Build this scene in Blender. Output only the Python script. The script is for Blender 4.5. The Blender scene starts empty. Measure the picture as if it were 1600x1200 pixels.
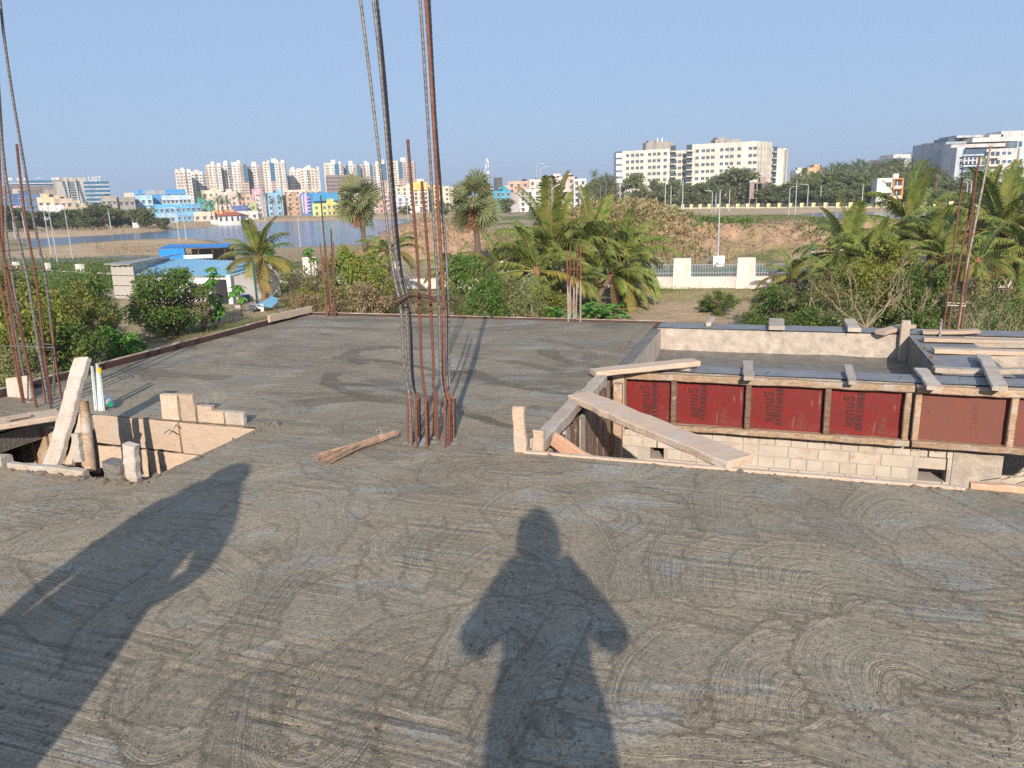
import bpy, math, random
import numpy as np
from mathutils import Vector, Matrix, Euler
R = random.Random(7)
NR = np.random.RandomState(11)
sc = bpy.context.scene
col = sc.collection
# ---------------------------------------------------------------- camera
FPX, PITCH, ROLL, CH, SL = 1180.0, math.radians(14.0), math.radians(1.8), 7.0, 5.5
_f = Vector((0, math.cos(PITCH), -math.sin(PITCH))); _r = Vector((1, 0, 0)); _u = _r.cross(_f)
CR = _r * math.cos(ROLL) - _u * math.sin(ROLL); CU = _r * math.sin(ROLL) + _u * math.cos(ROLL)
cam = bpy.data.cameras.new('camera'); camo = bpy.data.objects.new('camera', cam); col.objects.link(camo)
m = Matrix((CR, CU, -_f)).transposed().to_4x4(); m.translation = Vector((0, 0, CH)); camo.matrix_world = m
cam.sensor_fit = 'HORIZONTAL'; cam.sensor_width = 36.0; cam.lens = 36.0 * FPX / 1600.0
cam.clip_start = 0.03; cam.clip_end = 9000
sc.camera = camo
# ---------------------------------------------------------------- sky, sun, exposure
SUN_EL, SUN_HEAD = math.radians(24.5), math.radians(1.2)      # light travels towards +Y, a hair to the right
w = bpy.data.worlds.new('World'); sc.world = w; w.use_nodes = True
nt = w.node_tree; nt.nodes.clear()
sky = nt.nodes.new('ShaderNodeTexSky'); sky.sky_type = 'NISHITA'; sky.sun_disc = False
sky.sun_elevation = SUN_EL; sky.sun_rotation = math.pi + SUN_HEAD
sky.air_density = 1.0; sky.dust_density = 1.6; sky.ozone_density = 2.6; sky.altitude = 0
# hazy tropical air: the physical sky is evened out towards one flat haze blue all round
mixs = nt.nodes.new('ShaderNodeMix'); mixs.data_type = 'RGBA'; mixs.inputs[0].default_value = .86; mixs.inputs[7].default_value = (1.93, 2.74, 4.14, 1)
bg = nt.nodes.new('ShaderNodeBackground'); bg.inputs[1].default_value = 0.125
wo = nt.nodes.new('ShaderNodeOutputWorld')
nt.links.new(sky.outputs[0], mixs.inputs[6]); nt.links.new(mixs.outputs[2], bg.inputs[0]); nt.links.new(bg.outputs[0], wo.inputs[0])
sl = bpy.data.lights.new('sun', 'SUN'); sl.energy = 4.0; sl.angle = math.radians(0.53); sl.color = (1.0, 0.90, 0.78)
so = bpy.data.objects.new('sun', sl); col.objects.link(so)
SDIR = Vector((math.sin(SUN_HEAD) * math.cos(SUN_EL), math.cos(SUN_HEAD) * math.cos(SUN_EL), -math.sin(SUN_EL)))
so.rotation_euler = SDIR.to_track_quat('-Z', 'Y').to_euler(); so.location = (0, -20, 30)
vs = sc.view_settings; vs.view_transform = 'Standard'; vs.look = 'None'; vs.exposure = 0.55; vs.gamma = 1.0; vs.use_curve_mapping = False
sc.cycles.max_bounces = 6; sc.cycles.transparent_max_bounces = 8; sc.cycles.volume_bounces = 0; sc.cycles.use_denoising = False
# ---------------------------------------------------------------- pixel -> point on a real plane
CAM = Vector((0, 0, CH))
def ray(px, py): return _f + CR * ((px - 800) / FPX) - CU * ((py - 600) / FPX)
def at(px, py, z=0.0):
    d = ray(px, py); return CAM + d * ((z - CH) / d.z)
def aty(px, py, y):
    d = ray(px, py); return CAM + d * (y / d.y)
TH = math.radians(19.5); CT, ST = math.cos(TH), math.sin(TH)
NV = Vector((ST, CT, 0)); NU = Vector((CT, -ST, 0))
def W(u, v, z=0.0): return Vector((u * CT + v * ST, -u * ST + v * CT, SL + z))     # building axes -> world
def atv(px, py, v):
    d = ray(px, py); return CAM + d * ((v - CAM.dot(NV)) / d.dot(NV))
def hor(px): return 306 - (px - 800) * 0.0314
# ---------------------------------------------------------------- node materials
MATS = {}
class N:
    def __init__(s, name):
        s.m = bpy.data.materials.new(name); s.m.use_nodes = True; s.t = s.m.node_tree; s.t.nodes.clear()
        s.out = s.t.nodes.new('ShaderNodeOutputMaterial'); s.b = s.t.nodes.new('ShaderNodeBsdfPrincipled')
        s.t.links.new(s.b.outputs[0], s.out.inputs[0]); s._tc = None
    def n(s, typ, **kw):
        x = s.t.nodes.new(typ)
        for k, v in kw.items(): setattr(x, k, v)
        return x
    def l(s, a, b): s.t.links.new(a, b)
    def tc(s, which='Object'):
        if s._tc is None: s._tc = s.n('ShaderNodeTexCoord')
        return s._tc.outputs[which]
    def geo(s):
        return s.n('ShaderNodeNewGeometry').outputs['Position']
    def map(s, src, scale=(1, 1, 1), rot=(0, 0, 0)):
        x = s.n('ShaderNodeMapping'); s.l(src, x.inputs[0]); x.inputs['Scale'].default_value = scale; x.inputs['Rotation'].default_value = rot
        return x.outputs[0]
    def noise(s, vec, scale=5, det=4, rough=.55, dist=0.0, dim='3D', w=None):
        x = s.n('ShaderNodeTexNoise', noise_dimensions=dim)
        if dim != '1D' and vec is not None: s.l(vec, x.inputs['Vector'])
        if w is not None: s.l(w, x.inputs['W'])
        x.inputs['Scale'].default_value = scale; x.inputs['Detail'].default_value = det
        x.inputs['Roughness'].default_value = rough; x.inputs['Distortion'].default_value = dist
        return x.outputs[0]
    def ramp(s, fac, stops):
        x = s.n('ShaderNodeValToRGB'); s.l(fac, x.inputs[0]); e = x.color_ramp.elements
        while len(e) < len(stops): e.new(0.5)
        for i, (p, c) in enumerate(stops):
            e[i].position = p; e[i].color = (c, c, c, 1) if isinstance(c, (int, float)) else tuple(c) + (1,)
        return x.outputs[0]
    def mix(s, fac, a, b, mode='MIX'):
        x = s.n('ShaderNodeMix', data_type='RGBA', blend_type=mode)
        for v, i in ((fac, 0), (a, 6), (b, 7)):
            if isinstance(v, (int, float)): x.inputs[i].default_value = v
            elif isinstance(v, tuple): x.inputs[i].default_value = v + (1,) if len(v) == 3 else v
            else: s.l(v, x.inputs[i])
        return x.outputs[2]
    def math(s, op, a, b=0.0, c=None):
        x = s.n('ShaderNodeMath', operation=op)
        for i, v in enumerate((a, b) if c is None else (a, b, c)):
            if isinstance(v, (int, float)): x.inputs[i].default_value = v
            else: s.l(v, x.inputs[i])
        return x.outputs[0]
    def attr(s, name, out='Fac'):
        x = s.n('ShaderNodeAttribute', attribute_name=name); return x.outputs[out]
    def col(s, v):
        i = s.b.inputs['Base Color']
        if isinstance(v, tuple): i.default_value = v + (1,)
        else: s.l(v, i)
    def set(s, k, v):
        i = s.b.inputs[k]
        if isinstance(v, (int, float)): i.default_value = v
        else: s.l(v, i)
    def bump(s, h, strength=.5, dist=.01):
        x = s.n('ShaderNodeBump'); s.l(h, x.inputs['Height']); x.inputs['Strength'].default_value = strength; x.inputs['Distance'].default_value = dist
        s.l(x.outputs[0], s.b.inputs['Normal']); return x
    def rnd(s): return s.n('ShaderNodeObjectInfo').outputs['Random']

def basic(name, c1, c2=None, scale=3.0, rough=.8, bump=.3, bdist=.01, stretch=(1, 1, 1), metal=0.0, var=0.0, space='Object', spec=None, bscale=4.0):
    if name in MATS: return MATS[name]
    s = N(name); c2 = c2 or tuple(x * .75 for x in c1)
    v = s.map(s.tc('Object') if space == 'Object' else s.geo(), stretch)
    f = s.noise(v, scale, 5, .6, .3); c = s.mix(s.ramp(f, [(.32, 0.), (.68, 1.)]), c1, c2)
    if var:
        h = s.n('ShaderNodeHueSaturation'); s.l(c, h.inputs['Color'])
        s.l(s.math('ADD', s.math('MULTIPLY', s.rnd(), var * 2), 1 - var), h.inputs['Value']); c = h.outputs[0]
    s.col(c); s.set('Roughness', rough); s.set('Metallic', metal)
    if spec is not None: s.set('Specular IOR Level', spec)
    if bump: s.bump(s.noise(v, scale * bscale, 6, .65), bump, bdist)
    MATS[name] = s.m; return s.m
def paint(c, dirt=.24):
    g_ = sum(c) / 3; c = tuple(round(x * .9 + g_ * .1, 3) for x in c)
    key = 'paint_%.2f_%.2f_%.2f' % c
    if key in MATS: return MATS[key]
    s = N(key); v = s.map(s.geo(), (.5, .5, .12)); f = s.noise(v, 1.0, 6, .65, .5)
    c0 = s.mix(s.ramp(f, [(.4, 0.), (.75, 1.)]), c, tuple(x * (1 - dirt * 2) * .95 for x in c))
    g = s.noise(s.geo(), .15, 3); c0 = s.mix(s.math('MULTIPLY', s.ramp(g, [(.4, 0.), (.7, 1.)]), dirt), c0, (.35, .32, .28))
    s.col(c0); s.set('Roughness', .85); s.set('Specular IOR Level', .25)
    MATS[key] = s.m; return s.m
def glass(name, c, rough=.12):
    if name in MATS: return MATS[name]
    s = N(name); f = s.noise(s.map(s.geo(), (.3, .3, .3)), 1.5, 2); s.col(s.mix(f, c, tuple(x * 1.7 + .02 for x in c)))
    s.set('Roughness', rough); s.set('Specular IOR Level', .7); MATS[name] = s.m; return s.m
def wood(name, light, dark, cement=.45, cem=(.47, .41, .35)):
    s = N(name); o = s.tc('Object')
    oi = s.n('ShaderNodeObjectInfo').outputs['Random']
    add = s.n('ShaderNodeVectorMath', operation='ADD'); s.l(o, add.inputs[0])
    cx = s.n('ShaderNodeCombineXYZ'); s.l(s.math('MULTIPLY', oi, 37.), cx.inputs[0]); s.l(s.math('MULTIPLY', oi, 11.), cx.inputs[1]); s.l(cx.outputs[0], add.inputs[1]); o = add.outputs[0]
    g = s.noise(s.map(o, (2.0, 14, 14)), 3.0, 6, .65, 1.2)
    c = s.mix(s.ramp(g, [(.3, 0.), (.7, 1.)]), light, dark)
    k = s.noise(o, 5.0, 6, .7, .4)
    c = s.mix(s.ramp(k, [(.5 + (.5 - cement) * .4, 0.), (.62 + (.5 - cement) * .4, .85)]), c, cem)
    sp = s.noise(o, 90, 2); c = s.mix(s.ramp(sp, [(.64, 0.), (.70, .75)]), c, (.16, .10, .07))
    h = s.n('ShaderNodeHueSaturation'); s.l(c, h.inputs['Color']); s.l(s.math('ADD', s.math('MULTIPLY', oi, .3), .85), h.inputs['Value'])
    s.col(h.outputs[0]); s.set('Roughness', .85); s.set('Specular IOR Level', .2)
    s.bump(s.math('ADD', s.math('MULTIPLY', g, .6), s.noise(o, 40, 5)), .55, .006)
    MATS[name] = s.m; return s.m
# ---------------------------------------------------------------- mesh builder
class MB:
    def __init__(s): s.v = []; s.f = []; s.m = []
    def add(s, vs, fs, mat=0):
        o = len(s.v); s.v.extend([tuple(p) for p in vs]); s.f.extend([tuple(i + o for i in f) for f in fs]); s.m.extend([mat] * len(fs)); return s
    def box(s, c, d, mat=0, rot=None, taper=1.0):
        hx, hy, hz = d[0] / 2, d[1] / 2, d[2] / 2; P = []
        for z, t in ((-hz, 1.0), (hz, taper)):
            for x, y in ((-hx, -hy), (hx, -hy), (hx, hy), (-hx, hy)):
                p = Vector((x * t, y * t, z)); P.append((rot @ p if rot else p) + Vector(c))
        return s.add(P, [(0, 3, 2, 1), (4, 5, 6, 7), (0, 1, 5, 4), (1, 2, 6, 5), (2, 3, 7, 6), (3, 0, 4, 7)], mat)
    def box2(s, a, b, mat=0): return s.box([(a[i] + b[i]) / 2 for i in range(3)], [abs(b[i] - a[i]) for i in range(3)], mat)
    def tube(s, pts, r, n=6, mat=0, cap=True):
        pts = [Vector(p) for p in pts]; rs = r if isinstance(r, (list, tuple)) else [r] * len(pts); P = []; F = []
        up = Vector((0.13, 0.21, 0.97))
        for i, p in enumerate(pts):
            d = (pts[min(i + 1, len(pts) - 1)] - pts[max(i - 1, 0)]); d = d.normalized() if d.length > 1e-9 else Vector((0, 0, 1))
            if abs(d.dot(up)) > .95: up = Vector((1, .1, .1))
            a = d.cross(up).normalized(); b = d.cross(a)
            for k in range(n):
                t = 2 * math.pi * k / n; P.append(p + (a * math.cos(t) + b * math.sin(t)) * rs[i])
        for i in range(len(pts) - 1):
            for k in range(n): F.append((i * n + k, i * n + (k + 1) % n, (i + 1) * n + (k + 1) % n, (i + 1) * n + k))
        if cap: F.append(tuple(range(n))); F.append(tuple((len(pts) - 1) * n + k for k in reversed(range(n))))
        return s.add(P, F, mat)
    def plank(s, p0, p1, wd, th, wdir, mat=0, seg=9, jit=.004, rnd=R, ends=True):
        """sawn board with a worn, slightly wavy outline: p0-p1 is the centre line, wdir the width direction"""
        p0, p1, wdir = Vector(p0), Vector(p1), Vector(wdir); ax = (p1 - p0).normalized(); wdir = (wdir - ax * wdir.dot(ax)).normalized(); nn = ax.cross(wdir)
        c = min(wd, th) * .14; hw, ht = wd / 2, th / 2; P = []; F = []
        prof = [(-hw + c, -ht), (hw - c, -ht), (hw, -ht + c), (hw, ht - c), (hw - c, ht), (-hw + c, ht), (-hw, ht - c), (-hw, -ht + c)]
        L = (p1 - p0).length; w1 = rnd.uniform(0, 6); k1 = rnd.uniform(2, 5)
        for i in range(seg + 1):
            t = i / seg; base = p0.lerp(p1, t) + nn * (math.sin(t * k1 + w1) * jit * .6); e = rnd.uniform(-jit, jit); e2 = rnd.uniform(-jit, jit)
            if ends and i in (0, seg): base = base + ax * rnd.uniform(-jit, jit)
            for (a, b) in prof: P.append(base + wdir * (a + (e if a < 0 else e2)) + nn * (b + rnd.uniform(-1, 1) * jit * .25) + (ax * (a * rnd.uniform(-.04, .04)) if i in (0, seg) else Vector()))
        for i in range(seg):
            for k in range(8): F.append((i * 8 + k, i * 8 + (k + 1) % 8, (i + 1) * 8 + (k + 1) % 8, (i + 1) * 8 + k))
        F.append(tuple(reversed(range(8)))); F.append(tuple(seg * 8 + k for k in range(8)))
        return s.add(P, F, mat)
    def mesh(s, name, mats, smooth=False):
        me = bpy.data.meshes.new(name); me.from_pydata(s.v, [], s.f)
        for mm in (mats if isinstance(mats, (list, tuple)) else [mats]): me.materials.append(mm)
        if len(me.materials) > 1: me.polygons.foreach_set('material_index', s.m)
        if smooth: me.polygons.foreach_set('use_smooth', [True] * len(me.polygons))
        me.update(); return me
    def build(s, name, mats, parent=None, recentre=True, smooth=False, loc=None):
        if loc is None and recentre and s.v:
            a = np.array(s.v); lo, hi = a.min(0), a.max(0); loc = Vector(((lo[0] + hi[0]) / 2, (lo[1] + hi[1]) / 2, lo[2]))
            s.v = [(x - loc[0], y - loc[1], z - loc[2]) for x, y, z in s.v]
        o = bpy.data.objects.new(name, s.mesh(name, mats, smooth)); col.objects.link(o)
        if parent: o.parent = parent; o.location = (Vector(loc) - (parent.get('_w') and Vector(parent['_w']) or Vector())) if loc is not None else (0, 0, 0)
        elif loc is not None: o.location = loc
        o['_w'] = tuple(loc) if loc is not None else (tuple(parent['_w']) if parent else (0.0, 0.0, 0.0))
        return o
def tag(o, label=None, cat=None, group=None, kind=None):
    if label: o['label'] = label
    if cat: o['category'] = cat
    if group: o['group'] = group
    if kind: o['kind'] = kind
    return o
def thing(name, loc, label, cat, group=None, rz=0.0):
    o = bpy.data.objects.new(name, None); col.objects.link(o); o.location = loc; o.rotation_euler = (0, 0, rz)
    o.empty_display_size = .2; o['_w'] = tuple(loc); return tag(o, label, cat, group)
def inst(name, me, parent=None, loc=(0, 0, 0), rot=(0, 0, 0), scale=(1, 1, 1)):
    o = bpy.data.objects.new(name, me); col.objects.link(o); o.parent = parent; o.location = loc; o.rotation_euler = rot
    o.scale = (scale,) * 3 if isinstance(scale, (int, float)) else scale; return o
# ---------------------------------------------------------------- shared materials
M_plank = wood('sawn_wood', (.58, .44, .32), (.45, .33, .24), .45)
M_plank_red = wood('reddish_wood', (.60, .36, .23), (.48, .27, .17), .2)
M_batten = wood('old_batten', (.52, .38, .25), (.25, .15, .09), .5)
M_cem = wood('cement_crusted_wood', (.50, .41, .32), (.36, .29, .23), .6, (.48, .43, .37))
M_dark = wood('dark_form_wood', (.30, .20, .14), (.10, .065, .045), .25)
M_rust = basic('rusty_steel', (.215, .085, .05), (.11, .05, .035), 40, .85, .5, .002, var=.2)
M_steel = basic('dusty_steel', (.20, .18, .175), (.11, .095, .09), 30, .6, .3, .002, metal=.35, var=.15)
M_steelw = basic('cement_smeared_steel', (.42, .39, .36), (.22, .13, .09), 18, .85, .4, .002)
M_wire = basic('binding_wire', (.09, .045, .035), None, 60, .7, .2, .002)
M_beam = basic('fresh_grey_cement', (.235, .24, .25), (.17, .172, .18), 7, .75, .5, .004)
M_plaster = basic('pale_cast_concrete', (.55, .46, .37), (.33, .28, .23), 11, .85, .9, .012)
M_rough = basic('rough_wet_mortar', (.22, .20, .17), (.14, .125, .105), 9, .7, .9, .02)
M_mortar = basic('mortar', (.46, .40, .33), (.36, .31, .26), 12, .9, .6, .006)
M_black = basic('black_plastic', (.012, .012, .013), None, 5, .4, 0)
M_white = basic('white_paint', (.78, .76, .72), (.66, .63, .58), 2, .6, .1)
M_pole = basic('galvanised_pole', (.55, .56, .57), (.45, .46, .47), 2, .45, 0, metal=.3)
M_greenm = basic('green_enamel', (.035, .12, .10), None, 3, .4, 0)
# ================================================================ the wet concrete slab
def slab_material():
    s = N('trowelled_wet_concrete'); g = s.tc('Object'); ph = s.attr('ph'); tone = s.attr('tone'); wet = s.attr('wet')
    w1 = s.math('ADD', ph, s.math('MULTIPLY', s.noise(g, 6, 4), .012))
    n1 = s.noise(None, 62, 3, .85, dim='1D', w=w1); n2 = s.noise(None, 210, 2, .85, dim='1D', w=s.math('ADD', w1, 3.7))
    patch = s.noise(g, 2.6, 6, .62, .7); brk = s.ramp(patch, [(.36, .15), (.56, 1.)])
    lines = s.math('ADD', s.math('MULTIPLY', n1, .45), s.math('MULTIPLY', n2, .55))
    groove = s.ramp(n1, [(.30, 0.), (.36, 1.)])                                    # sparse deep scratch lines
    sep = s.n('ShaderNodeSeparateXYZ'); s.l(s.map(g, (1, 1, 1), (0, 0, TH)), sep.inputs[0])
    rip = s.noise(None, 30, 2, .6, dim='1D', w=s.math('ADD', sep.outputs[1], s.math('MULTIPLY', s.noise(g, 2.2, 3), .09)))
    ripm = s.math('MULTIPLY', s.ramp(s.noise(s.map(g, (1, 1, 1), (0, 0, 1.0)), 1.5, 4, .6, .5), [(.50, 0.), (.60, 1.)]), .62)
    grit = s.noise(g, 260, 3, .8); grit2 = s.noise(g, 34, 6, .78, .6); grit3 = s.noise(g, 90, 4, .8, .3)
    big = s.noise(s.map(g, (.45, 1.3, 1)), 1.1, 6, .6, 1.0)
    smooth_ = s.math('ADD', s.math('MULTIPLY', wet, .5), s.ramp(s.noise(s.map(g, (.8, 1.8, 1)), 2.1, 6, .65, 1.2), [(.54, 0.), (.62, .75)])); smooth_ = s.math('MINIMUM', smooth_, 1.0)
    base = s.mix(s.ramp(big, [(.3, 0.), (.68, 1.)]), (.65, .525, .355), (.52, .435, .32))
    base = s.mix(s.math('MINIMUM', s.math('MULTIPLY', tone, .62), .85), base, (.25, .198, .132))
    base = s.mix(s.math('MULTIPLY', smooth_, .7), base, (.52, .505, .45))
    base = s.mix(brk, base, s.mix(1.0, base, s.ramp(lines, [(.37, .50), (.58, 1.)]), 'MULTIPLY'))  # relief shading of the tool lines and ripples put into the colour
    base = s.mix(s.math('MULTIPLY', brk, .5), base, s.mix(1.0, base, s.ramp(n1, [(.30, .45), (.38, 1.)]), 'MULTIPLY'))
    base = s.mix(ripm, base, s.mix(1.0, base, s.ramp(rip, [(.38, .62), (.56, 1.12)]), 'MULTIPLY'))
    base = s.mix(1.0, base, s.ramp(grit2, [(.34, .66), (.54, 1.)]), 'MULTIPLY')
    base = s.mix(1.0, base, s.ramp(grit3, [(.36, .62), (.56, 1.)]), 'MULTIPLY')
    base = s.mix(1.0, base, s.ramp(grit, [(.34, .62), (.58, 1.)]), 'MULTIPLY')
    base = s.mix(s.ramp(s.noise(g, 105, 3, .75), [(.62, 0.), (.68, .75)]), base, (.13, .10, .07))
    s.col(base)
    s.set('Roughness', s.math('SUBTRACT', s.math('ADD', .58, s.math('MULTIPLY', grit2, .3)), s.math('MULTIPLY', smooth_, .2)))
    s.set('Specular IOR Level', .22)
    h = s.math('ADD', s.math('ADD', s.math('MULTIPLY', lines, 1.1), s.math('MULTIPLY', s.math('MULTIPLY', rip, ripm), 1.6)), s.math('ADD', s.math('MULTIPLY', grit3, .5), s.math('MULTIPLY', grit2, .8)))
    s.bump(h, .8, .008)
    return s.m
def seg(a, b, d): return list(np.arange(a, b - d * .5, d))
UL, UR, V0, V1 = -6.05, 4.6, -3.2, 8.80
PR = (-1.30, 4.6, 4.10, 8.81)      # right opening (stair and tray, built below) cut out of the slab
PL = (-5.10, -3.32, 3.06, 4.12)    # left opening
ul = seg(-6.05, -3.32, .026) + seg(-3.32, -1.30, .015) + seg(-1.30, 2.7, .015) + seg(2.7, 4.6, .08) + [4.6]
i0 = int(np.argmin(np.abs(np.array(ul) + 5.10))); ul[i0] = -5.10
vl = seg(-3.2, .9, .25) + seg(.9, 3.06, .0145) + seg(3.06, 4.10, .0155) + seg(4.10, 4.12, .02) + seg(4.12, 5.8, .021) + seg(5.8, 8.8, .03) + [8.8]
ul, vl = np.array(ul), np.array(vl)
UU, VV = np.meshgrid(ul, vl)
def vnoise(x, y, seed):
    rs = np.random.RandomState(seed); G = rs.rand(64, 64)
    xi = np.floor(x).astype(int); yi = np.floor(y).astype(int); fx = x - xi; fy = y - yi
    fx = fx * fx * (3 - 2 * fx); fy = fy * fy * (3 - 2 * fy)
    a = G[yi % 64, xi % 64]; b = G[yi % 64, (xi + 1) % 64]; c = G[(yi + 1) % 64, xi % 64]; d = G[(yi + 1) % 64, (xi + 1) % 64]
    return (a * (1 - fx) + b * fx) * (1 - fy) + (c * (1 - fx) + d * fx) * fy
def fbm(x, y, seed, o=4):
    s = 0; a = .5
    for k in range(o): s = s + a * vnoise(x * 2 ** k, y * 2 ** k, seed + k); a *= .5
    return s
ZZ = (fbm(UU * .9, VV * .9, 3) - .5) * .012 + (fbm(UU * 5, VV * 5, 9) - .5) * .003
PH = VV + .10 * fbm(UU * .7, VV * 1.5, 21) + .02 * UU
TN = fbm(UU * 1.3, VV * 2.5, 31) * .6 + .45 * np.clip((VV - 4.2) / 2.5, 0, 1)
WT = np.clip((fbm(UU * 1.4, VV * 2.6, 41, 5) - .55) * 5, 0, 1)
def stroke(cu, cv, ru, rv, rot, a0, a1, wd, tone, wetv, bead=.0035):
    """one sweep of the straightedge: an elliptical arc band with fine lines along it and a bead at each edge"""
    global ZZ
    ext = max(ru, rv) + wd
    ji = np.where(np.abs(vl - cv) < ext)[0]; ii = np.where(np.abs(ul - cu) < ext)[0]
    if len(ji) < 2 or len(ii) < 2: return
    sl_ = (slice(ji[0], ji[-1] + 1), slice(ii[0], ii[-1] + 1))
    du = UU[sl_] - cu; dv = VV[sl_] - cv; c, s_ = math.cos(rot), math.sin(rot)
    x = du * c + dv * s_; y = -du * s_ + dv * c
    rm = math.sqrt(ru * rv); r = np.sqrt((x / ru) ** 2 + (y / rv) ** 2) * rm; an = np.arctan2(y / rv, x / ru)
    wob = (vnoise(UU[sl_] * 7, VV[sl_] * 7, 77) - .5) * .035
    e = r - rm + wob; da = (an - a0) % (2 * math.pi)
    wv = wd * .5 * (1 - .5 * vnoise(an * 3 + cu * 7, an * 0 + 3, 5))
    msk = (np.abs(e) < wv) & (da < (a1 - a0))
    PH[sl_] = np.where(msk, e + cu * 3.1 + cv * 1.7, PH[sl_])
    TN[sl_] = np.where(msk, .35 * TN[sl_] + .65 * tone, TN[sl_])
    WT[sl_] = np.where(msk, np.clip(.45 * WT[sl_] + .55 * wetv * (1 - np.abs(e) / wv), 0, 1), WT[sl_])
    bd = np.exp(-((np.abs(e) - wv) / .010) ** 2) * bead * .55 * (da < (a1 - a0))
    ZZ[sl_] += bd * (vnoise(UU[sl_] * 22, VV[sl_] * 22, 13) * 1.6)
def px_uv(px, py):
    p = at(px, py, SL); return p.x * CT - p.y * ST, p.x * ST + p.y * CT
# long level sweeps over the far half
for k in range(60):
    cu, cv = R.uniform(-6, -1), R.uniform(4.2, 8.8); rr = R.uniform(.5, 1.6)
    a = R.uniform(0, 6.28); stroke(cu, cv, rr * 1.3, rr * .8, R.uniform(-.3, .3), a, a + R.uniform(.8, 2.4), R.uniform(.15, .45), R.random() * 1.7, R.choice([0, 0, .4, 1]), .002)
# dark damp hooks seen left and right of the tall bars
for px, py, ru, rv, a0, a1, wd in ((640, 560, .75, .42, 1.9, 4.5, .13), (560, 630, .9, .45, .6, 2.6, .12), (900, 590, 1.1, .5, 3.6, 5.2, .14), (1000, 560, 1.0, .5, 3.4, 4.6, .15), (660, 600, 1.0, .55, 3.4, 4.9, .12), (880, 650, 1.0, .4, 3.6, 5.2, .14), (560, 590, 1.2, .6, 1.0, 2.4, .12)):
    u_, v_ = px_uv(px, py); stroke(u_, v_, ru, rv, -.35, a0, a1, wd * 1.25, 2.9, 0, .001)
# sweeps across the middle
for k in range(60):
    cu, cv = R.uniform(-3.4, 3.0), R.uniform(2.0, 4.6); rr = R.uniform(.4, 1.2)
    a = R.uniform(0, 6.28); stroke(cu, cv, rr * 1.5, rr * .6, R.uniform(-.2, .3), a, a + R.uniform(.7, 2.2), R.uniform(.16, .40), R.random() * .8, R.choice([0, .2, .7]), .0014)
# tall horseshoe loops nearer the camera, as the photograph shows them
for k in range(26):
    px, py = R.uniform(250, 1600), R.uniform(830, 1180); u_, v_ = px_uv(px, py); d = R.uniform(.14, .34)
    a = R.choice([0.1, .1, 3.2]) + R.uniform(-.3, .3)
    stroke(u_, v_, d, d * R.uniform(1.6, 2.9), R.uniform(.15, .55), a, a + R.uniform(2.4, 3.4), d * R.uniform(1.0, 1.7), R.random() * .7, R.choice([0, 0, .3, .6]), .0022)
for px, py, ru, rv, rot, a0, a1, wd, wt in ((1045, 930, .13, .34, .33, .1, 3.2, .16, .6), (1130, 930, .16, .36, .4, 0, 3.1, .18, .2), (1240, 950, .22, .40, .5, 0, 3.0, .2, .3), (1370, 970, .26, .42, .6, -.2, 2.8, .22, .5),
        (880, 1010, .20, .26, .35, .2, 3.4, .15, 1.), (790, 1020, .17, .25, .2, .2, 3.5, .16, 1.), (960, 1010, .12, .2, .4, 0., 3.3, .12, .6), (1140, 1110, .22, .30, .3, .2, 3.2, .2, .5), (1300, 1130, .2, .3, .3, .2, 3.1, .18, .3), (1450, 1100, .2, .3, .5, .2, 3.1, .18, .8),
        (840, 1170, .12, .5, .1, 1.2, 4.6, .2, 1.), (700, 860, .14, .3, .3, 1.9, 4.4, .12, .4), (640, 850, .14, .2, .3, 1.9, 4.8, .12, .5), (120, 790, .25, .12, .3, 0, 6, .1, .5), (60, 800, .25, .12, .3, 0, 6, .1, .6), (230, 850, .5, .25, .3, 1.2, 3.4, .2, .5)):
    u_, v_ = px_uv(px, py); stroke(u_, v_, ru, rv, rot, a0, a1, wd * 1.9, R.random() * .5, wt, .004)
# rake marks: long parallel gouges lower left and lower right
def gouge(pxa, pya, pxb, pyb, depth, wd):
    a, b = Vector(px_uv(pxa, pya)), Vector(px_uv(pxb, pyb)); d = (b - a); L = d.length; d /= L; n = Vector((-d.y, d.x))
    x = (UU - a.x) * d.x + (VV - a.y) * d.y; y = (UU - a.x) * n.x + (VV - a.y) * n.y
    y = y + (vnoise(x * 3, x * 0 + pya * .01, 3) - .5) * .03
    m_ = np.clip(x / .08, 0, 1) * np.clip((L - x) / .08, 0, 1) * (vnoise(x * 9, x * 0 + pxa * .1, 8) > .22)
    g_ = np.exp(-(y / wd) ** 2) * depth * m_; r_ = np.exp(-((y - wd * 2) / wd) ** 2) * depth * .8 * m_
    return r_ - g_
for k in range(12):
    y0 = 962 + k * 12 + R.uniform(-4, 4); x0 = 300 + R.uniform(-60, 90); L = R.uniform(200, 430)
    ZZ += gouge(x0, y0, x0 + L, y0 + L * R.uniform(.21, .27), R.uniform(.003, .007), .007)
for k in range(13):
    y0 = 1035 + k * 13 + R.uniform(-4, 4); x0 = 930 + R.uniform(-60, 60); L = R.uniform(200, 560)
    ZZ += gouge(x0, y0, x0 + L, y0 + L * R.uniform(.10, .17), R.uniform(.0025, .0055), .006)
for k in range(26):
    y0 = R.uniform(780, 1180); x0 = R.uniform(-40, 1500); L = R.uniform(120, 500)
    ZZ += gouge(x0, y0, x0 + L, y0 + L * R.uniform(.02, .2), R.uniform(.001, .003), .005)
near = np.clip((5.0 - VV) / 3.0, 0, 1)
ZZ += (fbm(UU * 30, VV * 30, 55, 3) - .45) * .003 * near
ZZ += np.clip(fbm(UU * 14, VV * 14, 66, 3) - .62, 0, 1) * .03 * near
nv, nu = UU.shape
co = np.stack([UU * CT + VV * ST, -UU * ST + VV * CT, ZZ + SL], -1).reshape(-1, 3)
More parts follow.
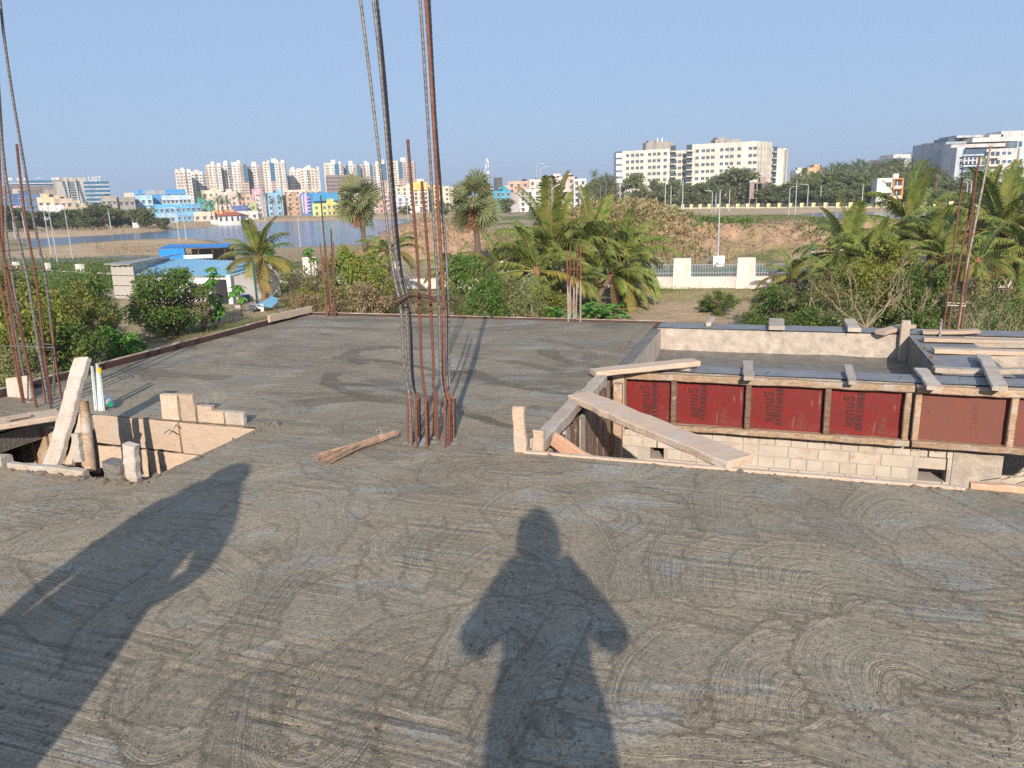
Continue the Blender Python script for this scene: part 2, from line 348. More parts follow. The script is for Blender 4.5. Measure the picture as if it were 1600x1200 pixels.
uc = (ul[:-1] + ul[1:]) / 2; vc = (vl[:-1] + vl[1:]) / 2; UC, VC = np.meshgrid(uc, vc)
keep = ~((UC > PR[0]) & (VC > PR[2])) & ~((UC > PL[0]) & (UC < PL[1]) & (VC > PL[2]) & (VC < PL[3]))
jj, ii = np.where(keep); q0 = jj * nu + ii
faces = np.stack([q0, q0 + 1, q0 + nu + 1, q0 + nu], 1)
me = bpy.data.meshes.new('concrete_slab'); me.vertices.add(len(co)); me.vertices.foreach_set('co', co.ravel().astype(np.float32))
me.loops.add(faces.size); me.loops.foreach_set('vertex_index', faces.ravel().astype(np.int32)); me.polygons.add(len(faces))
me.polygons.foreach_set('loop_start', np.arange(0, faces.size, 4, dtype=np.int32)); me.update(calc_edges=True)
me.polygons.foreach_set('use_smooth', [True] * len(faces))
for nm, A in (('ph', PH), ('tone', TN), ('wet', WT)):
    at_ = me.attributes.new(nm, 'FLOAT', 'POINT'); at_.data.foreach_set('value', A.ravel().astype(np.float32))
M_slab = slab_material(); me.materials.append(M_slab); me.update()
slab = bpy.data.objects.new('concrete_slab', me); col.objects.link(slab); tag(slab, 'freshly trowelled grey concrete roof slab with swirling tool marks', kind='structure')
def slab_z(u, v):
    j = int(np.clip(np.searchsorted(vl, v), 0, nv - 1)); i = int(np.clip(np.searchsorted(ul, u), 0, nu - 1)); return float(ZZ[j, i])
# the slab's own thickness under the trowelled skin
sb = MB()
for a, b in (((UL, V0), (UR, PL[2] - .03)), ((UL, PL[3] + .05), (PR[0] - .06, V1)), ((PL[1] + .04, PL[2] - .03), (PR[0] - .06, PL[3] + .05)), ((PR[0] - .06, PL[2] - .03), (UR, PR[2] - .04)), ((UL, PL[2] - .03), (PL[0] - .04, PL[3] + .05))):
    P = [W(a[0], a[1], -.16), W(b[0], a[1], -.16), W(b[0], b[1], -.16), W(a[0], b[1], -.16)] + [W(a[0], a[1], -.03), W(b[0], a[1], -.03), W(b[0], b[1], -.03), W(a[0], b[1], -.03)]
    sb.add(P, [(0, 3, 2, 1), (4, 5, 6, 7), (0, 1, 5, 4), (1, 2, 6, 5), (2, 3, 7, 6), (3, 0, 4, 7)])
tag(sb.build('slab_underside', M_rough), kind='structure')
# crumbs of mortar thrown up by the trowel
cm = MB(); OCT = [(1, 0, 0), (-1, 0, 0), (0, 1, 0), (0, -1, 0), (0, 0, 1), (0, 0, -.6)]; OF = [(0, 2, 4), (2, 1, 4), (1, 3, 4), (3, 0, 4), (2, 0, 5), (1, 2, 5), (3, 1, 5), (0, 3, 5)]
cnt = 0
while cnt < 5600:
    px, py = R.uniform(-40, 1640), 500 + 700 * R.random() ** .75
    if fbm(np.array([px * .006]), np.array([py * .012]), 91)[0] < R.uniform(.25, .6): continue
    u_, v_ = px_uv(px, py)
    if not (UL + .1 < u_ < 3.2 and v_ < V1 - .1) or (u_ > PR[0] - .05 and v_ > PR[2] - .06) or (PL[0] - .05 < u_ < PL[1] + .05 and PL[2] - .05 < v_ < PL[3] + .05): continue
    s_ = .0016 + .0048 * R.random() ** 3.5; 
    if R.random() < .012: s_ *= 1.7
    rz = R.uniform(0, 6.28); c = W(u_, v_, slab_z(u_, v_) + s_ * .3); mt = Matrix.Rotation(rz, 3, 'Z')
    cm.add([c + mt @ Vector((p[0] * s_ * R.uniform(.8, 1.8), p[1] * s_ * R.uniform(.7, 1.2), p[2] * s_ * R.uniform(.5, .9))) for p in OCT], OF); cnt += 1
tag(cm.build('concrete_crumbs', basic('wet_crumbs', (.20, .155, .11), (.12, .095, .07), 30, .6, .3, .002), recentre=False), kind='stuff')

# ================================================================ edge shuttering
red = basic('red_film_ply_edge', (.085, .040, .032), (.05, .03, .026), 6, .6, .3, .003)
def edge_board(name, uva, uvb, label, zt=.045, red_h=.09, inward=(0, 0)):
    a, b = W(*uva), W(*uvb); t = thing(name, (a + b) / 2, label, 'formwork board'); n = max(2, int((b - a).length / 1.2)); ax = (b - a).normalized(); side = Vector((0, 0, 1)).cross(ax)
    for k in range(n):
        p = a.lerp(b, k / n) + ax * .004; q = a.lerp(b, (k + 1) / n) - ax * .004; dz = R.uniform(-.004, .004)
        MB().plank(p + Vector((0, 0, zt - .10 + dz)), q + Vector((0, 0, zt - .10 + dz)), .20, .019, (0, 0, 1), jit=.001).build('ply_strip', red, t)
        o = side * .032
        MB().plank(p + o + Vector((0, 0, zt - .03 + dz)), q + o + Vector((0, 0, zt - .03 + dz)), .07, .04, (0, 0, 1), jit=.003).build('batten', M_batten, t)
    return t
edge_board('edge_shutter', (UL - .02, .2), (UL - .02, V1 + .01), 'red plywood edge shutter with pale batten along the left rim of the slab', .060)
edge_board('edge_shutter', (UL, V1 + .02), (-3.4, V1 + .02), 'red plywood edge shutter on the far rim, from the left corner to the thin bars', .022)
edge_board('edge_shutter', (-3.36, V1 + .02), (-1.2, V1 + .02), 'thin pale edge shutter on the far rim between the short bars and the tray', .02)
tag(MB().plank(W(-6.02, 7.9, .085), W(-6.0, 8.8, .075), .09, .035, (0, 0, 1), seg=7).build('loose_plank', M_plank), 'pale loose plank lying on the slab rim at its far left corner', 'plank')
# whitish splash lines and wires near the rim
for (pa, pb) in (((612, 740), (665, 765)), ((330, 745), (350, 752))): pass

# ================================================================ right side: stair opening, form panels, brick wall, tray
# --- casting beams
def beam(name, u0, u1, v0, v1, z0, z1, mtop, mside, label, nseg=14):
    b = MB(); P = []; F = []
    top = MB()
    b.add([W(u0, v0, z0), W(u1, v0, z0), W(u1, v1, z0), W(u0, v1, z0), W(u0, v0, z1 - .012), W(u1, v0, z1 - .012), W(u1, v1, z1 - .012), W(u0, v1, z1 - .012)],
          [(0, 3, 2, 1), (4, 5, 6, 7), (0, 1, 5, 4), (1, 2, 6, 5), (2, 3, 7, 6), (3, 0, 4, 7)], 1)
    L = max(u1 - u0, v1 - v0); n = nseg; du = (u1 - u0) / (n if u1 - u0 >= v1 - v0 else 3); dv = (v1 - v0) / (n if v1 - v0 > u1 - u0 else 3)
    a_, b_ = int(round((u1 - u0) / du)), int(round((v1 - v0) / dv)); o = []
    for j in range(b_ + 1):
        for i in range(a_ + 1):
            jj_ = (R.uniform(-.008, .008) if 0 < i < a_ else 0), (R.uniform(-.008, .008) if 0 < j < b_ else 0)
            o.append(W(u0 + i * du + jj_[0], v0 + j * dv + jj_[1], z1 + R.uniform(-.003, .003)))
    f = [(j * (a_ + 1) + i, j * (a_ + 1) + i + 1, (j + 1) * (a_ + 1) + i + 1, (j + 1) * (a_ + 1) + i) for j in range(b_) for i in range(a_)]
    b.add(o, f, 0)
    return tag(b.build(name, [mtop, mside]), label, 'concrete beam')
beam('near_beam', -1.22, 3.1, 6.385, 6.66, -.42, 0.0, M_beam, M_plaster, 'smooth blue grey beam top behind the red form panels')
beam('far_beam', -1.24, 3.1, 8.47, 8.80, -.42, .012, M_beam, M_plaster, 'far beam of the sunken tray with pale cast inner face', 24)
beam('right_beam', 1.29, 1.80, 6.665, 8.465, -.42, .005, M_beam, M_rough, 'short rough sided beam closing the right end of the tray', 10)
beam('left_beam', -1.40, -1.20, 6.385, 8.465, -.42, -.006, M_rough, M_plaster, 'pale inner wall at the left end of the sunken tray', 10)
# tray floor, slightly lumpy
tf = MB(); nx, ny = 40, 28; P = []
for j in range(ny + 1):
    for i in range(nx + 1):
        u_ = -1.2 + 2.49 * i / nx; v_ = 6.66 + 1.81 * j / ny; P.append(W(u_, v_, -.29 + .03 * fbm(np.array([u_ * 3 + 9]), np.array([v_ * 3]), 12)[0] + .035 * math.exp(-((8.47 - v_) / .12) ** 2)))
tf.add(P, [(j * (nx + 1) + i, j * (nx + 1) + i + 1, (j + 1) * (nx + 1) + i + 1, (j + 1) * (nx + 1) + i) for j in range(ny) for i in range(nx)])
tag(tf.build('tray_floor', M_rough, smooth=True), 'rough grey mortar floor of the sunken tray', kind='structure')
# second lower bay at the far right
tf2 = MB(); tf2.add([W(1.82, 6.67, -.06), W(4.6, 6.67, -.06), W(4.6, 7.35, -.06), W(1.82, 7.35, -.06), W(1.82, 6.67, -.3), W(4.6, 6.67, -.3), W(4.6, 7.35, -.3), W(1.82, 7.35, -.3)], [(0, 1, 2, 3), (4, 7, 6, 5), (0, 4, 5, 1), (1, 5, 6, 2), (2, 6, 7, 3), (3, 7, 4, 0)])
tag(tf2.build('side_slab', basic('drying_mortar', (.30, .28, .21), (.20, .19, .15), 5, .8, .5, .01)), 'greenish grey strip of drying mortar right of the tray', 'concrete strip')
# --- red form panels
M_red = N('red_film_plywood'); v_ = M_red.tc(); f_ = M_red.noise(M_red.map(v_, (1, 1, 3)), 3, 5, .6, .6); g_ = M_red.noise(M_red.map(v_, (1, 6, 40)), 4, 4)
c_ = M_red.mix(M_red.ramp(f_, [(.35, 0.), (.7, 1.)]), (.21, .012, .012), (.13, .024, .020)); c_ = M_red.mix(M_red.ramp(M_red.noise(v_, 7, 6, .7), [(.52, 0.), (.72, .6)]), c_, (.15, .07, .055)); c_ = M_red.mix(M_red.math('MULTIPLY', g_, .25), c_, (.25, .03, .02))
st_n = M_red.noise(M_red.map(v_, (9, 9, 1.2)), 3, 6, .7); c_ = M_red.mix(M_red.ramp(st_n, [(.60, 0.), (.70, .55)]), c_, (.36, .27, .22)); M_red.col(c_); M_red.set('Roughness', .45); M_red.bump(g_, .15, .002); M_red = M_red.m
M_red2 = N('faded_red_plywood'); v_ = M_red2.tc(); f_ = M_red2.noise(v_, 5, 6, .7, .6)
M_red2.col(M_red2.mix(M_red2.ramp(f_, [(.3, 0.), (.75, 1.)]), (.22, .058, .036), (.15, .062, .045))); M_red2.set('Roughness', .6); M_red2.bump(f_, .2, .003); M_red2 = M_red2.m
M_ink = basic('black_stencil_ink', (.035, .010, .010), (.09, .012, .012), 26, .6, 0)
M_ink2 = basic('worn_stencil_ink', (.12, .045, .03), (.22, .08, .05), 30, .7, 0)
def text(body, size, parent, loc_w, zrot, mat, name='stencil_lettering', sx=1.0, shear=0.0, off=0.0):
    c = bpy.data.curves.new(name, 'FONT'); c.body = body; c.size = size; c.extrude = .0012; c.align_x = 'CENTER'; c.align_y = 'CENTER'; c.shear = shear; c.resolution_u = 3; c.offset = off
    c.space_character = 1.05; c.materials.append(mat); tmp = bpy.data.objects.new('tmp', c); me_ = bpy.data.meshes.new_from_object(tmp); bpy.data.objects.remove(tmp); me_.name = name; o = bpy.data.objects.new(name, me_); col.objects.link(o); o.parent = parent
    B = Matrix((NU, Vector((0, 0, 1)), -NV)).transposed()                       # text x along u, y up, facing the camera side
    o.rotation_euler = (B @ Matrix.Rotation(zrot, 3, 'Z')).to_euler(); o.scale = (sx, 1, 1); o.location = Vector(loc_w) - Vector(parent['_w'])
    return o
us = [(-1.22, -.775), (-.775, -.17), (-.17, .435), (.435, 1.035), (1.055, 1.71), (1.715, 2.33), (2.335, 2.9)]
sets = [(0, 4, 'red form panel set with dark studs and stencilled lettering above the brick wall'), (4, 7, 'faded brick red form panel set with lettering at the right end of the row')]
for a, b, lab in sets:
    t = thing('form_panel', W((us[a][0] + us[b - 1][1]) / 2, 6.32, -.49), lab, 'formwork panel'); mred = M_red if a == 0 else M_red2
    ua, ub = us[a][0], us[b - 1][1]
    MB().plank(W(ua, 6.29, -.028), W(ub, 6.29, -.028), .055, .075, (0, 0, 1), seg=20, jit=.004).build('top_rail', M_batten, t)
    MB().plank(W(ua, 6.29, -.465), W(ub, 6.29, -.465), .05, .075, (0, 0, 1), seg=20, jit=.003).build('bottom_rail', M_batten, t)
    for k in range(a, b):
        u0, u1 = us[k]
        pn = MB().add([W(u0 + .004, 6.335, -.445), W(u1 - .004, 6.335, -.445), W(u1 - .004, 6.335, -.05), W(u0 + .004, 6.335, -.05), W(u0 + .004, 6.347, -.445), W(u1 - .004, 6.347, -.445), W(u1 - .004, 6.347, -.05), W(u0 + .004, 6.347, -.05)], [(0, 1, 2, 3), (4, 7, 6, 5), (0, 4, 5, 1), (1, 5, 6, 2), (2, 6, 7, 3), (3, 7, 4, 0)]).build('panel', mred, t)
        if k < 4:
            x = u0 + (.20 if k == 0 else .165)
            text('agnuS', .118, pn, W(x, 6.333, -.255), math.pi / 2, M_ink, sx=.92, off=.0015, shear=.12)
            text('"', .06, pn, W(x - .05, 6.333, -.09), math.pi / 2, M_ink)
            bar = MB()
            for q in range(9):
                z0 = -.405 + q * .036; z1 = z0 + R.uniform(.024, .033); h = R.uniform(.014, .021)
                bar.add([W(x + .075 - h + .004, 6.3335, z0), W(x + .075 + h, 6.3335, z0), W(x + .078 + h, 6.3335, z1), W(x + .079 - h, 6.3335, z1)], [(0, 1, 2, 3)])
            for hx in (-.024, .024): bar.add([W(x + .077 + hx - .002, 6.333, -.41), W(x + .077 + hx + .002, 6.333, -.41), W(x + .079 + hx + .002, 6.333, -.08), W(x + .079 + hx - .002, 6.333, -.08)], [(0, 1, 2, 3)])
            bar.build('stencil_strip', M_ink, pn)
            text('pa', .085, pn, W(min(x + .235, u1 - .05), 6.333, -.375), -math.pi / 2 if False else math.pi / 2, M_ink2)
        elif k == 4:
            text('nuS', .10, pn, W(u0 + .08, 6.333, -.16), -math.pi / 2, M_ink2, shear=.1)
            text('Layers C', .075, pn, W(u0 + .43, 6.333, -.27), -math.pi / 2, M_ink2)
            text('I', .07, pn, W(u0 + .27, 6.333, -.14), math.pi / 2, M_ink2)
    xs = [us[a][0] + .02] + [us[k][1] for k in range(a, b)]
    for i, x in enumerate(xs):
        x = min(x, ub - .03); light = (a == 4 or i == len(xs) - 1)
        MB().plank(W(x, 6.298, -.438), W(x, 6.298, -.058), .045, .055, NU, seg=6, jit=.002).build('stud', M_batten if light else M_dark, t)
# --- brick wall under the panels
M_brick = N('pale_limewashed_brick'); v_ = M_brick.geo(); f_ = M_brick.noise(v_, 9, 5, .6); r_ = M_brick.rnd()
c_ = M_brick.mix(M_brick.ramp(f_, [(.35, 0.), (.7, 1.)]), (.56, .49, .40), (.46, .39, .32)); c_ = M_brick.mix(M_brick.math('MULTIPLY', M_brick.ramp(r_, [(.70, 0.), (.8, 1.)]), M_brick.ramp(M_brick.noise(v_, 16, 6, .7), [(.50, 0.), (.64, .7)])), c_, (.48, .22, .13))
M_brick.col(c_); M_brick.set('Roughness', .9); M_brick.bump(M_brick.noise(v_, 60, 5), .6, .005); M_brick = M_brick.m
bw = thing('brick_wall', W(.2, 6.46, -3.0), 'pale limewashed brick wall below the red form panels in the stair opening', 'brick wall')
core = MB(); 
def wbox(mb, u0, u1, v0, v1, z0, z1, mat=0):
    return mb.add([W(u0, v0, z0), W(u1, v0, z0), W(u1, v1, z0), W(u0, v1, z0), W(u0, v0, z1), W(u1, v0, z1), W(u1, v1, z1), W(u0, v1, z1)], [(0, 3, 2, 1), (4, 5, 6, 7), (0, 1, 5, 4), (1, 2, 6, 5), (2, 3, 7, 6), (3, 0, 4, 7)], mat)
holes = [(-.98, -.86, 2), (1.14, 1.34, 2)]
zz0 = -.505; ch = .098
for c in range(9):
    z1 = zz0 - c * ch; z0 = z1 - ch + .009; x = -1.28 + (.0 if c % 2 else -.06); k = 0
    while x < 1.36:
        wd = (.232 if (c % 2 and R.random() < .75) else .125); xe = min(x + wd, 1.37)
        if not any(h[2] == c and x < h[1] and xe > h[0] for h in holes) and xe - x > .03:
            d = R.uniform(0, .004); j = R.uniform(-.003, .003)
            b = MB(); wbox(b, max(x, -1.28) + .004, xe - .005, 6.375 - d, 6.44, z0 + j, z1 + j)
            b.build('brick', M_brick, bw)
        x += wd + .002
mz = zz0 - 9 * ch
core = MB()
for (u0, u1) in ((-1.28, -.98), (-.86, 1.14), (1.34, 1.37)): wbox(core, u0, u1, 6.3785, 6.60, zz0 - 3 * ch, zz0)
wbox(core, -1.28, 1.37, 6.386, 6.60, mz, zz0 - 3 * ch); core.build('mortar_bed', M_mortar, bw)
low = MB()
for c in range(9, 25):
    z1 = zz0 - c * ch; x = -1.28 + (.0 if c % 2 else -.06)
    while x < 1.36:
        wd = .232 if c % 2 else .125; xe = min(x + wd, 1.37); wbox(low, max(x, -1.28) + .004, xe - .005, 6.377, 6.44, z1 - ch + .009, z1); x += wd + .002
wbox(low, -1.28, 1.37, 6.387, 6.60, -3.0, mz - .002); tag(low.build('lower_brickwork', M_brick, bw), kind='stuff')
pl = MB(); wbox(pl, 1.372, 1.71, 6.372, 6.60, -3.0, -.505); pl.build('plastered_pier', M_plaster, bw)
mr = MB()
for k in range(40):
    x = R.uniform(-.2, 1.4); h = R.uniform(.01, .045); wbox(mr, x, x + R.uniform(.01, .05), 6.362, 6.372, -.505 - h, -.500)
mr.build('mortar_drips', M_mortar, bw)
# --- left cheek boards of the stair opening
ck = thing('side_shutter', W(-1.32, 5.2, -1.0), 'weathered upright boards lining the left side of the stair opening', 'formwork')
v = 4.16; i = 0
while v < 6.24:
    wd = R.uniform(.10, .17); zt = -.06 - R.uniform(0, .03)
    MB().plank(W(-1.31 + R.uniform(-.012, .012), v + wd / 2, -1.5), W(-1.31 + R.uniform(-.012, .012), v + wd / 2, zt), wd - .006, .028, NV, seg=6, jit=.003).build('board', R.choice([M_dark, M_dark, M_batten, M_cem]), ck); v += wd
MB().plank(W(-1.22, 6.12, -1.8), W(-1.22, 6.12, -.06), .075, .075, NV, seg=8, jit=.004).build('corner_post', M_batten, ck)
MB().plank(W(-1.24, 6.25, -.52), W(-1.24, 6.25, -.01), .10, .04, NU, seg=4).build('corner_board', M_plank, ck)
# front and right cheeks and the storey below
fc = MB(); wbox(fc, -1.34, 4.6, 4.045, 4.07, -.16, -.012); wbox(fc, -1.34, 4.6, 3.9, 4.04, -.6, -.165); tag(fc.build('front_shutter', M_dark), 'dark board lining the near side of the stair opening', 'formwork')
st = MB(); wbox(st, -7, 6, -3, 9, -3.12, -3.0); tag(st.build('storey_floor', M_mortar), kind='structure')
bd = thing('house_walls', W(0, 3, -SL), 'brick outer walls of the house under construction below the slab', 'house')
wl = MB()
for (u0, u1, v0, v1) in ((-5.95, -5.72, -3, 8.7), (-5.72, 4.4, 8.5, 8.72), (4.4, 4.6, -3, 8.72), (-5.72, 4.4, -3.1, -2.9)): wbox(wl, u0, u1, v0, v1, -SL + .0, -.43 if v0 > 8 else -.165)
wl.build('wall', M_brick, bd)
# right pier beyond the opening
dr = MB()
for k in range(240):
    a = Vector(W(R.uniform(1.8, 3.0), R.uniform(6.15, 6.6), R.uniform(-1.5, -.56))); d = Vector((R.uniform(-1, 1), R.uniform(-.4, .4), R.uniform(-.5, .5))).normalized() * R.uniform(.12, .35)
    dr.tube([a - d, a + Vector((0, 0, R.uniform(-.03, .03))), a + d], [.003, .005, .003], 4)
tag(dr.build('dry_fronds', basic('dry_frond', (.32, .25, .19), (.16, .11, .08), 20, .9, 0)), 'heap of dry brown fronds beside the brick pier', kind='stuff')

# ================================================================ planks and battens on the right
def lone(label, p0, p1, wd, th, wdir, mat, seg=10, jit=.006, name='loose_plank', cat='plank', group=None):
    return tag(MB().plank(p0, p1, wd, th, wdir, seg=seg, jit=jit).build(name, mat), label, cat, group)
lone('large pale plank lying aslant across the corner of the stair opening', at(905, 620, SL + .06), at(1155, 722, SL + .03), .20, .05, (NU * .72 + NV * .70), M_plank, 16, .010)
lone('cement crusted board resting on the corner of the beam above the first red panel', W(-1.40, 5.98, .055), W(-.62, 6.52, .055), .16, .045, (NV - NU * .6), M_plank, 12, .008)
lone('thick timber along the left rim of the stair opening', W(-1.33, 4.18, .02), W(-1.33, 5.32, .02), .10, .09, NU, M_cem, 14, .007)
lone('short thick timber on the left rim close to the red panels', W(-1.33, 5.42, .0), W(-1.33, 5.98, .0), .10, .09, NU, M_cem, 8, .007)
lone('upright stake standing at the near left corner of the stair opening', W(-1.40, 4.09, -.10), W(-1.42, 4.12, .27), .075, .04, NU, M_plank, 8, .005, 'stake', 'stake')
lone('pale block nailed behind the upright stake at the opening corner', W(-1.31, 4.13, -.05), W(-1.31, 4.16, .12), .07, .05, NU, M_plank, 4, .004, 'wood_block', 'wood block')
lone('short brace board sloping into the stair opening beside the stake', W(-1.24, 4.24, .04), W(-.92, 4.11, -.08), .09, .03, (0, 0, 1), M_plank_red, 7, .005)
lone('thin plank edge along the near rim of the stair opening', W(-1.38, 4.085, -.012), W(.95, 4.085, -.012), .04, .05, NV, M_plank, 24, .004)
lone('brownish batten on the near rim below the brick pier', W(.98, 4.12, .0), W(1.30, 4.12, .0), .05, .06, NV, M_plank_red, 6, .005)
lone('greyish batten on the near rim at the right picture edge', W(1.31, 4.12, -.002), W(2.6, 4.12, -.002), .05, .055, NV, M_cem, 12, .005)
tag(MB().add([W(-.82, 6.44, -.004), W(-.66, 6.43, -.004), W(-.64, 6.58, -.004), W(-.83, 6.60, -.004), W(-.79, 6.46, .060), W(-.70, 6.45, .075), W(-.68, 6.55, .07), W(-.79, 6.56, .065)], [(0, 3, 2, 1), (4, 5, 6, 7), (0, 1, 5, 4), (1, 2, 6, 5), (2, 3, 7, 6), (3, 0, 4, 7)]).build('mortar_lump', M_plaster), 'pale lump of mortar on the beam against the crusted board', 'mortar lump')
for px, ptop, pbot, wd, sk, lab in ((1170, 566, 592, .085, 0, 'short batten across the near beam, first from the left, lying square'), (1330, 572, 598, .062, .05, 'narrow batten across the near beam above the third stud'),
        (1452, 577, 606, .10, .14, 'wide skewed batten across the near beam over the double stud')):
    a, b = at(px - 2 + (-sk * 80), ptop, SL + .03), at(px + sk * 60, pbot, SL + .03); lone(lab, a, b, wd, .03, NU, M_cem, 6, .006, 'batten', 'batten', 'battens across the near beam')
lone('long batten laid lengthwise over the right beams and the last red panel', at(1535, 556, SL + .05), at(1563, 607, SL + .05), .10, .035, NU, M_cem, 10, .007, 'batten', 'batten', 'battens across the near beam')
for px, y0, y1, wd, sk, lab in ((1107, 499, 507, .06, 6, 'small dark ended batten on the far beam, first from the left'), (1213, 500, 513, .16, 0, 'wide pale block on the far beam, second from the left'), (1335, 501, 516, .12, -8, 'pale block on the far beam, third from the left'),):
    a, b = at(px + sk, y0, SL + .045), at(px, y1, SL + .045); lone(lab, a, b, wd, .045, NU, M_cem, 4, .006, 'batten', 'batten', 'battens on the far beam')
lone('skewed pale batten on the far beam beside the upright stub', W(1.02, 8.36, .04), W(1.36, 8.76, .05), .12, .04, NU, M_plank, 6, .006, 'batten', 'batten', 'battens on the far beam')
lone('upright cement stained stub in the far right corner of the tray', W(1.255, 8.42, -.28), W(1.255, 8.42, .16), .085, .06, NU, M_cem, 8, .005, 'stake', 'stake')
lone('pointed plank sticking out to the right behind the short bar cage', at(1440, 519, SL + .03), at(1529, 517, SL + .05), .12, .035, NV, M_plank, 8, .006)
lone('long pale plank laid over the right beam and out of the picture, the farther one', W(1.36, 8.05, .035), W(3.4, 8.17, .035), .11, .035, NV, M_plank, 16, .006)
lone('long pale plank laid over the right beam and out of the picture, the middle one', W(1.36, 7.52, .035), W(3.6, 7.66, .035), .11, .04, NV, M_plank, 16, .006)
lone('crusted plank on the junction of near beam and right beam', W(1.24, 6.74, .03), W(2.0, 6.82, .03), .09, .04, NV, M_cem, 10, .010)
lone('cement crusted plank running out of the picture beside the long batten', W(2.02, 6.95, .02), W(3.4, 6.62, .02), .13, .04, NV, M_cem, 12, .010)
tag(MB().tube([atv(945, 640, 6.2), atv(930, 655, 6.0), atv(918, 668, 5.8), atv(925, 680, 5.8)], .004, 5).build('bent_wire', M_wire), 'bent dark tie wire hanging in the corner of the stair opening', 'wire')
tag(MB().tube([W(-.775, 6.25, -.435), W(-.45, 6.2, -.42), W(-.2, 6.25, -.40)], .0016, 4).build('thin_wire', M_rust), 'thin rusty wire lying on the bottom rail of the first two panels', 'wire')

# ================================================================ left side: second opening with timber
lw = thing('opening_shutter', W(-4.2, 4.14, -1.4), 'pale planks stacked on edge as the far shutter of the left opening', 'formwork')
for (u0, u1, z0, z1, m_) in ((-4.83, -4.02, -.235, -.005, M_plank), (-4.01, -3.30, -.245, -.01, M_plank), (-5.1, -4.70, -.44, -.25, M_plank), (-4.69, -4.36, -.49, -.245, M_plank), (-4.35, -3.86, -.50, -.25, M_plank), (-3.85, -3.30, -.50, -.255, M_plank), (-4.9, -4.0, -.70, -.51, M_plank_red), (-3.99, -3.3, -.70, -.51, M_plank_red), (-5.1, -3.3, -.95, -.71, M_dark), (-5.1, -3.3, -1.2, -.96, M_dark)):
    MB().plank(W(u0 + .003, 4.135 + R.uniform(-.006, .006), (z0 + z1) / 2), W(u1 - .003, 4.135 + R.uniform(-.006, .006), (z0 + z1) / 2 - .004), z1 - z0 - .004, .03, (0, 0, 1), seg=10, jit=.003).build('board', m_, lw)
for (u0, z0, ln, a) in ((-4.02, -.10, .12, 2.2), (-3.99, -.05, .10, 1.57), (-3.55, -.12, .13, .8), (-4.2, -.38, .14, 1.4)):
    MB().tube([W(u0, 4.11, z0), W(u0 + .5 * ln * math.cos(a), 4.07, z0 + ln * .4), W(u0 + ln * math.cos(a), 4.05, z0 + ln * .2)], .003, 4).build('tie_wire', M_wire, lw)
rs = thing('opening_cheek', W(-3.3, 3.6, -1.2), 'board lining the right side of the left opening', 'formwork')
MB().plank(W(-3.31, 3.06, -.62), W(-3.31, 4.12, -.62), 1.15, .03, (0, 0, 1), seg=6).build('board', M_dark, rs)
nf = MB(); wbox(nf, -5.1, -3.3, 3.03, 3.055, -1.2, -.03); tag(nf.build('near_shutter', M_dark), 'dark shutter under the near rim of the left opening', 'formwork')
# low bits of the near rim
lone('low whitened plank edge along the near rim of the left opening', W(-4.32, 3.065, .01), W(-3.72, 3.075, .005), .05, .05, NV, M_cem, 12, .008)
lone('low timber end at the left picture edge on the near rim', W(-4.85, 3.06, .02), W(-4.34, 3.07, .03), .07, .08, NV, M_cem, 6, .006)
g5 = 'short planks standing upright on the far rim of the left opening'
for (x0, x1, yt, m_, lab) in ((258, 285, 616, M_plank, 'tallest and widest of the upright short planks beside the left opening'), (288, 310, 617, M_plank, 'tall narrow upright plank, right of the tallest one'), (313, 336, 634, M_plank, 'middle sized upright plank in the row of five'),
        (333, 354, 642, M_plank, 'small upright plank, fourth in the row of five'), (355, 385, 643, M_cem, 'grey tinged upright block at the right end of the row of five')):
    v_ = 4.17; a, b = atv(x0, 662, v_), atv(x1, 662, v_); t_ = atv((x0 + x1) / 2, yt, v_); c = (a + b) / 2
    tag(MB().plank((c.x, c.y, SL - .12), (c.x, c.y, t_.z), (b - a).length * .97, .045, NU, seg=6, jit=.005).build('upright_plank', m_), lab, 'plank', g5)
lone('upright plank stub standing in front of the opening at the near rim', atv(207, 748, 3.12) - Vector((0, 0, .05)), atv(205, 692, 3.12), .085, .05, NU, M_cem, 8, .007, 'stub')['category'] = 'plank'
lone('grey mortar coated block on the near rim left of the plank stub', atv(184, 750, 3.10) - Vector((0, 0, .04)), atv(183, 722, 3.10), .13, .09, NU, M_rough, 5, .008, 'block')['category'] = 'wood block'
# leaning timbers
lone('long wide plank leaning up out of the left opening, its lower half crusted', atv(82, 728, 3.30), atv(130, 560, 3.75), .115, .045, NU, M_cem, 18, .006, 'leaning_plank')
lone('narrow plank leaning beside the long wide one', atv(108, 728, 3.35), atv(137, 634, 3.6), .055, .035, NU, M_plank, 10, .005, 'leaning_plank')
lone('short reddish offcut wedged behind the narrow leaning plank', atv(122, 684, 3.5), atv(136, 656, 3.55), .06, .03, NU, M_plank_red, 4, .004, 'leaning_plank')
lone('small grey upright offcut beside the round post', atv(125, 722, 3.2), atv(118, 676, 3.22), .055, .035, NU, M_cem, 6, .005, 'leaning_plank')
post = MB().tube([atv(141, 735, 3.4), atv(137, 690, 3.42), atv(134, 655, 3.44), atv(131, 626, 3.45)], [.036, .034, .031, .026], 10)
tag(post.build('round_post', M_batten, smooth=True), 'knotty round casuarina post standing in the left opening', 'post')
tag(MB().tube([atv(152, 738, 3.5), atv(148, 700, 3.5), atv(143, 672, 3.5)], .022, 8).build('round_post', M_dark, smooth=True), 'thin dark round post right behind the knotty post', 'post')
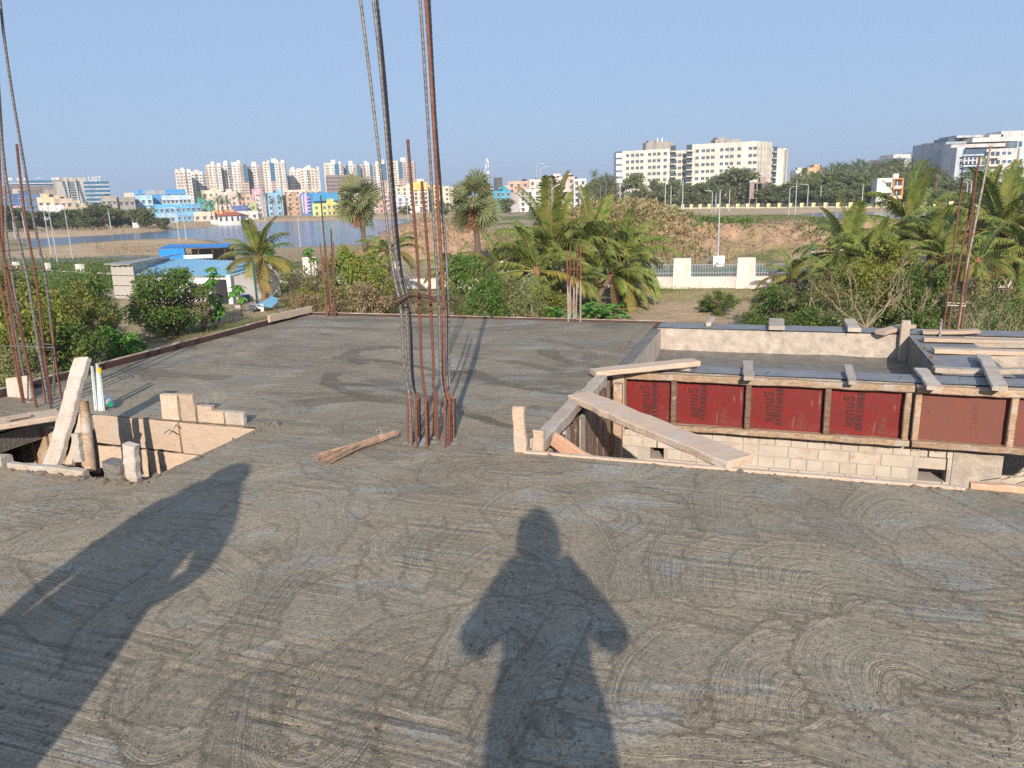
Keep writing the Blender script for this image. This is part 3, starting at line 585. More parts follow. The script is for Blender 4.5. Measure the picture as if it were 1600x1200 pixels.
for k, (x, m_) in enumerate(((15, M_rust), (38, M_batten), (62, M_batten), (85, M_plank))):
    lone(['rust stained upright board in the left opening at the picture edge', 'brown upright board in the left opening, second from the edge', 'brown upright board in the left opening, third from the edge', 'pale upright board in the left opening, half behind the leaning planks'][k], atv(x + 12, 740, 3.95) - Vector((0, 0, .3)), atv(x, 668, 3.95), .12, .03, NU, M_dark if k == 0 else m_, 6, .004, 'upright_board', 'plank')
lone('wide board lying across the left opening out of the picture', at(-60, 672, SL + .06), at(92, 648, SL + .05), .22, .04, NV, M_plank, 14, .006)
tag(MB().plank(atv(36, 655, 4.35), atv(28, 590, 4.42), .26, .03, NU, seg=6, jit=.004).build('square_board', M_cem), 'square grey board standing upright before the left bar cage', 'board')
tag(MB().plank(atv(46, 655, 4.28), atv(45, 628, 4.28), .09, .03, NU, seg=3, jit=.004).build('wood_block', M_plank), 'small wood block leaning against the square grey board', 'wood block')
tag(MB().plank(at(8, 655, SL + .10), at(46, 648, SL + .095), .06, .008, NV, seg=4, jit=.003).build('thin_offcut', M_plank), 'thin offcut lying on the wide board at the picture edge', 'offcut')
# mortar lumps along the rims
rl = MB()
def rim(u0, v0, u1, v1, n, smax=.03):
    for k in range(n):
        t_ = R.random(); p = W(u0 + (u1 - u0) * t_ + R.gauss(0, .012), v0 + (v1 - v0) * t_ + R.gauss(0, .012), R.uniform(-.012, .004)); s_ = R.uniform(.008, smax) * (1 if R.random() < .8 else 1.5); mt = Matrix.Rotation(R.uniform(0, 6.28), 3, 'Z')
        rl.add([p + mt @ Vector((q[0] * s_ * R.uniform(.8, 1.6), q[1] * s_ * R.uniform(.7, 1.2), q[2] * s_ * R.uniform(.4, .8))) for q in OCT], OF)
rim(-4.85, 3.03, -3.3, 3.03, 150); rim(-3.29, 3.05, -3.28, 4.12, 60, .022); rim(-3.32, 4.14, -3.22, 4.22, 26, .04); rim(-1.36, 4.05, 1.4, 4.05, 90, .018); rim(-1.42, 4.2, -1.42, 6.3, 60, .02); rim(-1.42, 6.4, -1.42, 8.7, 60, .025); rim(1.33, 6.7, 1.33, 8.4, 60, .03); rim(-5.0, 4.2, -3.4, 4.2, 40, .018); rim(-5.9, .5, -5.95, 8.6, 60, .02)
tag(rl.build('mortar_lumps', basic('wet_crumbs', (.20, .155, .11)), recentre=False), kind='stuff')
ckm = MB()
for (u_, v_) in ((-.05, 6.40), (.62, 6.42), (.95, 6.44), (1.38, 6.5), (-.62, 8.5), (.3, 8.5)):
    ckm.tube([W(u_ + .007 * math.sin(q * 1.3 + u_ * 9) + q * .006, v_ + q * .024, .0035) for q in range(7)], .0013, 4)
tag(ckm.build('beam_cracks', M_black, recentre=False), kind='stuff')
# pipes and bottle
M_pvc = basic('white_pvc', (.74, .75, .70), (.66, .68, .62), 4, .35, 0); M_mint = basic('mint_stripe', (.30, .58, .46), None, 4, .4, 0)
for k, (xb, yb, xt, yt, lab) in enumerate(((152, 652, 144, 571, 'white plastic pipe with green print standing left of its two neighbours'), (158, 652, 152, 568, 'white plastic pipe standing in the middle of the three'), (163, 652, 156, 582, 'white plastic pipe with a yellow cap at its top'))):
    a, b = atv(xb, yb, 4.22), atv(xt, yt, 4.26); a.z = SL - .02; t = thing('plastic_pipe', a, lab, 'pipe', 'three plastic pipes standing by the left opening')
    MB().tube([a, a.lerp(b, .5), b], .0125, 12).build('tube', M_pvc, t, smooth=True)
    if k != 1:
        MB().tube([a + Vector((.004, -.0105, .02)), b + Vector((.004, -.0105, 0))], .0035, 5).build('stripe', M_mint, t)
    if k == 2: MB().tube([b, b + Vector((0, 0, .035))], .017, 12).build('cap', basic('yellow_cap', (.75, .50, .02), None, 3, .4, 0), t)
    if k == 0: MB().tube([b, b + Vector((.005, 0, .03))], .016, 10).build('cap', M_black, t)
bt = thing('water_bottle', W(-4.62, 4.30, .0), 'crumpled clear water bottle with green cap lying on the slab by the pipes', 'bottle')
s_ = N('clear_bottle_plastic'); s_.col((.80, .80, .82)); s_.set('Roughness', .12); s_.set('Transmission Weight', .55); s_.set('Alpha', .8)
p0, p1 = at(168, 626, SL + .045), at(178, 640, SL + .04); d_ = (p1 - p0).normalized()
MB().tube([p0 - d_ * .08, p0 - d_ * .06, p0, p0 + d_ * .05, p0 + d_ * .09, p0 + d_ * .12], [.022, .036, .038, .033, .034, .014], 14).build('bottle_body', s_.m, bt, smooth=True)
MB().tube([p0 + d_ * .12, p0 + d_ * .145], .018, 12).build('cap', basic('green_cap', (.01, .30, .13), None, 3, .4, 0), bt)
MB().tube([p0 - d_ * .02, p0 + d_ * .03], [.0375, .0345], 14, cap=False).build('label_band', basic('label_pink', (.62, .50, .50), (.30, .36, .5), 20, .6, 0), bt)

# ================================================================ reinforcing bars
RIBT = []
def rebar(mb, pts, r=.009, mat=0, rib=True, n=7):
    """ribbed bar: the radius swells at close steps along the bar"""
    pts = [Vector(p) for p in pts]; P = []; rr = []
    for i in range(len(pts) - 1):
        L = (pts[i + 1] - pts[i]).length; k = max(1, int(L / .016)) if rib else 1
        for j in range(k): P.append(pts[i].lerp(pts[i + 1], j / k)); rr.append(r * (1.10 if (len(rr) % 2) else .92) if rib else r)
    P.append(pts[-1]); rr.append(r); mb.tube(P, rr, n, mat); return mb
def smooth_path(pts, k=6):
    pts = [Vector(p) for p in pts]; out = []
    for i in range(len(pts) - 1):
        p0, p1, p2, p3 = pts[max(i - 1, 0)], pts[i], pts[i + 1], pts[min(i + 2, len(pts) - 1)]
        for j in range(k):
            t = j / k; out.append(.5 * ((2 * p1) + (p2 - p0) * t + (2 * p0 - 5 * p1 + 4 * p2 - p3) * t * t + (3 * p1 - p0 - 3 * p2 + p3) * t ** 3))
    out.append(pts[-1]); return out
# central cage: (list of (px, py, y), material, radius)
cg = thing('rebar_cage', at(675, 690, SL), 'tall cage of ribbed and rusty bars rising out of the middle of the slab', 'rebar cage')
long_bars = [
 ([(640, 688), (640, 625), (631, 570), (626, 480), (611, 400), (578, 120), (556, -60)], 4.50, M_steel, .0088),
 ([(647, 690), (648, 630), (640, 585), (634, 480), (619, 400), (596, 120), (576, -60)], 4.58, M_steel, .0092),
 ([(652, 690), (652, 640), (645, 590), (640, 480), (624, 400), (601, 120), (583, -60)], 4.70, M_steel, .0092),
 ([(697, 693), (697, 640), (689, 590), (686, 480), (681, 400), (663, 100), (652, -60)], 4.48, M_steel, .0088),
 ([(704, 692), (703, 640), (694, 590), (693, 480), (689, 400), (672, 100), (661, -60)], 4.56, M_rust, .0105),
 ([(710, 688), (709, 640), (702, 590), (700, 480), (697, 400), (680, 180), (668, -60)], 4.72, M_steel, .0086),
 ([(669, 690), (669, 630), (663, 610), (658, 560), (655, 460), (652, 400), (637, 218)], 4.52, M_rust, .0090),
 ([(681, 683), (680, 620), (677, 600), (677, 560), (672, 460), (669, 400), (659, 283)], 4.64, M_rust, .0090),
]
for pts, y, m_, r_ in long_bars:
    Pw = [aty(px, py, y) for px, py in pts]; Pw[0].z = SL - .05
    rebar(MB(), smooth_path(Pw, 5), r_, 0, True).build('long_bar', m_, cg, smooth=False)
for (xb, yb, xt, yt, y, m_) in ((637, 684, 636, 612, 4.55, M_rust), (643, 688, 641, 622, 4.5, M_rust), (650, 690, 650, 615, 4.45, M_rust), (656, 686, 655, 618, 4.62, M_rust), (666, 690, 665, 624, 4.45, M_rust), (677, 682, 679, 612, 4.7, M_rust), (684, 682, 682, 615, 4.6, M_rust), (694, 692, 695, 620, 4.44, M_rust), (701, 690, 702, 615, 4.5, M_rust), (708, 688, 708, 616, 4.6, M_rust), (712, 684, 711, 620, 4.75, M_steelw)):
    a, b = aty(xb, yb, y), aty(xt, yt, y); a.z = SL - .05; rebar(MB(), [a, b], .0080).build('starter_bar', m_, cg)
st_ = [aty(x, y_, d) for x, y_, d in ((622, 470, 4.46), (700, 472, 4.42), (704, 466, 4.72), (640, 464, 4.76), (622, 470, 4.46))]
MB().tube(st_, .0042, 6).build('stirrup', M_wire, cg)
ww = MB()
for k in range(10):
    o = Vector((R.uniform(-.02, .02), R.uniform(-.03, .03), R.uniform(-.02, .02)))
    ww.tube(smooth_path([aty(618, 478, 4.5) + o * 1.6, aty(628, 470, 4.45) + o, aty(645, 461, 4.45) + o * .7, aty(668, 464, 4.5) + o * .6, aty(682, 470, 4.5) + o * .3], 3), .002, 4)
ww.build('wire_hank', M_wire, cg)
mc = MB()
for k in range(26): 
    p = at(R.uniform(632, 716), R.uniform(684, 696), SL); s_ = R.uniform(.01, .028); mc.add([p + Vector((q[0] * s_ * 1.5, q[1] * s_, max(q[2], -.1) * s_ * .55)) for q in OCT], OF)
mc.build('mortar_collar', M_beam, cg)
# left cage
cg = thing('rebar_cage', at(66, 630, SL), 'leaning bar cage at the left picture edge with two tie rings', 'rebar cage')
for pts, y, m_, r_ in (([(28, 590), (-2, 430)], 5.9, M_rust, .0095), ([(40, 600), (16, 470), (-4, 330)], 6.2, M_steel, .0095), ([(58, 640), (33, 520), (10, 420), (-8, 330)], 5.75, M_rust, .0105),
        ([(80, 650), (60, 540), (42, 430), (8, 270), (-12, 20)], 5.6, M_steel, .0105), ([(85, 650), (70, 560), (58, 450), (38, 330), (26, 225)], 5.85, M_rust, .0095), ([(86, 640), (84, 560), (72, 440), (52, 340), (12, 100), (-6, -60)], 6.1, M_steel, .0100),
        ([(24, 560), (12, 460), (5, 380), (-6, 140), (-14, 0)], 6.0, M_rust, .0095), ([(30, 500), (14, 400), (8, 300), (0, 160), (-8, 60)], 6.2, M_steel, .009)):
    Pw = [aty(px, py, y) for px, py in pts]; Pw[0].z = SL - .04
    rebar(MB(), smooth_path(Pw, 4), r_, 0, True).build('long_bar', m_, cg)
for (xb, yb, xt, yt, y) in ((80, 636, 52, 490, 5.7), (95, 622, 80, 508, 6.0), (72, 640, 60, 520, 5.9)):
    a, b = aty(xb, yb, y), aty(xt, yt, y); a.z = SL - .04; rebar(MB(), [a, b], .0095).build('starter_bar', M_rust, cg)
for L_, m_ in (([(-20, 414, 5.7), (66, 417, 5.6), (64, 421, 6.1), (-20, 420, 6.2)], M_rust), ([(-5, 540, 5.9), (20, 541, 5.75), (84, 543, 5.65), (80, 538, 6.1), (20, 537, 6.2)], M_steel)):
    MB().tube([aty(*q) for q in L_], .0048, 6).build('stirrup', m_, cg)
# right cage
cg = thing('rebar_cage', at(1492, 525, SL), 'slim rusty bar cage leaning right at the far right corner of the slab', 'rebar cage')
for (xb, yb, xm, ym, xt, yt, y, m_) in ((1473, 525, 1480, 470, 1504, 278, 7.75, M_rust), (1479, 534, 1490, 460, 1531, 244, 7.5, M_rust), (1492, 537, 1505, 450, 1527, 262, 7.45, M_rust), (1495, 533, 1508, 430, 1548, 228, 7.7, M_steelw), (1500, 528, 1512, 430, 1520, 330, 7.85, M_rust)):
    P = [aty(xb, yb, y), aty(xm, ym, y), aty(xt, yt, y)]; P[0].z = SL - .03; rebar(MB(), P, .0095, 0, True, 6).build('long_bar', m_, cg)
MB().tube([aty(1481, 477, 7.5), aty(1508, 478, 7.45), aty(1508, 474, 7.8), aty(1480, 473, 7.8), aty(1481, 477, 7.5)], .006, 6).build('stirrup', M_cem, cg)
MB().tube([at(1468, 530, SL), at(1470, 498, SL) * 0 + aty(1471, 500, 7.7)], .012, 6).build('short_pipe', M_steelw, cg)
# short far cage
cg = thing('rebar_cage', at(897, 502, SL), 'short bundle of bars with one tie ring at the middle of the far slab rim', 'rebar cage')
for (xb, xt, yt, dy) in ((888, 886, 397, 0), (893, 891, 385, .2), (897, 897, 402, .05), (902, 903, 388, .2), (907, 907, 383, 0), (908, 906, 420, .1), (890, 890, 420, .15)):
    a = at(xb, 502, SL); a.y += dy; b = aty(xt, yt, a.y); a.z = SL - .03; b2 = a.lerp(b, .55)
    rebar(MB(), [a, b2], .010, 0, False, 6).build('bar_foot', M_steelw, cg); rebar(MB(), [b2, b], .009, 0, False, 6).build('bar', M_rust, cg)
a = at(897, 502, SL); MB().tube([aty(885, 421, a.y), aty(908, 422, a.y), aty(909, 419, a.y + .25), aty(886, 418, a.y + .25), aty(885, 421, a.y)], .007, 5).build('stirrup', M_rust, cg)
cg = thing('rebar_cage', at(519, 494, SL), 'thin spread of bars at the far left rim with one bar much taller', 'rebar cage')
for (xb, xt, yt, m_) in ((516, 501, 305, M_wire), (512, 500, 380, M_rust), (519, 508, 378, M_rust), (523, 521, 378, M_rust), (524, 517, 358, M_wire), (510, 505, 400, M_rust)):
    a = at(xb, 494, SL); b = aty(xt, yt, a.y); a.z = SL - .03; rebar(MB(), [a, b], .010, 0, False, 6).build('bar', m_, cg)
a = at(519, 494, SL); MB().tube([aty(502, 410, a.y), aty(522, 410, a.y), aty(522, 408, a.y + .25), aty(503, 408, a.y + .25), aty(502, 410, a.y)], .006, 5).build('stirrup', M_rust, cg)
# ================================================================ broom
M_straw = basic('broom_straw', (.50, .30, .20), (.34, .20, .13), 30, .8, 0)
br = thing('straw_broom', at(560, 695, SL), 'bound coconut rib broom lying on the slab left of the tall cage', 'broom')
h0, h1 = at(612, 679, SL + .035), at(505, 714, SL + .03); ax = (h1 - h0).normalized(); sd = ax.cross(Vector((0, 0, 1)))
s1, s2 = MB(), MB()
for k in range(190):
    a = R.uniform(0, 6.28); rr = R.random() ** .5; o1 = (sd * math.cos(a) * .022 + Vector((0, 0, math.sin(a) * .018))) * rr; L = R.uniform(.40, .56)
    sp = 1.0 + 2.6 * R.random(); e = h0 + ax * L + sd * (R.uniform(-1, 1) * .085 * (L / .5) ** 2) + Vector((0, 0, -.018 + abs(math.sin(a)) * .022 * rr))
    mid = h0 + ax * L * .45 + o1 * 1.15
    (s1 if k % 3 else s2).tube([h0 + o1 - ax * R.uniform(0, .05), mid, e], [.0022, .0019, .0013], 4)
s1.build('straws', M_straw, br); s2.build('tip_straws', basic('straw_grey', (.36, .29, .23), (.22, .17, .13), 30, .8, 0), br)
MB().tube([h0 + ax * .07 + sd * .026 * math.cos(t * .7) + Vector((0, 0, .022 * math.sin(t * .7) + .001)) + ax * t * .0016 for t in range(28)], .0022, 4).build('binding', basic('jute_tie', (.60, .42, .33), None, 20, .9, 0), br)
MB().tube([h0 + ax * .08 + Vector((0, 0, .02)), h0 + ax * .09 + Vector((.0, .02, .06)), h0 + ax * .10 + Vector((-.02, .02, .045))], .002, 4).build('loose_tie_end', basic('jute_tie', (.60, .42, .33)), br)
# ================================================================ the two people whose shadows fall on the slab
def person(label, base, J, edges, rad, skin_top, wrap=1.0, facing=0.0, shirt=(.12, .16, .22), trousers=(.05, .05, .07), hands=()):
    s = N('person_clothing'); z = s.n('ShaderNodeSeparateXYZ'); s.l(s.tc('Object'), z.inputs[0])
    c = s.mix(s.ramp(s.math('DIVIDE', z.outputs[2], 2.0), [(.499, 0.), (.5, 1.)]), trousers, shirt)
    c = s.mix(s.ramp(s.math('DIVIDE', z.outputs[2], 2.0), [(skin_top / 2 - .001, 0.), (skin_top / 2, 1.)]), c, (.22, .11, .06)); s.col(c); s.set('Roughness', .8)
    t = thing('person', base, label, 'person', rz=facing)
    me = bpy.data.meshes.new('body'); names = list(J); me.from_pydata([J[k] for k in names], [(names.index(a), names.index(b)) for a, b in edges], [])
    o = bpy.data.objects.new('body', me); col.objects.link(o); o.parent = t
    me.materials.append(s.m); sk = o.modifiers.new('skin', 'SKIN'); sk.use_smooth_shade = True
    lay = me.skin_vertices[0] if me.skin_vertices else None
    if lay is None: return t
    for i, k in enumerate(names):
        rr = rad[k]; lay.data[i].radius = rr if isinstance(rr, tuple) else (rr, rr); lay.data[i].use_root = (k == 'pelvis')
    ss = o.modifiers.new('sub', 'SUBSURF'); ss.levels = 2; ss.render_levels = 2
    M_skin = basic('skin', (.24, .12, .07), None, 8, .6, 0); M_hair = basic('hair', (.012, .010, .009), None, 30, .6, .3, .004)
    hx, hy, hz = J['head']
    bm = MB(); P = []; F = []
    for i in range(9):
        la = math.pi * (i / 8 - .5)
        for k in range(14):
            lo = 2 * math.pi * k / 14; jaw = 1 - .28 * max(0, -math.sin(la)); P.append((hx + .078 * math.cos(la) * math.cos(lo) * jaw, hy + .098 * math.cos(la) * math.sin(lo) * (1 - .1 * max(0, -math.sin(la))), hz + .118 * math.sin(la)))
    for i in range(8):
        for k in range(14): F.append((i * 14 + k, i * 14 + (k + 1) % 14, (i + 1) * 14 + (k + 1) % 14, (i + 1) * 14 + k))
    bm.add(P, F)
    bm.add([(hx - .014, hy + .09, hz - .03), (hx + .014, hy + .09, hz - .03), (hx, hy + .118, hz - .028), (hx, hy + .092, hz + .025)], [(0, 1, 2), (1, 3, 2), (3, 0, 2)])
    for sx in (-1, 1): bm.box((hx + sx * .079, hy - .005, hz - .005), (.014, .035, .06))
    hd = bm.build('head', M_skin, t, recentre=False, smooth=True)
    hm = MB(); hm.add([((p[0] - hx) * 1.06 * wrap + hx, (p[1] - hy) * 1.06 * wrap + hy - .006, (p[2] - hz) * 1.06 + hz) for p in P], [f for f in F if sum(P[i][2] for i in f) / 4 > hz + .045 or (sum(P[i][1] for i in f) / 4 < hy - .02 and sum(P[i][2] for i in f) / 4 > hz - .05)]); hm.build('hair', M_hair, hd, recentre=False, smooth=True)
    for sx in (-1, 1): MB().tube([(hx + sx * .03, hy + .088, hz + .01), (hx + sx * .03, hy + .094, hz + .01)], .010, 8).build('eye', basic('eye_white', (.6, .58, .55), (.02, .01, .01), 60, .3, 0), hd, recentre=False)
    MB().box((hx, hy + .088, hz - .062), (.045, .012, .012)).build('mouth', basic('lips', (.20, .07, .05), None, 9, .5, 0), hd, recentre=False)
    for (hp, dr, cur, sd) in hands:
        hp, dr, cur = Vector(hp), Vector(dr).normalized(), Vector(cur).normalized(); sw = dr.cross(cur).normalized() * sd; h = MB()
        h.plank(hp - dr * .01, hp + dr * .085, .08, .028, sw, seg=4, jit=.001)
        for q in range(4):
            L = (.068, .078, .072, .055)[q]; a = hp + dr * .08 + sw * (-.03 + .02 * q); h.tube([a, a + dr * L * .45 + cur * .006, a + dr * L * .62 + cur * L * .35, a + dr * L * .6 + cur * L * .72], [.0095, .009, .008, .0065], 7)
        a = hp + dr * .02 - sw * .04; h.tube([a, a + dr * .03 - sw * .02 + cur * .01, a + dr * .055 - sw * .012 + cur * .03], [.012, .010, .008], 7)
        h.build('hand', M_skin, t, recentre=False, smooth=True)
    return t
legs = {'hipL': (-.09, 0, .92), 'kneeL': (-.10, .02, .50), 'ankL': (-.11, -.01, .09), 'toeL': (-.12, .14, .035), 'hipR': (.09, 0, .92), 'kneeR': (.10, .02, .50), 'ankR': (.11, -.01, .09), 'toeR': (.12, .14, .035)}
lege = [('pelvis', 'hipL'), ('hipL', 'kneeL'), ('kneeL', 'ankL'), ('ankL', 'toeL'), ('pelvis', 'hipR'), ('hipR', 'kneeR'), ('kneeR', 'ankR'), ('ankR', 'toeR'), ('pelvis', 'waist'), ('waist', 'chest'), ('chest', 'neck'), ('neck', 'head')]
rad = {'pelvis': (.195, .13), 'waist': (.185, .12), 'chest': (.17, .12), 'neck': .055, 'head': .06, 'hipL': .12, 'hipR': .12, 'kneeL': .10, 'kneeR': .10, 'ankL': .042, 'ankR': .042, 'toeL': .032, 'toeR': .032,
       'shL': .085, 'shR': .085, 'elL': .062, 'elR': .062, 'wrL': .040, 'wrR': .040}
arme = [('chest', 'shL'), ('shL', 'elL'), ('elL', 'wrL'), ('chest', 'shR'), ('shR', 'elR'), ('elR', 'wrR')]
J1 = dict(legs, pelvis=(0, 0, .97), waist=(0, 0, 1.10), chest=(0, 0, 1.34), neck=(0, .01, 1.50), head=(0, .02, 1.60), shL=(-.13, .0, 1.34), shR=(.13, .0, 1.34), elL=(-.265, .10, 1.15), elR=(.265, .10, 1.15), wrL=(-.085, .25, 1.385), wrR=(.085, .25, 1.385))
person('person holding up a phone in both hands, casting the middle shadow', (.03, -.33, SL), J1, lege + arme, rad, 1.47, hands=(((-.08, .265, 1.40), (.1, .05, .9), (.8, .2, -.1), 1), ((.08, .265, 1.40), (-.1, .05, .9), (-.8, .2, -.1), -1)))
ph = thing('phone', (.02, -.010, CH - .035), 'dark phone held sideways at the camera position', 'phone')
MB().box((0, 0, .035), (.158, .008, .074)).build('phone_body', M_black, ph, recentre=False)
J2 = dict(legs, pelvis=(0, 0, .97), waist=(0, 0, 1.10), chest=(0, 0, 1.34), neck=(0, .01, 1.50), head=(0, .02, 1.60), shL=(-.21, 0, 1.43), shR=(.17, 0, 1.43), elL=(-.31, -.04, 1.13), elR=(.295, -.05, 1.13), wrL=(-.28, .04, .90), wrR=(.20, .04, .97))
J2['kneeL'] = (-.16, .03, .5); J2['ankL'] = (-.20, 0, .09); J2['toeL'] = (-.22, .14, .035); J2['kneeR'] = (.15, .03, .5); J2['ankR'] = (.19, 0, .09); J2['toeR'] = (.21, .14, .035)
rad2 = dict(rad, head=.14, neck=.14, pelvis=(.27, .18), waist=(.19, .14), chest=(.23, .15), hipL=.2, hipR=.2, kneeL=.21, kneeR=.21, ankL=.18, ankR=.18, shL=.10, shR=.10, elL=.055, elR=.055)
person('person in loose wraparound cloth left of the camera, casting the broad left shadow', (-1.70, .45, SL), J2, lege + arme, rad2, 1.47, wrap=1.5, facing=math.radians(8), shirt=(.3, .3, .28), hands=(((-.26, .05, .88), (0, .1, -1), (.6, .5, 0), 1), ((.19, .05, .98), (-.5, .3, -.6), (-.5, -.5, -.2), -1)))

# ================================================================ terrain
def world_poly(pxs, z=0.0): return np.array([(at(x, y, z).x, at(x, y, z).y) for x, y in pxs])
LAKE = world_poly([(22, 372), (60, 371.5), (100, 370), (160, 367), (200, 364.5), (250, 360.5), (300, 356), (331, 352.5), (336, 350), (400, 347), (500, 344.5), (600, 342), (650, 341), (700, 342), (730, 352), (700, 366), (665, 377), (600, 387), (470, 393), (400, 395), (370, 392), (345, 385), (333, 380.5), (322, 376.5), (300, 375), (250, 377.5), (170, 381), (120, 385), (60, 391), (30, 391)], -.4)
LAKE2 = world_poly([(1240, 334), (1300, 331), (1400, 331), (1500, 331), (1600, 331), (1900, 336), (1900, 380), (1600, 374), (1500, 360), (1440, 352), (1300, 343)], -.4)
def inpoly(P, x, y):
    c = np.zeros(x.shape, bool); d = np.full(x.shape, 1e9); n = len(P)
    for i in range(n):
        x1, y1 = P[i]; x2, y2 = P[(i + 1) % n]
        cond = ((y1 > y) != (y2 > y)); xi = (x2 - x1) * (y - y1) / (y2 - y1 + 1e-12) + x1; c ^= cond & (x < xi)
        ex, ey = x2 - x1, y2 - y1; t = np.clip(((x - x1) * ex + (y - y1) * ey) / (ex * ex + ey * ey + 1e-9), 0, 1); d = np.minimum(d, np.hypot(x - x1 - t * ex, y - y1 - t * ey))
    return c, d
def sm(a, b, x): t = np.clip((x - a) / (b - a), 0, 1); return t * t * (3 - 2 * t)
def gauss(x, y, cx, cy, sx, sy): return np.exp(-((x - cx) / sx) ** 2 - ((y - cy) / sy) ** 2)
def height(x, y):
    h = (fbm(x * .08 + 50, y * .08 + 50, 5) - .5) * .5
    for P in (LAKE, LAKE2):
        c, d = inpoly(P, x, y); h = np.where(c, -np.minimum(1.8, .42 + d * .15), h * np.clip(d / 12, 0, 1) + np.where(d < 3, -.40 * (1 - d / 3), 0) + .25 * np.clip(d / 4, 0, 1))
    # earth embankment on the right, falling away towards the far side
    rug = fbm(x * .35 + 9, y * .35 + 7, 15, 6); crag = np.abs(fbm(x * .8 + 3, y * .8, 33, 4) - .5)
    xr = sm(9, 15, x) * (1 - .35 * sm(30, 50, x))
    f = sm(68.5, 80, y + (rug - .5) * 5) * (1 - sm(118, 134, y)) * (1 - .24 * sm(84, 120, y))
    h = h + xr * f * (2.95 + (rug - .5) * 1.1) - xr * np.clip(f * (1 - f) * 4, 0, 1) * crag * 2.2
    h = h + 1.9 * gauss(x, y, 11.5, 80, 6.5, 7) + 3.9 * gauss(x, y, 7.8, 74, 5.8, 6) * (.7 + rug * .6)
    h = h + (2.9 + (rug - .5) * 2.5) * gauss(x, y, -4.2, 82, 6.5, 6.5) + 3.0 * gauss(x, y, -11, 79, 5, 5)
    # rising ground under the far right grove
    h = h + 9.0 * sm(215, 330, y) * sm(70, 170, x) + 2.0 * sm(400, 700, y)
    return h
def gz(x, y): return float(height(np.array([float(x)]), np.array([float(y)]))[0])
nr, na = 400, 420
rr = np.concatenate([9.5 * (64 / 9.5) ** np.linspace(0, 1, 90, endpoint=False), np.linspace(64, 92, 130, endpoint=False), 92 * (4200 / 92) ** np.linspace(0, 1, 180)]); aa = np.radians(np.linspace(-52, 52, na))
# finer rows where banks and mounds are
RRR, AAA = np.meshgrid(rr, aa, indexing='ij'); GX = RRR * np.sin(AAA); GY = RRR * np.cos(AAA); GZ = height(GX, GY)
def zone(P, soft=1.5, pad=0.0):
    c, d = inpoly(P, GX, GY); sd = np.where(c, d, -d) + pad; return np.clip(sd / soft + .5, 0, 1)
sand = zone(world_poly([(20, 398), (100, 388), (170, 382), (250, 378), (300, 375), (335, 381), (390, 392), (250, 404), (170, 402), (150, 408), (20, 412)]), 3) + .75 * zone(world_poly([(0, 361), (120, 358), (210, 353), (330, 343), (600, 334), (760, 333), (760, 343), (331, 353), (200, 365), (22, 374), (0, 376)]), 3)
sand = sand + zone(world_poly([(985, 470), (1300, 468), (1300, 520), (975, 520)]), 1.5) * .95 + zone(world_poly([(200, 470), (460, 470), (440, 505), (200, 545), (140, 520)]), 2) * .6 + .6 * zone(world_poly([(1000, 326), (1700, 326), (1700, 338), (1000, 338)]), 3)
path_ = zone(world_poly([(850, 425), (1500, 425), (1500, 444), (850, 446)]), .8) + zone(world_poly([(0, 410), (300, 404), (300, 411), (0, 419)]), .8)
soil = np.clip((GZ - 1.0) / 1.0, 0, 1) * (GY < 160)
green = np.clip(fbm(GX * .12 + 3, GY * .12, 27) * 2 - .7, 0, 1)
green = np.clip(green + .9 * zone(world_poly([(40, 415), (200, 415), (200, 475), (0, 500)]), 3) - sand * .6 + soil * (sm(82, 92, GY)) * .4, 0, 1)
me = bpy.data.meshes.new('ground'); GP = np.stack([GX, GY, GZ], -1).reshape(-1, 3)
J_, I_ = np.meshgrid(np.arange(nr - 1), np.arange(na - 1), indexing='ij'); q0 = (J_ * na + I_).ravel(); fc_ = np.stack([q0, q0 + na, q0 + na + 1, q0 + 1], 1)[:, ::-1]
nn = len(GP); GP = np.vstack([GP, [[-9000, -3000, 0.0], [9000, -3000, 0.0]]]); 
me.vertices.add(len(GP)); me.vertices.foreach_set('co', GP.ravel().astype(np.float32)); me.loops.add(fc_.size); me.loops.foreach_set('vertex_index', fc_.ravel().astype(np.int32)); me.polygons.add(len(fc_)); me.polygons.foreach_set('loop_start', np.arange(0, fc_.size, 4, dtype=np.int32)); me.update(calc_edges=True)
me.polygons.foreach_set('use_smooth', [True] * len(fc_))
for nm, A in (('sand', sand), ('path', path_), ('soil', soil), ('green', green)):
    a_ = me.attributes.new(nm, 'FLOAT', 'POINT'); a_.data.foreach_set('value', np.concatenate([np.clip(A, 0, 1).ravel(), [0, 0]]).astype(np.float32))
s = N('ground_surface'); g = s.geo()
f1 = s.noise(g, .35, 8, .65, .4); f2 = s.noise(g, 2.2, 7, .7); f3 = s.noise(g, .06, 4)
dry = s.mix(s.ramp(f2, [(.35, 0.), (.65, 1.)]), (.46, .34, .21), (.33, .25, .15)); grn = s.mix(f2, (.085, .125, .035), (.20, .21, .07))
c = s.mix(s.ramp(s.math('ADD', s.math('MULTIPLY', s.attr('green'), .55), s.math('MULTIPLY', f1, .6)), [(.42, 0.), (.62, 1.)]), dry, grn)
c = s.mix(s.attr('sand'), c, s.mix(s.ramp(f1, [(.35, 0.), (.65, 1.)]), (.60, .43, .27), (.46, .33, .20)))
so_ = s.mix(s.ramp(s.noise(g, .9, 8, .7, .8), [(.35, 0.), (.65, 1.)]), (.56, .37, .23), (.30, .19, .12)); so_ = s.mix(s.ramp(s.math('ADD', s.math('MULTIPLY', f1, .75), s.math('MULTIPLY', s.attr('green'), .35)), [(.54, 0.), (.64, .7)]), so_, (.20, .21, .08))
c = s.mix(s.attr('soil'), c, so_)
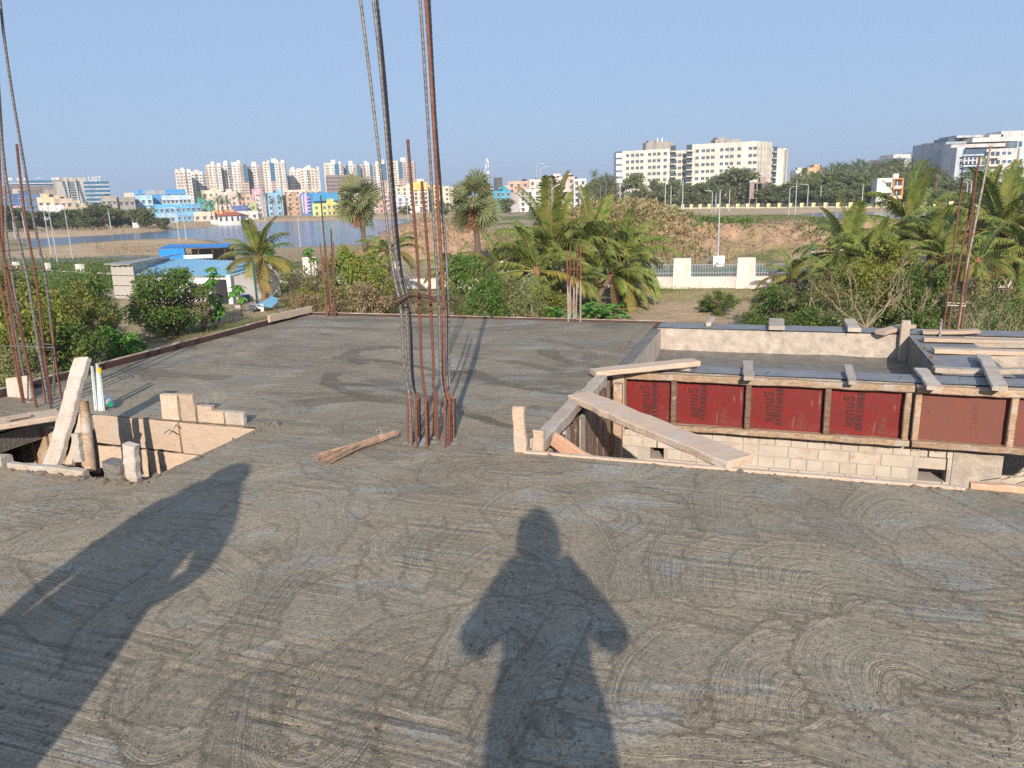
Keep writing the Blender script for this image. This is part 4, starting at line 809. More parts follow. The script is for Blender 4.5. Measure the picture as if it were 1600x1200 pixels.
c = s.mix(s.attr('path'), c, s.mix(s.noise(g, 1.2, 6, .7), (.30, .27, .24), (.20, .18, .16)))
s.col(c); s.set('Roughness', .95); s.set('Specular IOR Level', .1)
s.bump(s.math('ADD', s.noise(g, 1.1, 9, .72), s.math('MULTIPLY', s.noise(g, .25, 6, .6), 1.5)), 1.0, .35)
me.materials.append(s.m); tag_ = bpy.data.objects.new('ground', me); col.objects.link(tag_); tag(tag_, kind='structure')
# ground behind and beneath the house so the sheet has no hole
gb = MB(); gb.add([(-9000, -3000, -.6), (9000, -3000, -.6), (9000, 40, -.6), (-9000, 40, -.6)], [(0, 1, 2, 3)]); tag(gb.build('lower_ground', basic('plain_soil', (.28, .21, .13), (.20, .16, .09), .4, .95, .3, .1)), kind='structure')
s = N('lake_water'); g = s.geo(); s.col((.055, .115, .215)); s.set('Roughness', .14); s.set('Specular IOR Level', .3); s.set('IOR', 1.33)
s.bump(s.math('ADD', s.noise(s.map(g, (.25, 1.0, 1), (0, 0, .3)), 1.2, 6, .7, .6), s.math('MULTIPLY', s.noise(s.map(g, (.05, .22, 1)), 1.0, 4), 2)), .4, .25)
M_water = s.m
lk = MB(); lk.add([(-420, 55, -.42), (420, 55, -.42), (420, 420, -.42), (-420, 420, -.42)], [(0, 1, 2, 3)]); tag(lk.build('lake_water', M_water), kind='structure')
# far plain strip keeps the horizon closed
# low ridge of hazy far land
# ================================================================ buildings
M_win = glass('dark_window_glass', (.035, .05, .07)); M_blueglass = glass('blue_facade_glass', (.03, .10, .17), .1); M_grayglass = glass('grey_facade_glass', (.05, .075, .11), .1)
M_tank = basic('black_tank', (.02, .02, .022), None, 2, .5, 0)
M_trim = paint((.70, .68, .64)); M_shade = paint((.25, .22, .19))
WINC = {}
def win_mesh(wd, ht, frame=(.72, .70, .66), glassm=None, ledge=True):
    k = (round(wd, 2), round(ht, 2), frame, ledge, glassm.name if glassm else 0)
    if k in WINC: return WINC[k]
    b = MB(); t = .09
    b.box2((-wd / 2, -.035, t), (wd / 2, .0, ht), 1)                                   # pane
    for a, c in (((-wd / 2 - t, -.09, 0), (wd / 2 + t, 0, t)), ((-wd / 2 - t, -.09, ht - .001), (wd / 2 + t, 0, ht + t)), ((-wd / 2 - t, -.085, t), (-wd / 2, 0, ht)), ((wd / 2, -.085, t), (wd / 2 + t, 0, ht)), ((-.03, -.06, t), (.03, -.036, ht - .002))): b.box2(a, c, 0)
    if ledge: b.box2((-wd / 2 - .25, -.5, ht + t + .05), (wd / 2 + .25, 0, ht + t + .17), 0)
    WINC[k] = b.mesh('window', [paint(frame), glassm or M_win]); return WINC[k]
def building(x0, x1, ytop, d, label, c, fl=None, depth=None, yaw=None, cat='house', name='house', nwin=None, parapet=True, win=(1.1, 1.3), frame=(.72, .70, .66), band=None, tank=0, stairs=None, group=None, z0=None, join=False, wside=True, fh=3.2, glassm=None, ledge=True, ybase=None):
    """a block whose front edge runs from pixel column x0 to x1 at distance d; returns (empty, width, depth, height)"""
    a, b = aty(x0, ytop, d), aty(x1, ytop, d); zt = (a.z + b.z) / 2; wd = b.x - a.x; cx = (a.x + b.x) / 2
    yaw = (R.uniform(-.05, .05) if yaw is None else yaw) + (math.atan2(-cx, d) if d > 250 and cx < 60 else 0); base = gz(cx, d) - .4 if z0 is None else z0
    dp = depth or max(7, min(14, wd * .8)); h = zt - base; fl = fl or max(1, round((h - 1) / fh))
    t = thing(name, (cx, d, base), label, cat, group, yaw)
    b_ = MB(); b_.box2((-wd / 2, 0, 0), (wd / 2, dp, h - (.9 if parapet else 0)), 0)
    if parapet:
        e = h; q = h - .9
        b_.box2((-wd / 2, 0, q), (wd / 2, .2, e)); b_.box2((-wd / 2, dp - .2, q), (wd / 2, dp, e)); b_.box2((-wd / 2, .2, q), (-wd / 2 + .2, dp - .2, e)); b_.box2((wd / 2 - .2, .2, q), (wd / 2, dp - .2, e))
    b_.build('wall', paint(c), t, recentre=False)
    fhh = (h - .9) / fl; n = nwin if nwin is not None else max(1, int(wd / 3.2)); W_ = win_mesh(win[0], win[1], frame, glassm, ledge)
    jm = MB()
    def putw(x, y, z, rz):
        if join:
            for v in [(0, 0)]:
                m3 = Matrix.Rotation(rz, 3, 'Z')
                for (s0, s1, mt) in (((-win[0] / 2 - .08, -.05, -.08), (win[0] / 2 + .08, .0, win[1] + .08), 0), ((-win[0] / 2, -.08, 0), (win[0] / 2, -.051, win[1]), 1)):
                    c_ = Vector([(s0[i] + s1[i]) / 2 for i in range(3)]); jm.box(m3 @ c_ + Vector((x, y, z)), [s1[i] - s0[i] for i in range(3)], mt, m3)
        else: inst('window', W_, t, (x, y, z), (0, 0, rz))
    for f in range(fl):
        z = fhh * f + min(1.0, fhh * .3)
        for k in range(n): putw(-wd / 2 + wd * (k + .5) / n, -.002, z, 0)
        if wside:
            m_ = max(1, int(dp / 4))
            for k in range(m_):
                sgn = 1 if cx < 0 else -1
                putw(sgn * (wd / 2 + .002), dp * (k + .5) / m_, z, sgn * math.pi / 2)
        if band and f: 
            bb = MB(); bb.box2((-wd / 2 - .15, -.35, fhh * f - .08), (wd / 2 + .15, -.003, fhh * f + .12)); bb.build('floor_band', paint(band), t, recentre=False)
    if join and jm.v: tag(jm.build('windows', [paint(frame), glassm or M_win], t, recentre=False), kind='stuff')
    if stairs is None: stairs = parapet and wd > 6 and R.random() < .5
    if stairs:
        sx = R.uniform(-.3, .3) * wd; s_ = MB(); s_.box2((sx - 1.6, dp * .4, h - .9), (sx + 1.6, dp * .4 + 3, h + 1.5)); s_.box2((sx - 1.8, dp * .4 - .2, h + 1.5), (sx + 1.8, dp * .4 + 3.2, h + 1.65)); s_.build('stair_room', paint(c), t, recentre=False)
    if stairs and not tank and fl > 1 and R.random() < .6: tank = 1
    for k in range(tank):
        tx = R.uniform(-.35, .35) * wd; MB().tube([(tx, dp * .3, h - .9), (tx, dp * .3, h + .5), (tx, dp * .3, h + .8)], [.65, .65, .25], 12).build('water_tank', M_tank, t, recentre=False)
    return t, wd, dp, h
# ---- left business blocks
def band_block(t, x0, x1, y0, y1, z0, z1, n, m1, m2, name='glass_band'):
    for k in range(n):
        za, zb = z0 + (z1 - z0) * k / n, z0 + (z1 - z0) * (k + 1) / n
        b = MB(); b.box2((x0, y0 - .15, za + (zb - za) * .42), (x1, y0 - .02, zb - .02)); b.build(name, m1, t, recentre=False)
        b = MB(); b.box2((x0 - .1, y0 - .35, za), (x1 + .1, y0 - .01, za + (zb - za) * .40)); b.build('spandrel', m2, t, recentre=False)
t, wd, dp, h = building(-30, 97, 290.5, 470, 'long brown grey office block with stepped glass roof storey at the left edge', (.24, .215, .21), fl=1, depth=26, yaw=-.05, cat='office', name='office_building', nwin=0, wside=False, parapet=False)
px2x = lambda px, d, t_: aty(px, 290, d).x - t_.location.x
pz = lambda px, py, d, t_: aty(px, py, d).z - t_.location.z
def slabpart(t, name, m, px0, px1, py0, py1, d, yf=-.3, th=.28, sh=0):
    pm = (px0 + px1) / 2; b = MB(); b.box2((px2x(px0, d, t), yf, pz(pm, py1, d, t)), (px2x(px1, d, t), yf + th, pz(pm, py0, d, t))); return b.build(name, m, t, recentre=False)
slabpart(t, 'roof_glass', M_blueglass, 40, 95, 281, 285.5, 470, 2, 18); slabpart(t, 'roof_slab', M_trim, 10, 96, 285.6, 287, 470, 1.2, 22); slabpart(t, 'roof_glass', M_blueglass, 66, 97, 287.1, 290.3, 470, .6, 20)
slabpart(t, 'brown_panel', paint((.20, .155, .15)), -20, 59, 291, 306, 470, -.5); slabpart(t, 'louvre_panel', paint((.46, .39, .28)), 63, 92, 296, 303.5, 470, -.8, .5)
for k in range(9): slabpart(t, 'louvre', paint((.36, .30, .22)), 64 + k * 3.1, 64.5 + k * 3.1, 296.2, 303.3, 470, -.95, .14)
slabpart(t, 'cream_panel', paint((.52, .46, .38)), 20, 34, 295, 310, 470, -.62, .1); slabpart(t, 'dark_glass', M_grayglass, 60, 99, 304, 320, 470, -.45, .3); slabpart(t, 'sign_panel', M_black, 88, 97, 291.5, 303.5, 470, -1.0, .2)
slabpart(t, 'rooftop_box', M_trim, 15, 22, 277.5, 281.5, 470, 6, 5); slabpart(t, 'rooftop_box', M_trim, 28, 34, 277.5, 281.5, 470, 6, 5); slabpart(t, 'rooftop_box', M_trim, 37, 42, 277.5, 281.5, 470, 6, 5)
slabpart(t, 'roof_sign', paint((.30, .40, .60)), 52, 64, 275.5, 279, 470, 6, .5)
t, wd, dp, h = building(88, 131, 277.5, 450, 'grey office with tall stone fins and a stair of dark window strips', (.50, .46, .41), fl=1, depth=24, yaw=.06, cat='office', name='office_building', nwin=0, wside=False, parapet=False, stairs=False)
slabpart(t, 'white_crown', M_trim, 86, 97, 277.6, 282, 450, -.8, .7)
for k in range(9): slabpart(t, 'dark_window_strip', M_grayglass, 107.5 + .5 * k * .8, 115.5 + .5 * k * .8, 284 + k * 3.9, 286.7 + k * 3.9, 450, -.12, .1)
for x_ in (99.5, 119.5):
    for k in range(9): slabpart(t, 'stair_window', M_grayglass, x_ + k * .55, x_ + 4 + k * .55, 283 + k * 4, 286.6 + k * 4, 450, -.12, .1)
for x_ in (105, 117): slabpart(t, 'stone_fin', paint((.58, .54, .48)), x_, x_ + 1.6, 279, 325, 450, -1.2, 1.1)
t, wd, dp, h = building(131, 168, 283.5, 455, 'blue glass office striped with pale bands and white rooftop letters', (.42, .46, .50), fl=1, depth=24, yaw=.1, cat='office', name='office_building', nwin=0, wside=False, parapet=False, stairs=False)
band_block(t, -wd / 2 + .5, wd / 2 - .2, 0, 1, h * .25, h, 7, M_blueglass, paint((.42, .50, .58)))
c = bpy.data.curves.new('roof_letters', 'FONT'); c.body = 'UST'; c.size = 3.9; c.extrude = .3; c.offset = .06; c.materials.append(paint((.78, .76, .72))); tm = bpy.data.objects.new('t', c); o = bpy.data.objects.new('roof_letters', bpy.data.meshes.new_from_object(tm)); bpy.data.objects.remove(tm); col.objects.link(o); o.parent = t; o.rotation_euler = (math.pi / 2, 0, 0); o.location = (-3.6, 1.0, h + .1)
c = bpy.data.curves.new('facade_letters', 'FONT'); c.body = 'U S T'; c.size = 1.1; c.extrude = .05; c.materials.append(paint((.78, .76, .72))); tm = bpy.data.objects.new('t', c); o = bpy.data.objects.new('facade_letters', bpy.data.meshes.new_from_object(tm)); bpy.data.objects.remove(tm); col.objects.link(o); o.parent = t; o.rotation_euler = (math.pi / 2, 0, 0); o.location = (0, -.6, h - 2.4)
# ---- near left houses
A = building
A(-12, 30, 303, 335, 'deep blue four storey flats with white framed windows at the left picture edge', (.07, .15, .36), fl=4, cat='flats', name='apartment_house', band=(.25, .35, .6), yaw=.05, nwin=4)
A(28, 62, 304, 338, 'deep blue flats with pale balcony bands, next to the cream houses', (.08, .17, .40), fl=4, cat='flats', name='apartment_house', band=(.30, .42, .68), yaw=-.04, nwin=4)
A(-12, 28, 322, 318, 'low pink house behind the trees at the left picture edge', (.72, .42, .38), fl=2, nwin=4, stairs=False, yaw=0)
A(59, 87, 308, 325, 'cream house with flat roof between blue and peach houses', (.74, .62, .40), fl=3, nwin=3, stairs=True)
A(84, 110, 310, 322, 'peach house with paired windows left of the stone finned office', (.70, .50, .36), fl=3, nwin=3, tank=1)
A(63, 97, 320.5, 305, 'low whitewashed house in front of the cream and peach houses', (.72, .70, .68), fl=2, nwin=3, stairs=False)
A(112, 140, 318, 345, 'small cream house half hidden by the big bank tree', (.68, .60, .46), fl=2, nwin=2)
A(158, 180, 306, 330, 'unpainted grey concrete house, left half of the grey pair', (.42, .36, .31), fl=3, nwin=3, tank=1)
A(176, 208, 308, 334, 'unpainted grey concrete house with open balconies', (.36, .32, .28), fl=3, nwin=4, frame=(.5, .46, .4))
A(194, 212, 301, 365, 'small cream house with white roof room left of the blue houses', (.70, .62, .50), fl=3, nwin=2)
A(210, 226, 296.5, 362, 'bright sky blue roof house at the left of the blue row', (.08, .38, .72), fl=4, nwin=2, stairs=False)
A(209, 236, 305, 345, 'pale blue house with blue lower floors left of the bright blue one', (.42, .66, .80), fl=3, nwin=3, band=(.10, .42, .78), stairs=False)
A(235, 256, 303, 356, 'saturated blue box house in the middle of the blue row', (.04, .30, .68), fl=3, nwin=2, stairs=False)
A(226, 262, 297.5, 385, 'grey topped house with a dark open roof shed', (.40, .40, .40), fl=4, nwin=4)
A(259, 288, 296, 372, 'bright blue wide top floor house right in the blue row', (.05, .34, .72), fl=4, nwin=3, stairs=False)
A(254, 296, 305, 352, 'pale blue house with a white arcade of dark arches', (.52, .68, .74), fl=3, nwin=7, frame=(.75, .75, .72), stairs=False)
A(242, 311, 318.5, 332, 'long sky blue hall with white lower wall and small windows', (.10, .42, .76), fl=2, nwin=9, band=(.75, .77, .78), stairs=False, depth=9, yaw=0)
A(246, 276, 333.5, 312, 'low pale blue shed roofed house behind the bank', (.35, .58, .74), fl=1, nwin=2, stairs=False)
A(308, 320, 309, 355, 'teal green house, taller left half of the green pair', (.02, .42, .34), fl=3, nwin=1, stairs=False)
A(318, 334, 314, 350, 'teal green house, lower right half of the green pair', (.03, .46, .37), fl=3, nwin=2, stairs=False)
A(303, 334, 331, 325, 'long pale peach house by the lake left of the red roofed pump house', (.74, .58, .46), fl=1, nwin=3, stairs=False)
A(333, 364, 328, 335, 'orange and cream low house behind the red roofed pump house', (.72, .38, .16), fl=1, nwin=2, stairs=False)
A(368, 402, 330, 330, 'white low lakeside house right of the red roofed pump house', (.74, .70, .66), fl=1, nwin=3, stairs=False)
A(315, 342, 297, 440, 'pale yellow flats at the foot of the leftmost tall towers', (.74, .64, .46), fl=4, nwin=3)
A(340, 366, 300, 430, 'pale peach flats behind the row of town palms', (.76, .64, .50), fl=4, nwin=3)
A(360, 378, 303, 415, 'cream flats with pink lower floor behind the tallest town palm', (.74, .58, .48), fl=4, nwin=2)
A(376, 398, 304, 400, 'salmon flats left of the pink water tower', (.66, .40, .28), fl=4, nwin=3, stairs=False)
A(389, 400, 317, 385, 'small lime house beside the legs of the pink water tower', (.50, .62, .20), fl=2, nwin=1, stairs=False)
A(362, 386, 321, 375, 'low house with blue sheet awnings', (.08, .16, .42), fl=1, nwin=2, stairs=False)
A(415, 440, 301, 395, 'light blue flats right of the pink water tower', (.24, .50, .74), fl=4, nwin=2, stairs=True)
A(438, 456, 305, 405, 'salmon and orange house right of the light blue flats', (.66, .34, .22), fl=4, nwin=2)
A(447, 468, 306, 385, 'tan and orange house with dark balconies', (.56, .34, .18), fl=4, nwin=2, band=(.70, .30, .12))
A(442, 478, 296.5, 470, 'cream flats with a red terrace roof under the white towers', (.76, .62, .50), fl=5, nwin=4)
A(478, 500, 297, 520, 'peach flats rising behind the bright blue block', (.74, .54, .42), fl=5, nwin=3)
t, wd, dp, h = building(468, 484, 302, 378, 'block with blue, white and violet vertical stripes', (.12, .24, .52), fl=5, nwin=0, cat='flats', name='apartment_house', stairs=False, wside=False)
slabpart(t, 'violet_strip', paint((.62, .42, .66)), 473, 477.5, 303, 334, 378, -.5, .45); slabpart(t, 'white_strip', M_trim, 469.5, 471.5, 305, 333, 378, -.4, .35)
for k in range(5): slabpart(t, 'balcony', paint((.55, .35, .6)), 477.6, 482, 308 + k * 5.2, 310.2 + k * 5.2, 378, -1.2, 1.15)
t, wd, dp, h = building(479, 527, 301, 380, 'bright azure block with an overhanging upper floor', (.01, .24, .56), fl=4, nwin=0, cat='flats', name='apartment_house', stairs=False, depth=16, wside=False, yaw=.02)
slabpart(t, 'upper_slab', paint((.02, .32, .62)), 488, 527, 302, 314, 380, -1.4, 1.3); slabpart(t, 'glass_strip', M_grayglass, 489, 513, 316, 318, 380, -.3, .25)
for k in range(3): slabpart(t, 'roof_opening', M_shade, 484 + k * 13, 489 + k * 13, 299, 300.8, 380, 2, 3)
A(488, 512, 318, 366, 'lime green lakeside house below the azure block', (.56, .66, .16), fl=2, nwin=2, stairs=False)
A(510, 532, 316, 368, 'yellow lakeside house with a stepped top', (.74, .62, .16), fl=2, nwin=3, stairs=True)
A(530, 560, 302, 430, 'pale house with white balconies behind the left fan palm', (.70, .66, .62), fl=4, nwin=4)
A(560, 590, 300, 420, 'cream house right of the left fan palm', (.74, .66, .52), fl=4, nwin=4)
A(585, 606, 303, 395, 'pink house with white bands behind the ribbed bars', (.70, .46, .50), fl=4, nwin=3, band=(.78, .70, .68))
A(590, 612, 316, 380, 'house with a red sloping terrace roof near the ribbed bars', (.72, .36, .26), fl=2, nwin=2)
A(604, 622, 297, 440, 'golden yellow flats between the ribbed bars', (.74, .50, .18), fl=5, nwin=2)
A(618, 646, 291.5, 425, 'pale cream flats left of the yellow and white block', (.78, .70, .50), fl=6, nwin=3)
A(610, 640, 308, 390, 'pale blue and pink house left of the yellow block', (.56, .64, .72), fl=4, nwin=3, band=(.74, .52, .50))
t, wd, dp, h = building(645, 668, 285, 372, 'tall yellow and white flats with orange balcony openings', (.80, .72, .52), fl=7, nwin=3, cat='flats', name='apartment_house', stairs=True, wside=False)
slabpart(t, 'yellow_top', paint((.80, .56, .12)), 644.8, 668.2, 284.5, 297, 372, -.4, .35)
for k in range(4): slabpart(t, 'orange_loggia', paint((.50, .24, .08)), 656, 661, 302 + k * 8, 307 + k * 8, 372, -.5, .45)
A(664, 686, 289, 386, 'orange yellow flats right of the tall yellow and white block', (.80, .52, .14), fl=6, nwin=2, cat='flats')
A(685, 702, 291, 410, 'pale yellow flats behind the paired bars', (.78, .68, .44), fl=5, nwin=2)
A(698, 730, 296, 440, 'pale pink flats left of the right fan palm', (.72, .58, .54), fl=5, nwin=4)
A(640, 664, 322, 350, 'low white lakeside house behind the rusty bar', (.74, .70, .62), fl=2, nwin=2, stairs=False)
A(766, 798, 298, 330, 'turquoise house right of the right fan palm', (.02, .38, .56), fl=4, nwin=4, stairs=True)
A(748, 768, 290, 380, 'cream house partly behind the right fan palm', (.72, .64, .54), fl=4, nwin=2)
A(772, 785, 277, 520, 'dark slim unfinished tower beside the phone mast', (.09, .085, .09), fl=8, nwin=2, cat='tower', name='tower_block', frame=(.14, .13, .13), stairs=False)
A(794, 826, 283, 340, 'salmon pink house with small windows and roof tank', (.76, .40, .28), fl=5, nwin=3, tank=2)
A(788, 800, 290, 350, 'small cream house left of the salmon pink one', (.74, .66, .46), fl=4, nwin=1)
A(811, 845, 296, 315, 'white house with long shaded balconies behind the palms', (.76, .74, .70), fl=4, nwin=3, band=(.80, .79, .76))
A(798, 812, 302, 318, 'grey lavender side house left of the white balconied one', (.50, .46, .47), fl=3, nwin=0)
A(826, 850, 280, 345, 'white house with an upper white terrace', (.74, .66, .58), fl=5, nwin=2, tank=1)
A(848, 878, 277.5, 338, 'pink white flats behind the tallest palm frond', (.76, .64, .58), fl=5, nwin=4, tank=2, yaw=.1)
A(876, 898, 276, 352, 'cream pink flats with two black roof tanks', (.76, .60, .48), fl=5, nwin=2, tank=2, stairs=True)
A(896, 916, 279, 345, 'whitish flats left of the red roofed house', (.76, .70, .64), fl=5, nwin=2, tank=1)
A(912, 926, 286, 360, 'small house with a brick red upper room', (.46, .14, .09), fl=3, nwin=2)
A(905, 930, 296, 335, 'pale house half hidden behind the overgrown mound', (.70, .66, .58), fl=3, nwin=2)
# ---- tall housing towers
def tower(x0, x1, ytop, d, label, strips, fl=15, crown=True):
    """strips: list of (fraction, colour key) from left to right with their own depths"""
    t, wd, dp, h = building(x0, x1, ytop + 1.2, d, label, (.62, .52, .46), fl=1, nwin=0, cat='tower', name='tower_block', parapet=False, stairs=False, wside=False, depth=18, yaw=R.uniform(-.02, .05), group='tall housing towers beyond the lake')
    cols = {'w': (.80, .77, .70), 'p': (.66, .46, .38), 'c': (.78, .66, .52), 'd': (.20, .17, .17), 'g': None, 's': (.50, .45, .42)}
    x = -wd / 2; tot = sum(s_[0] for s_ in strips); fh = h / fl; jw = MB()
    for fr, k in strips:
        w_ = wd * fr / tot; y0 = {'w': -1.6, 'p': -.9, 'c': -1.2, 'd': -.25, 'g': -2.0, 's': -.5}[k]; hh = h + ({'w': 2.4, 'c': 1.4, 'p': .8}.get(k, 0) if crown else .5)
        b = MB(); b.box2((x + .02, y0, 0), (x + w_ - .02, -.01, hh)); b.build('bay', paint(cols[k] if k != 'g' else cols['p']), t, recentre=False)
        if k == 'g':
            g_ = MB(); g_.box2((x + .2, y0 - .25, h * .62), (x + w_ - .2, y0 - .02, h + .3)); g_.build('blue_glass_strip', M_blueglass, t, recentre=False)
        n = max(1, int(w_ / 3.0))
        for f in range(fl):
            if k == 'g' and f > fl * .6: continue
            for q in range(n):
                xc = x + w_ * (q + .5) / n; z = f * fh + fh * .3; hw = w_ / n * (.24 if k in 'wcp' else .36)
                jw.box2((xc - hw, y0 - .06, z), (xc + hw, y0 - .01, z + fh * .42), 0)
                if k in 'dsp': jw.box2((xc - w_ / n * .42, y0 - .8, z - fh * .3), (xc + w_ / n * .42, y0 - .07, z - fh * .05), 1)
        x += w_
    tag(jw.build('windows', [basic('tower_window', (.16, .15, .16), None, .5, .5, 0), paint((.70, .62, .54))], t, recentre=False), kind='stuff')
    b = MB(); b.box2((-wd * .12, 5, h), (wd * .1, 11, h + 4.0)); b.build('lift_room', paint((.78, .74, .66)), t, recentre=False)
tower(274, 297, 268, 660, 'shorter cream tower at the far left of the tower row', [(2, 'w'), (2, 'c'), (1, 'w'), (1, 'd'), (2, 'w')], 13)
tower(295, 322, 271, 690, 'cream tower with a dark recess, second from the left', [(1, 'p'), (2, 'w'), (1.5, 'd'), (2, 'w'), (2, 's')], 13)
tower(321, 344, 258.5, 640, 'cream tower with a pink left edge bay', [(1, 'p'), (2, 'c'), (1.2, 'w'), (1, 'p'), (1.6, 'w')], 17)
tower(343, 364, 257, 655, 'cream tower with grey recess beside the first blue glass strip', [(1.5, 's'), (1.5, 'w'), (1, 'd'), (1.2, 'g')], 17)
tower(362, 385, 256.5, 650, 'pale tower with a wide blue glass strip at its right side', [(2, 'w'), (1, 'c'), (1, 'p'), (1.7, 'g')], 17)
tower(384, 410, 258.5, 665, 'pink white tower behind the pink water tower', [(1, 'p'), (1.3, 'd'), (2, 'w'), (1, 'p'), (1.5, 's')], 17)
tower(411, 446, 254, 630, 'tallest tower of the left row, blue glass at top and right edge', [(1.8, 'c'), (.8, 'w'), (1.9, 'g'), (1.6, 'w'), (1, 'p'), (1.4, 'w'), (.6, 'g')], 18)
tower(446, 470, 267, 670, 'cream tower right of the tallest one, with grey recesses', [(1.4, 's'), (1.4, 'w'), (1, 'c'), (1.5, 'w')], 14)
tower(468, 498, 264.5, 650, 'yellowish cream tower standing alone at the right end of the left row', [(2, 'c'), (1, 'w'), (1.2, 'd'), (2, 'c'), (.7, 'p'), (1, 'w')], 14)
tower(506, 536, 256, 640, 'cream tower with a blue strip, left end of the right row', [(2.2, 'c'), (1, 'w'), (1.5, 'g'), (.6, 'w'), (.8, 's')], 17)
tower(535, 562, 257.5, 655, 'pink white tower with a blue strip, second of the right row', [(1, 'p'), (1.3, 'g'), (1.6, 'w'), (1.3, 'p'), (1.4, 'g')], 17)
tower(561, 583, 257.5, 665, 'pale tower, third of the right row, directly left of the ribbed bar', [(1.6, 'p'), (.8, 'd'), (1.6, 'w'), (1.6, 'g')], 17)
tower(582, 613, 255.5, 650, 'pale tower seen between the two groups of ribbed bars', [(1, 's'), (2, 'w'), (1.6, 'g'), (2, 'w')], 17)
tower(612, 649, 252.5, 635, 'tall pink cream tower at the right end, blue strip near its centre', [(2.2, 'c'), (1.6, 'g'), (1.6, 'p'), (1, 'd'), (1.6, 'p'), (.6, 'g')], 18)
t, wd, dp, h = building(510, 552, 273, 560, 'brown grey office front in front of the right tower row', (.30, .20, .165), fl=9, nwin=11, cat='office', name='office_building', stairs=False, join=True, win=(1.4, 1.1), frame=(.46, .38, .36), yaw=.05)
A(540, 581, 277, 575, 'grey brown office wing behind the left fan palm', (.32, .23, .20), fl=8, nwin=10, cat='office', name='office_building', stairs=False, join=True, win=(1.4, 1.1), frame=(.46, .38, .36), yaw=-.03)
# ---- pink water tower
wt = thing('water_tower', (aty(406.5, 330, 390).x, 390, gz(aty(406.5, 330, 390).x, 390)), 'pink round water tower on a white latticed frame by the lake', 'water tower')
zt = aty(406.5, 295, 390).z - wt.location.z; zb = aty(406.5, 305, 390).z - wt.location.z; M_pink = paint((.74, .42, .52)); M_wht = paint((.76, .66, .70))
MB().tube([(0, 0, zb), (0, 0, zb + .3), (0, 0, zt), (0, 0, zt + .4)], [2.9, 3.1, 3.1, .5], 20).build('tank', M_pink, wt, recentre=False)
for k in range(6):
    a = k * math.pi / 3 + .3; MB().tube([(2.7 * math.cos(a), 2.7 * math.sin(a), 0), (2.7 * math.cos(a), 2.7 * math.sin(a), zb)], .28, 6).build('column', M_wht, wt, recentre=False)
for q in range(4):
    z = zb * (q + 1) / 4.6; MB().tube([(2.7 * math.cos(k * math.pi / 3 + .3), 2.7 * math.sin(k * math.pi / 3 + .3), z) for k in range(7)], .2, 5).build('ring_beam', M_wht, wt, recentre=False)
MB().tube([(.6 * math.cos(k * .7) * 1.6, .6 * math.sin(k * .7) * 1.6, zb * k / 40) for k in range(41)], .14, 4).build('spiral_stair', M_wht, wt, recentre=False)
# ---- pump house with red roof
def hipped(px0, px1, yeave, yridge, ybase, d, label, wallc=(.74, .70, .64)):
    a, b = aty(px0, yeave, d), aty(px1, yeave, d); cx = (a.x + b.x) / 2; g0 = aty(cx and (px0 + px1) / 2, ybase, d).z; wd = b.x - a.x; t = thing('pavilion', (cx, d, g0), label, 'pavilion'); ze = a.z - g0; zr = aty((px0 + px1) / 2, yridge, d).z - g0
    MB().box2((-wd * .44, .8, -1.5), (wd * .44, 6.2, ze - .05)).build('wall', paint(wallc), t, recentre=False)
    tiles = basic('red_clay_tiles', (.42, .12, .06), (.30, .09, .05), 2, .8, .3, .05)
    h = MB(); h.add([(-wd / 2, 0, ze), (wd / 2, 0, ze), (wd / 2, 7, ze), (-wd / 2, 7, ze), (-wd * .2, 3.5, zr), (wd * .2, 3.5, zr)], [(0, 1, 5, 4), (1, 2, 5), (2, 3, 4, 5), (3, 0, 4), (0, 3, 2, 1)]); h.build('roof', tiles, t, recentre=False)
    for k in range(4): MB().box2((-wd * .36 + k * wd * .22, .7, .1), (-wd * .36 + k * wd * .22 + wd * .08, .79, ze - .4)).build('window', M_win, t, recentre=False)
    return t
hipped(336, 377, 337.5, 331.5, 346, 285, 'red hip roofed pump house on the far lake bank')
pb = MB(); a = at(331, 350, 0); b = at(379, 348.5, 0); pb.box2((a.x, a.y - 1, -1.2), (b.x, b.y + 4, aty(350, 343, a.y).z)); pbo = tag(pb.build('sluice_wall', paint((.76, .73, .70))), 'white sluice wall with a dark culvert below the red hip roof', 'wall')
MB().box2(((a.x + b.x) / 2 - 1.4, a.y - 1.05, -1), ((a.x + b.x) / 2 + 1.4, a.y - 1.005, .4)).build('culvert', M_black, pbo)
hipped(1512, 1562, 309, 302.5, 316, 235, 'low red roofed pavilion behind the yellow fence on the right')
# ---- big cream block on the right
def facade(t, name, p0, p1, z0, z1, cols_, rows, wmesh, skip=()):
    d = (Vector(p1) - Vector(p0)); L = d.length; d.normalize(); rz = math.atan2(d.y, d.x)
    for r_ in range(rows):
        for k, f in enumerate(cols_):
            if (r_, k) in skip: continue
            p = Vector(p0) + d * L * f; inst(name, wmesh, t, (p.x, p.y, z0 + (z1 - z0) * r_ / rows), (0, 0, rz))
D0 = 330; X = lambda px, d=D0: aty(px, 300, d).x
bc = thing('cream_block', (X(1090), D0, 0), 'large cream eight storey block with grids of small square windows', 'building'); cr = (.82, .76, .61); crw = (.78, .74, .66); bx = bc.location.x
ztop = aty(1000, 234, D0).z; ztop2 = aty(1110, 224, D0 - 8).z
def wedge(name, P, z0, z1, c): # footprint polygon
    n = len(P); b = MB(); b.add([(x - bx, y - D0, z0) for x, y in P] + [(x - bx, y - D0, z1) for x, y in P], [tuple(reversed(range(n))), tuple(range(n, 2 * n))] + [(i, (i + 1) % n, (i + 1) % n + n, i + n) for i in range(n)]); return b.build(name, paint(c), bc, recentre=False)
A1, A2 = (X(971, 338), 338), (X(1047, 328), 328)
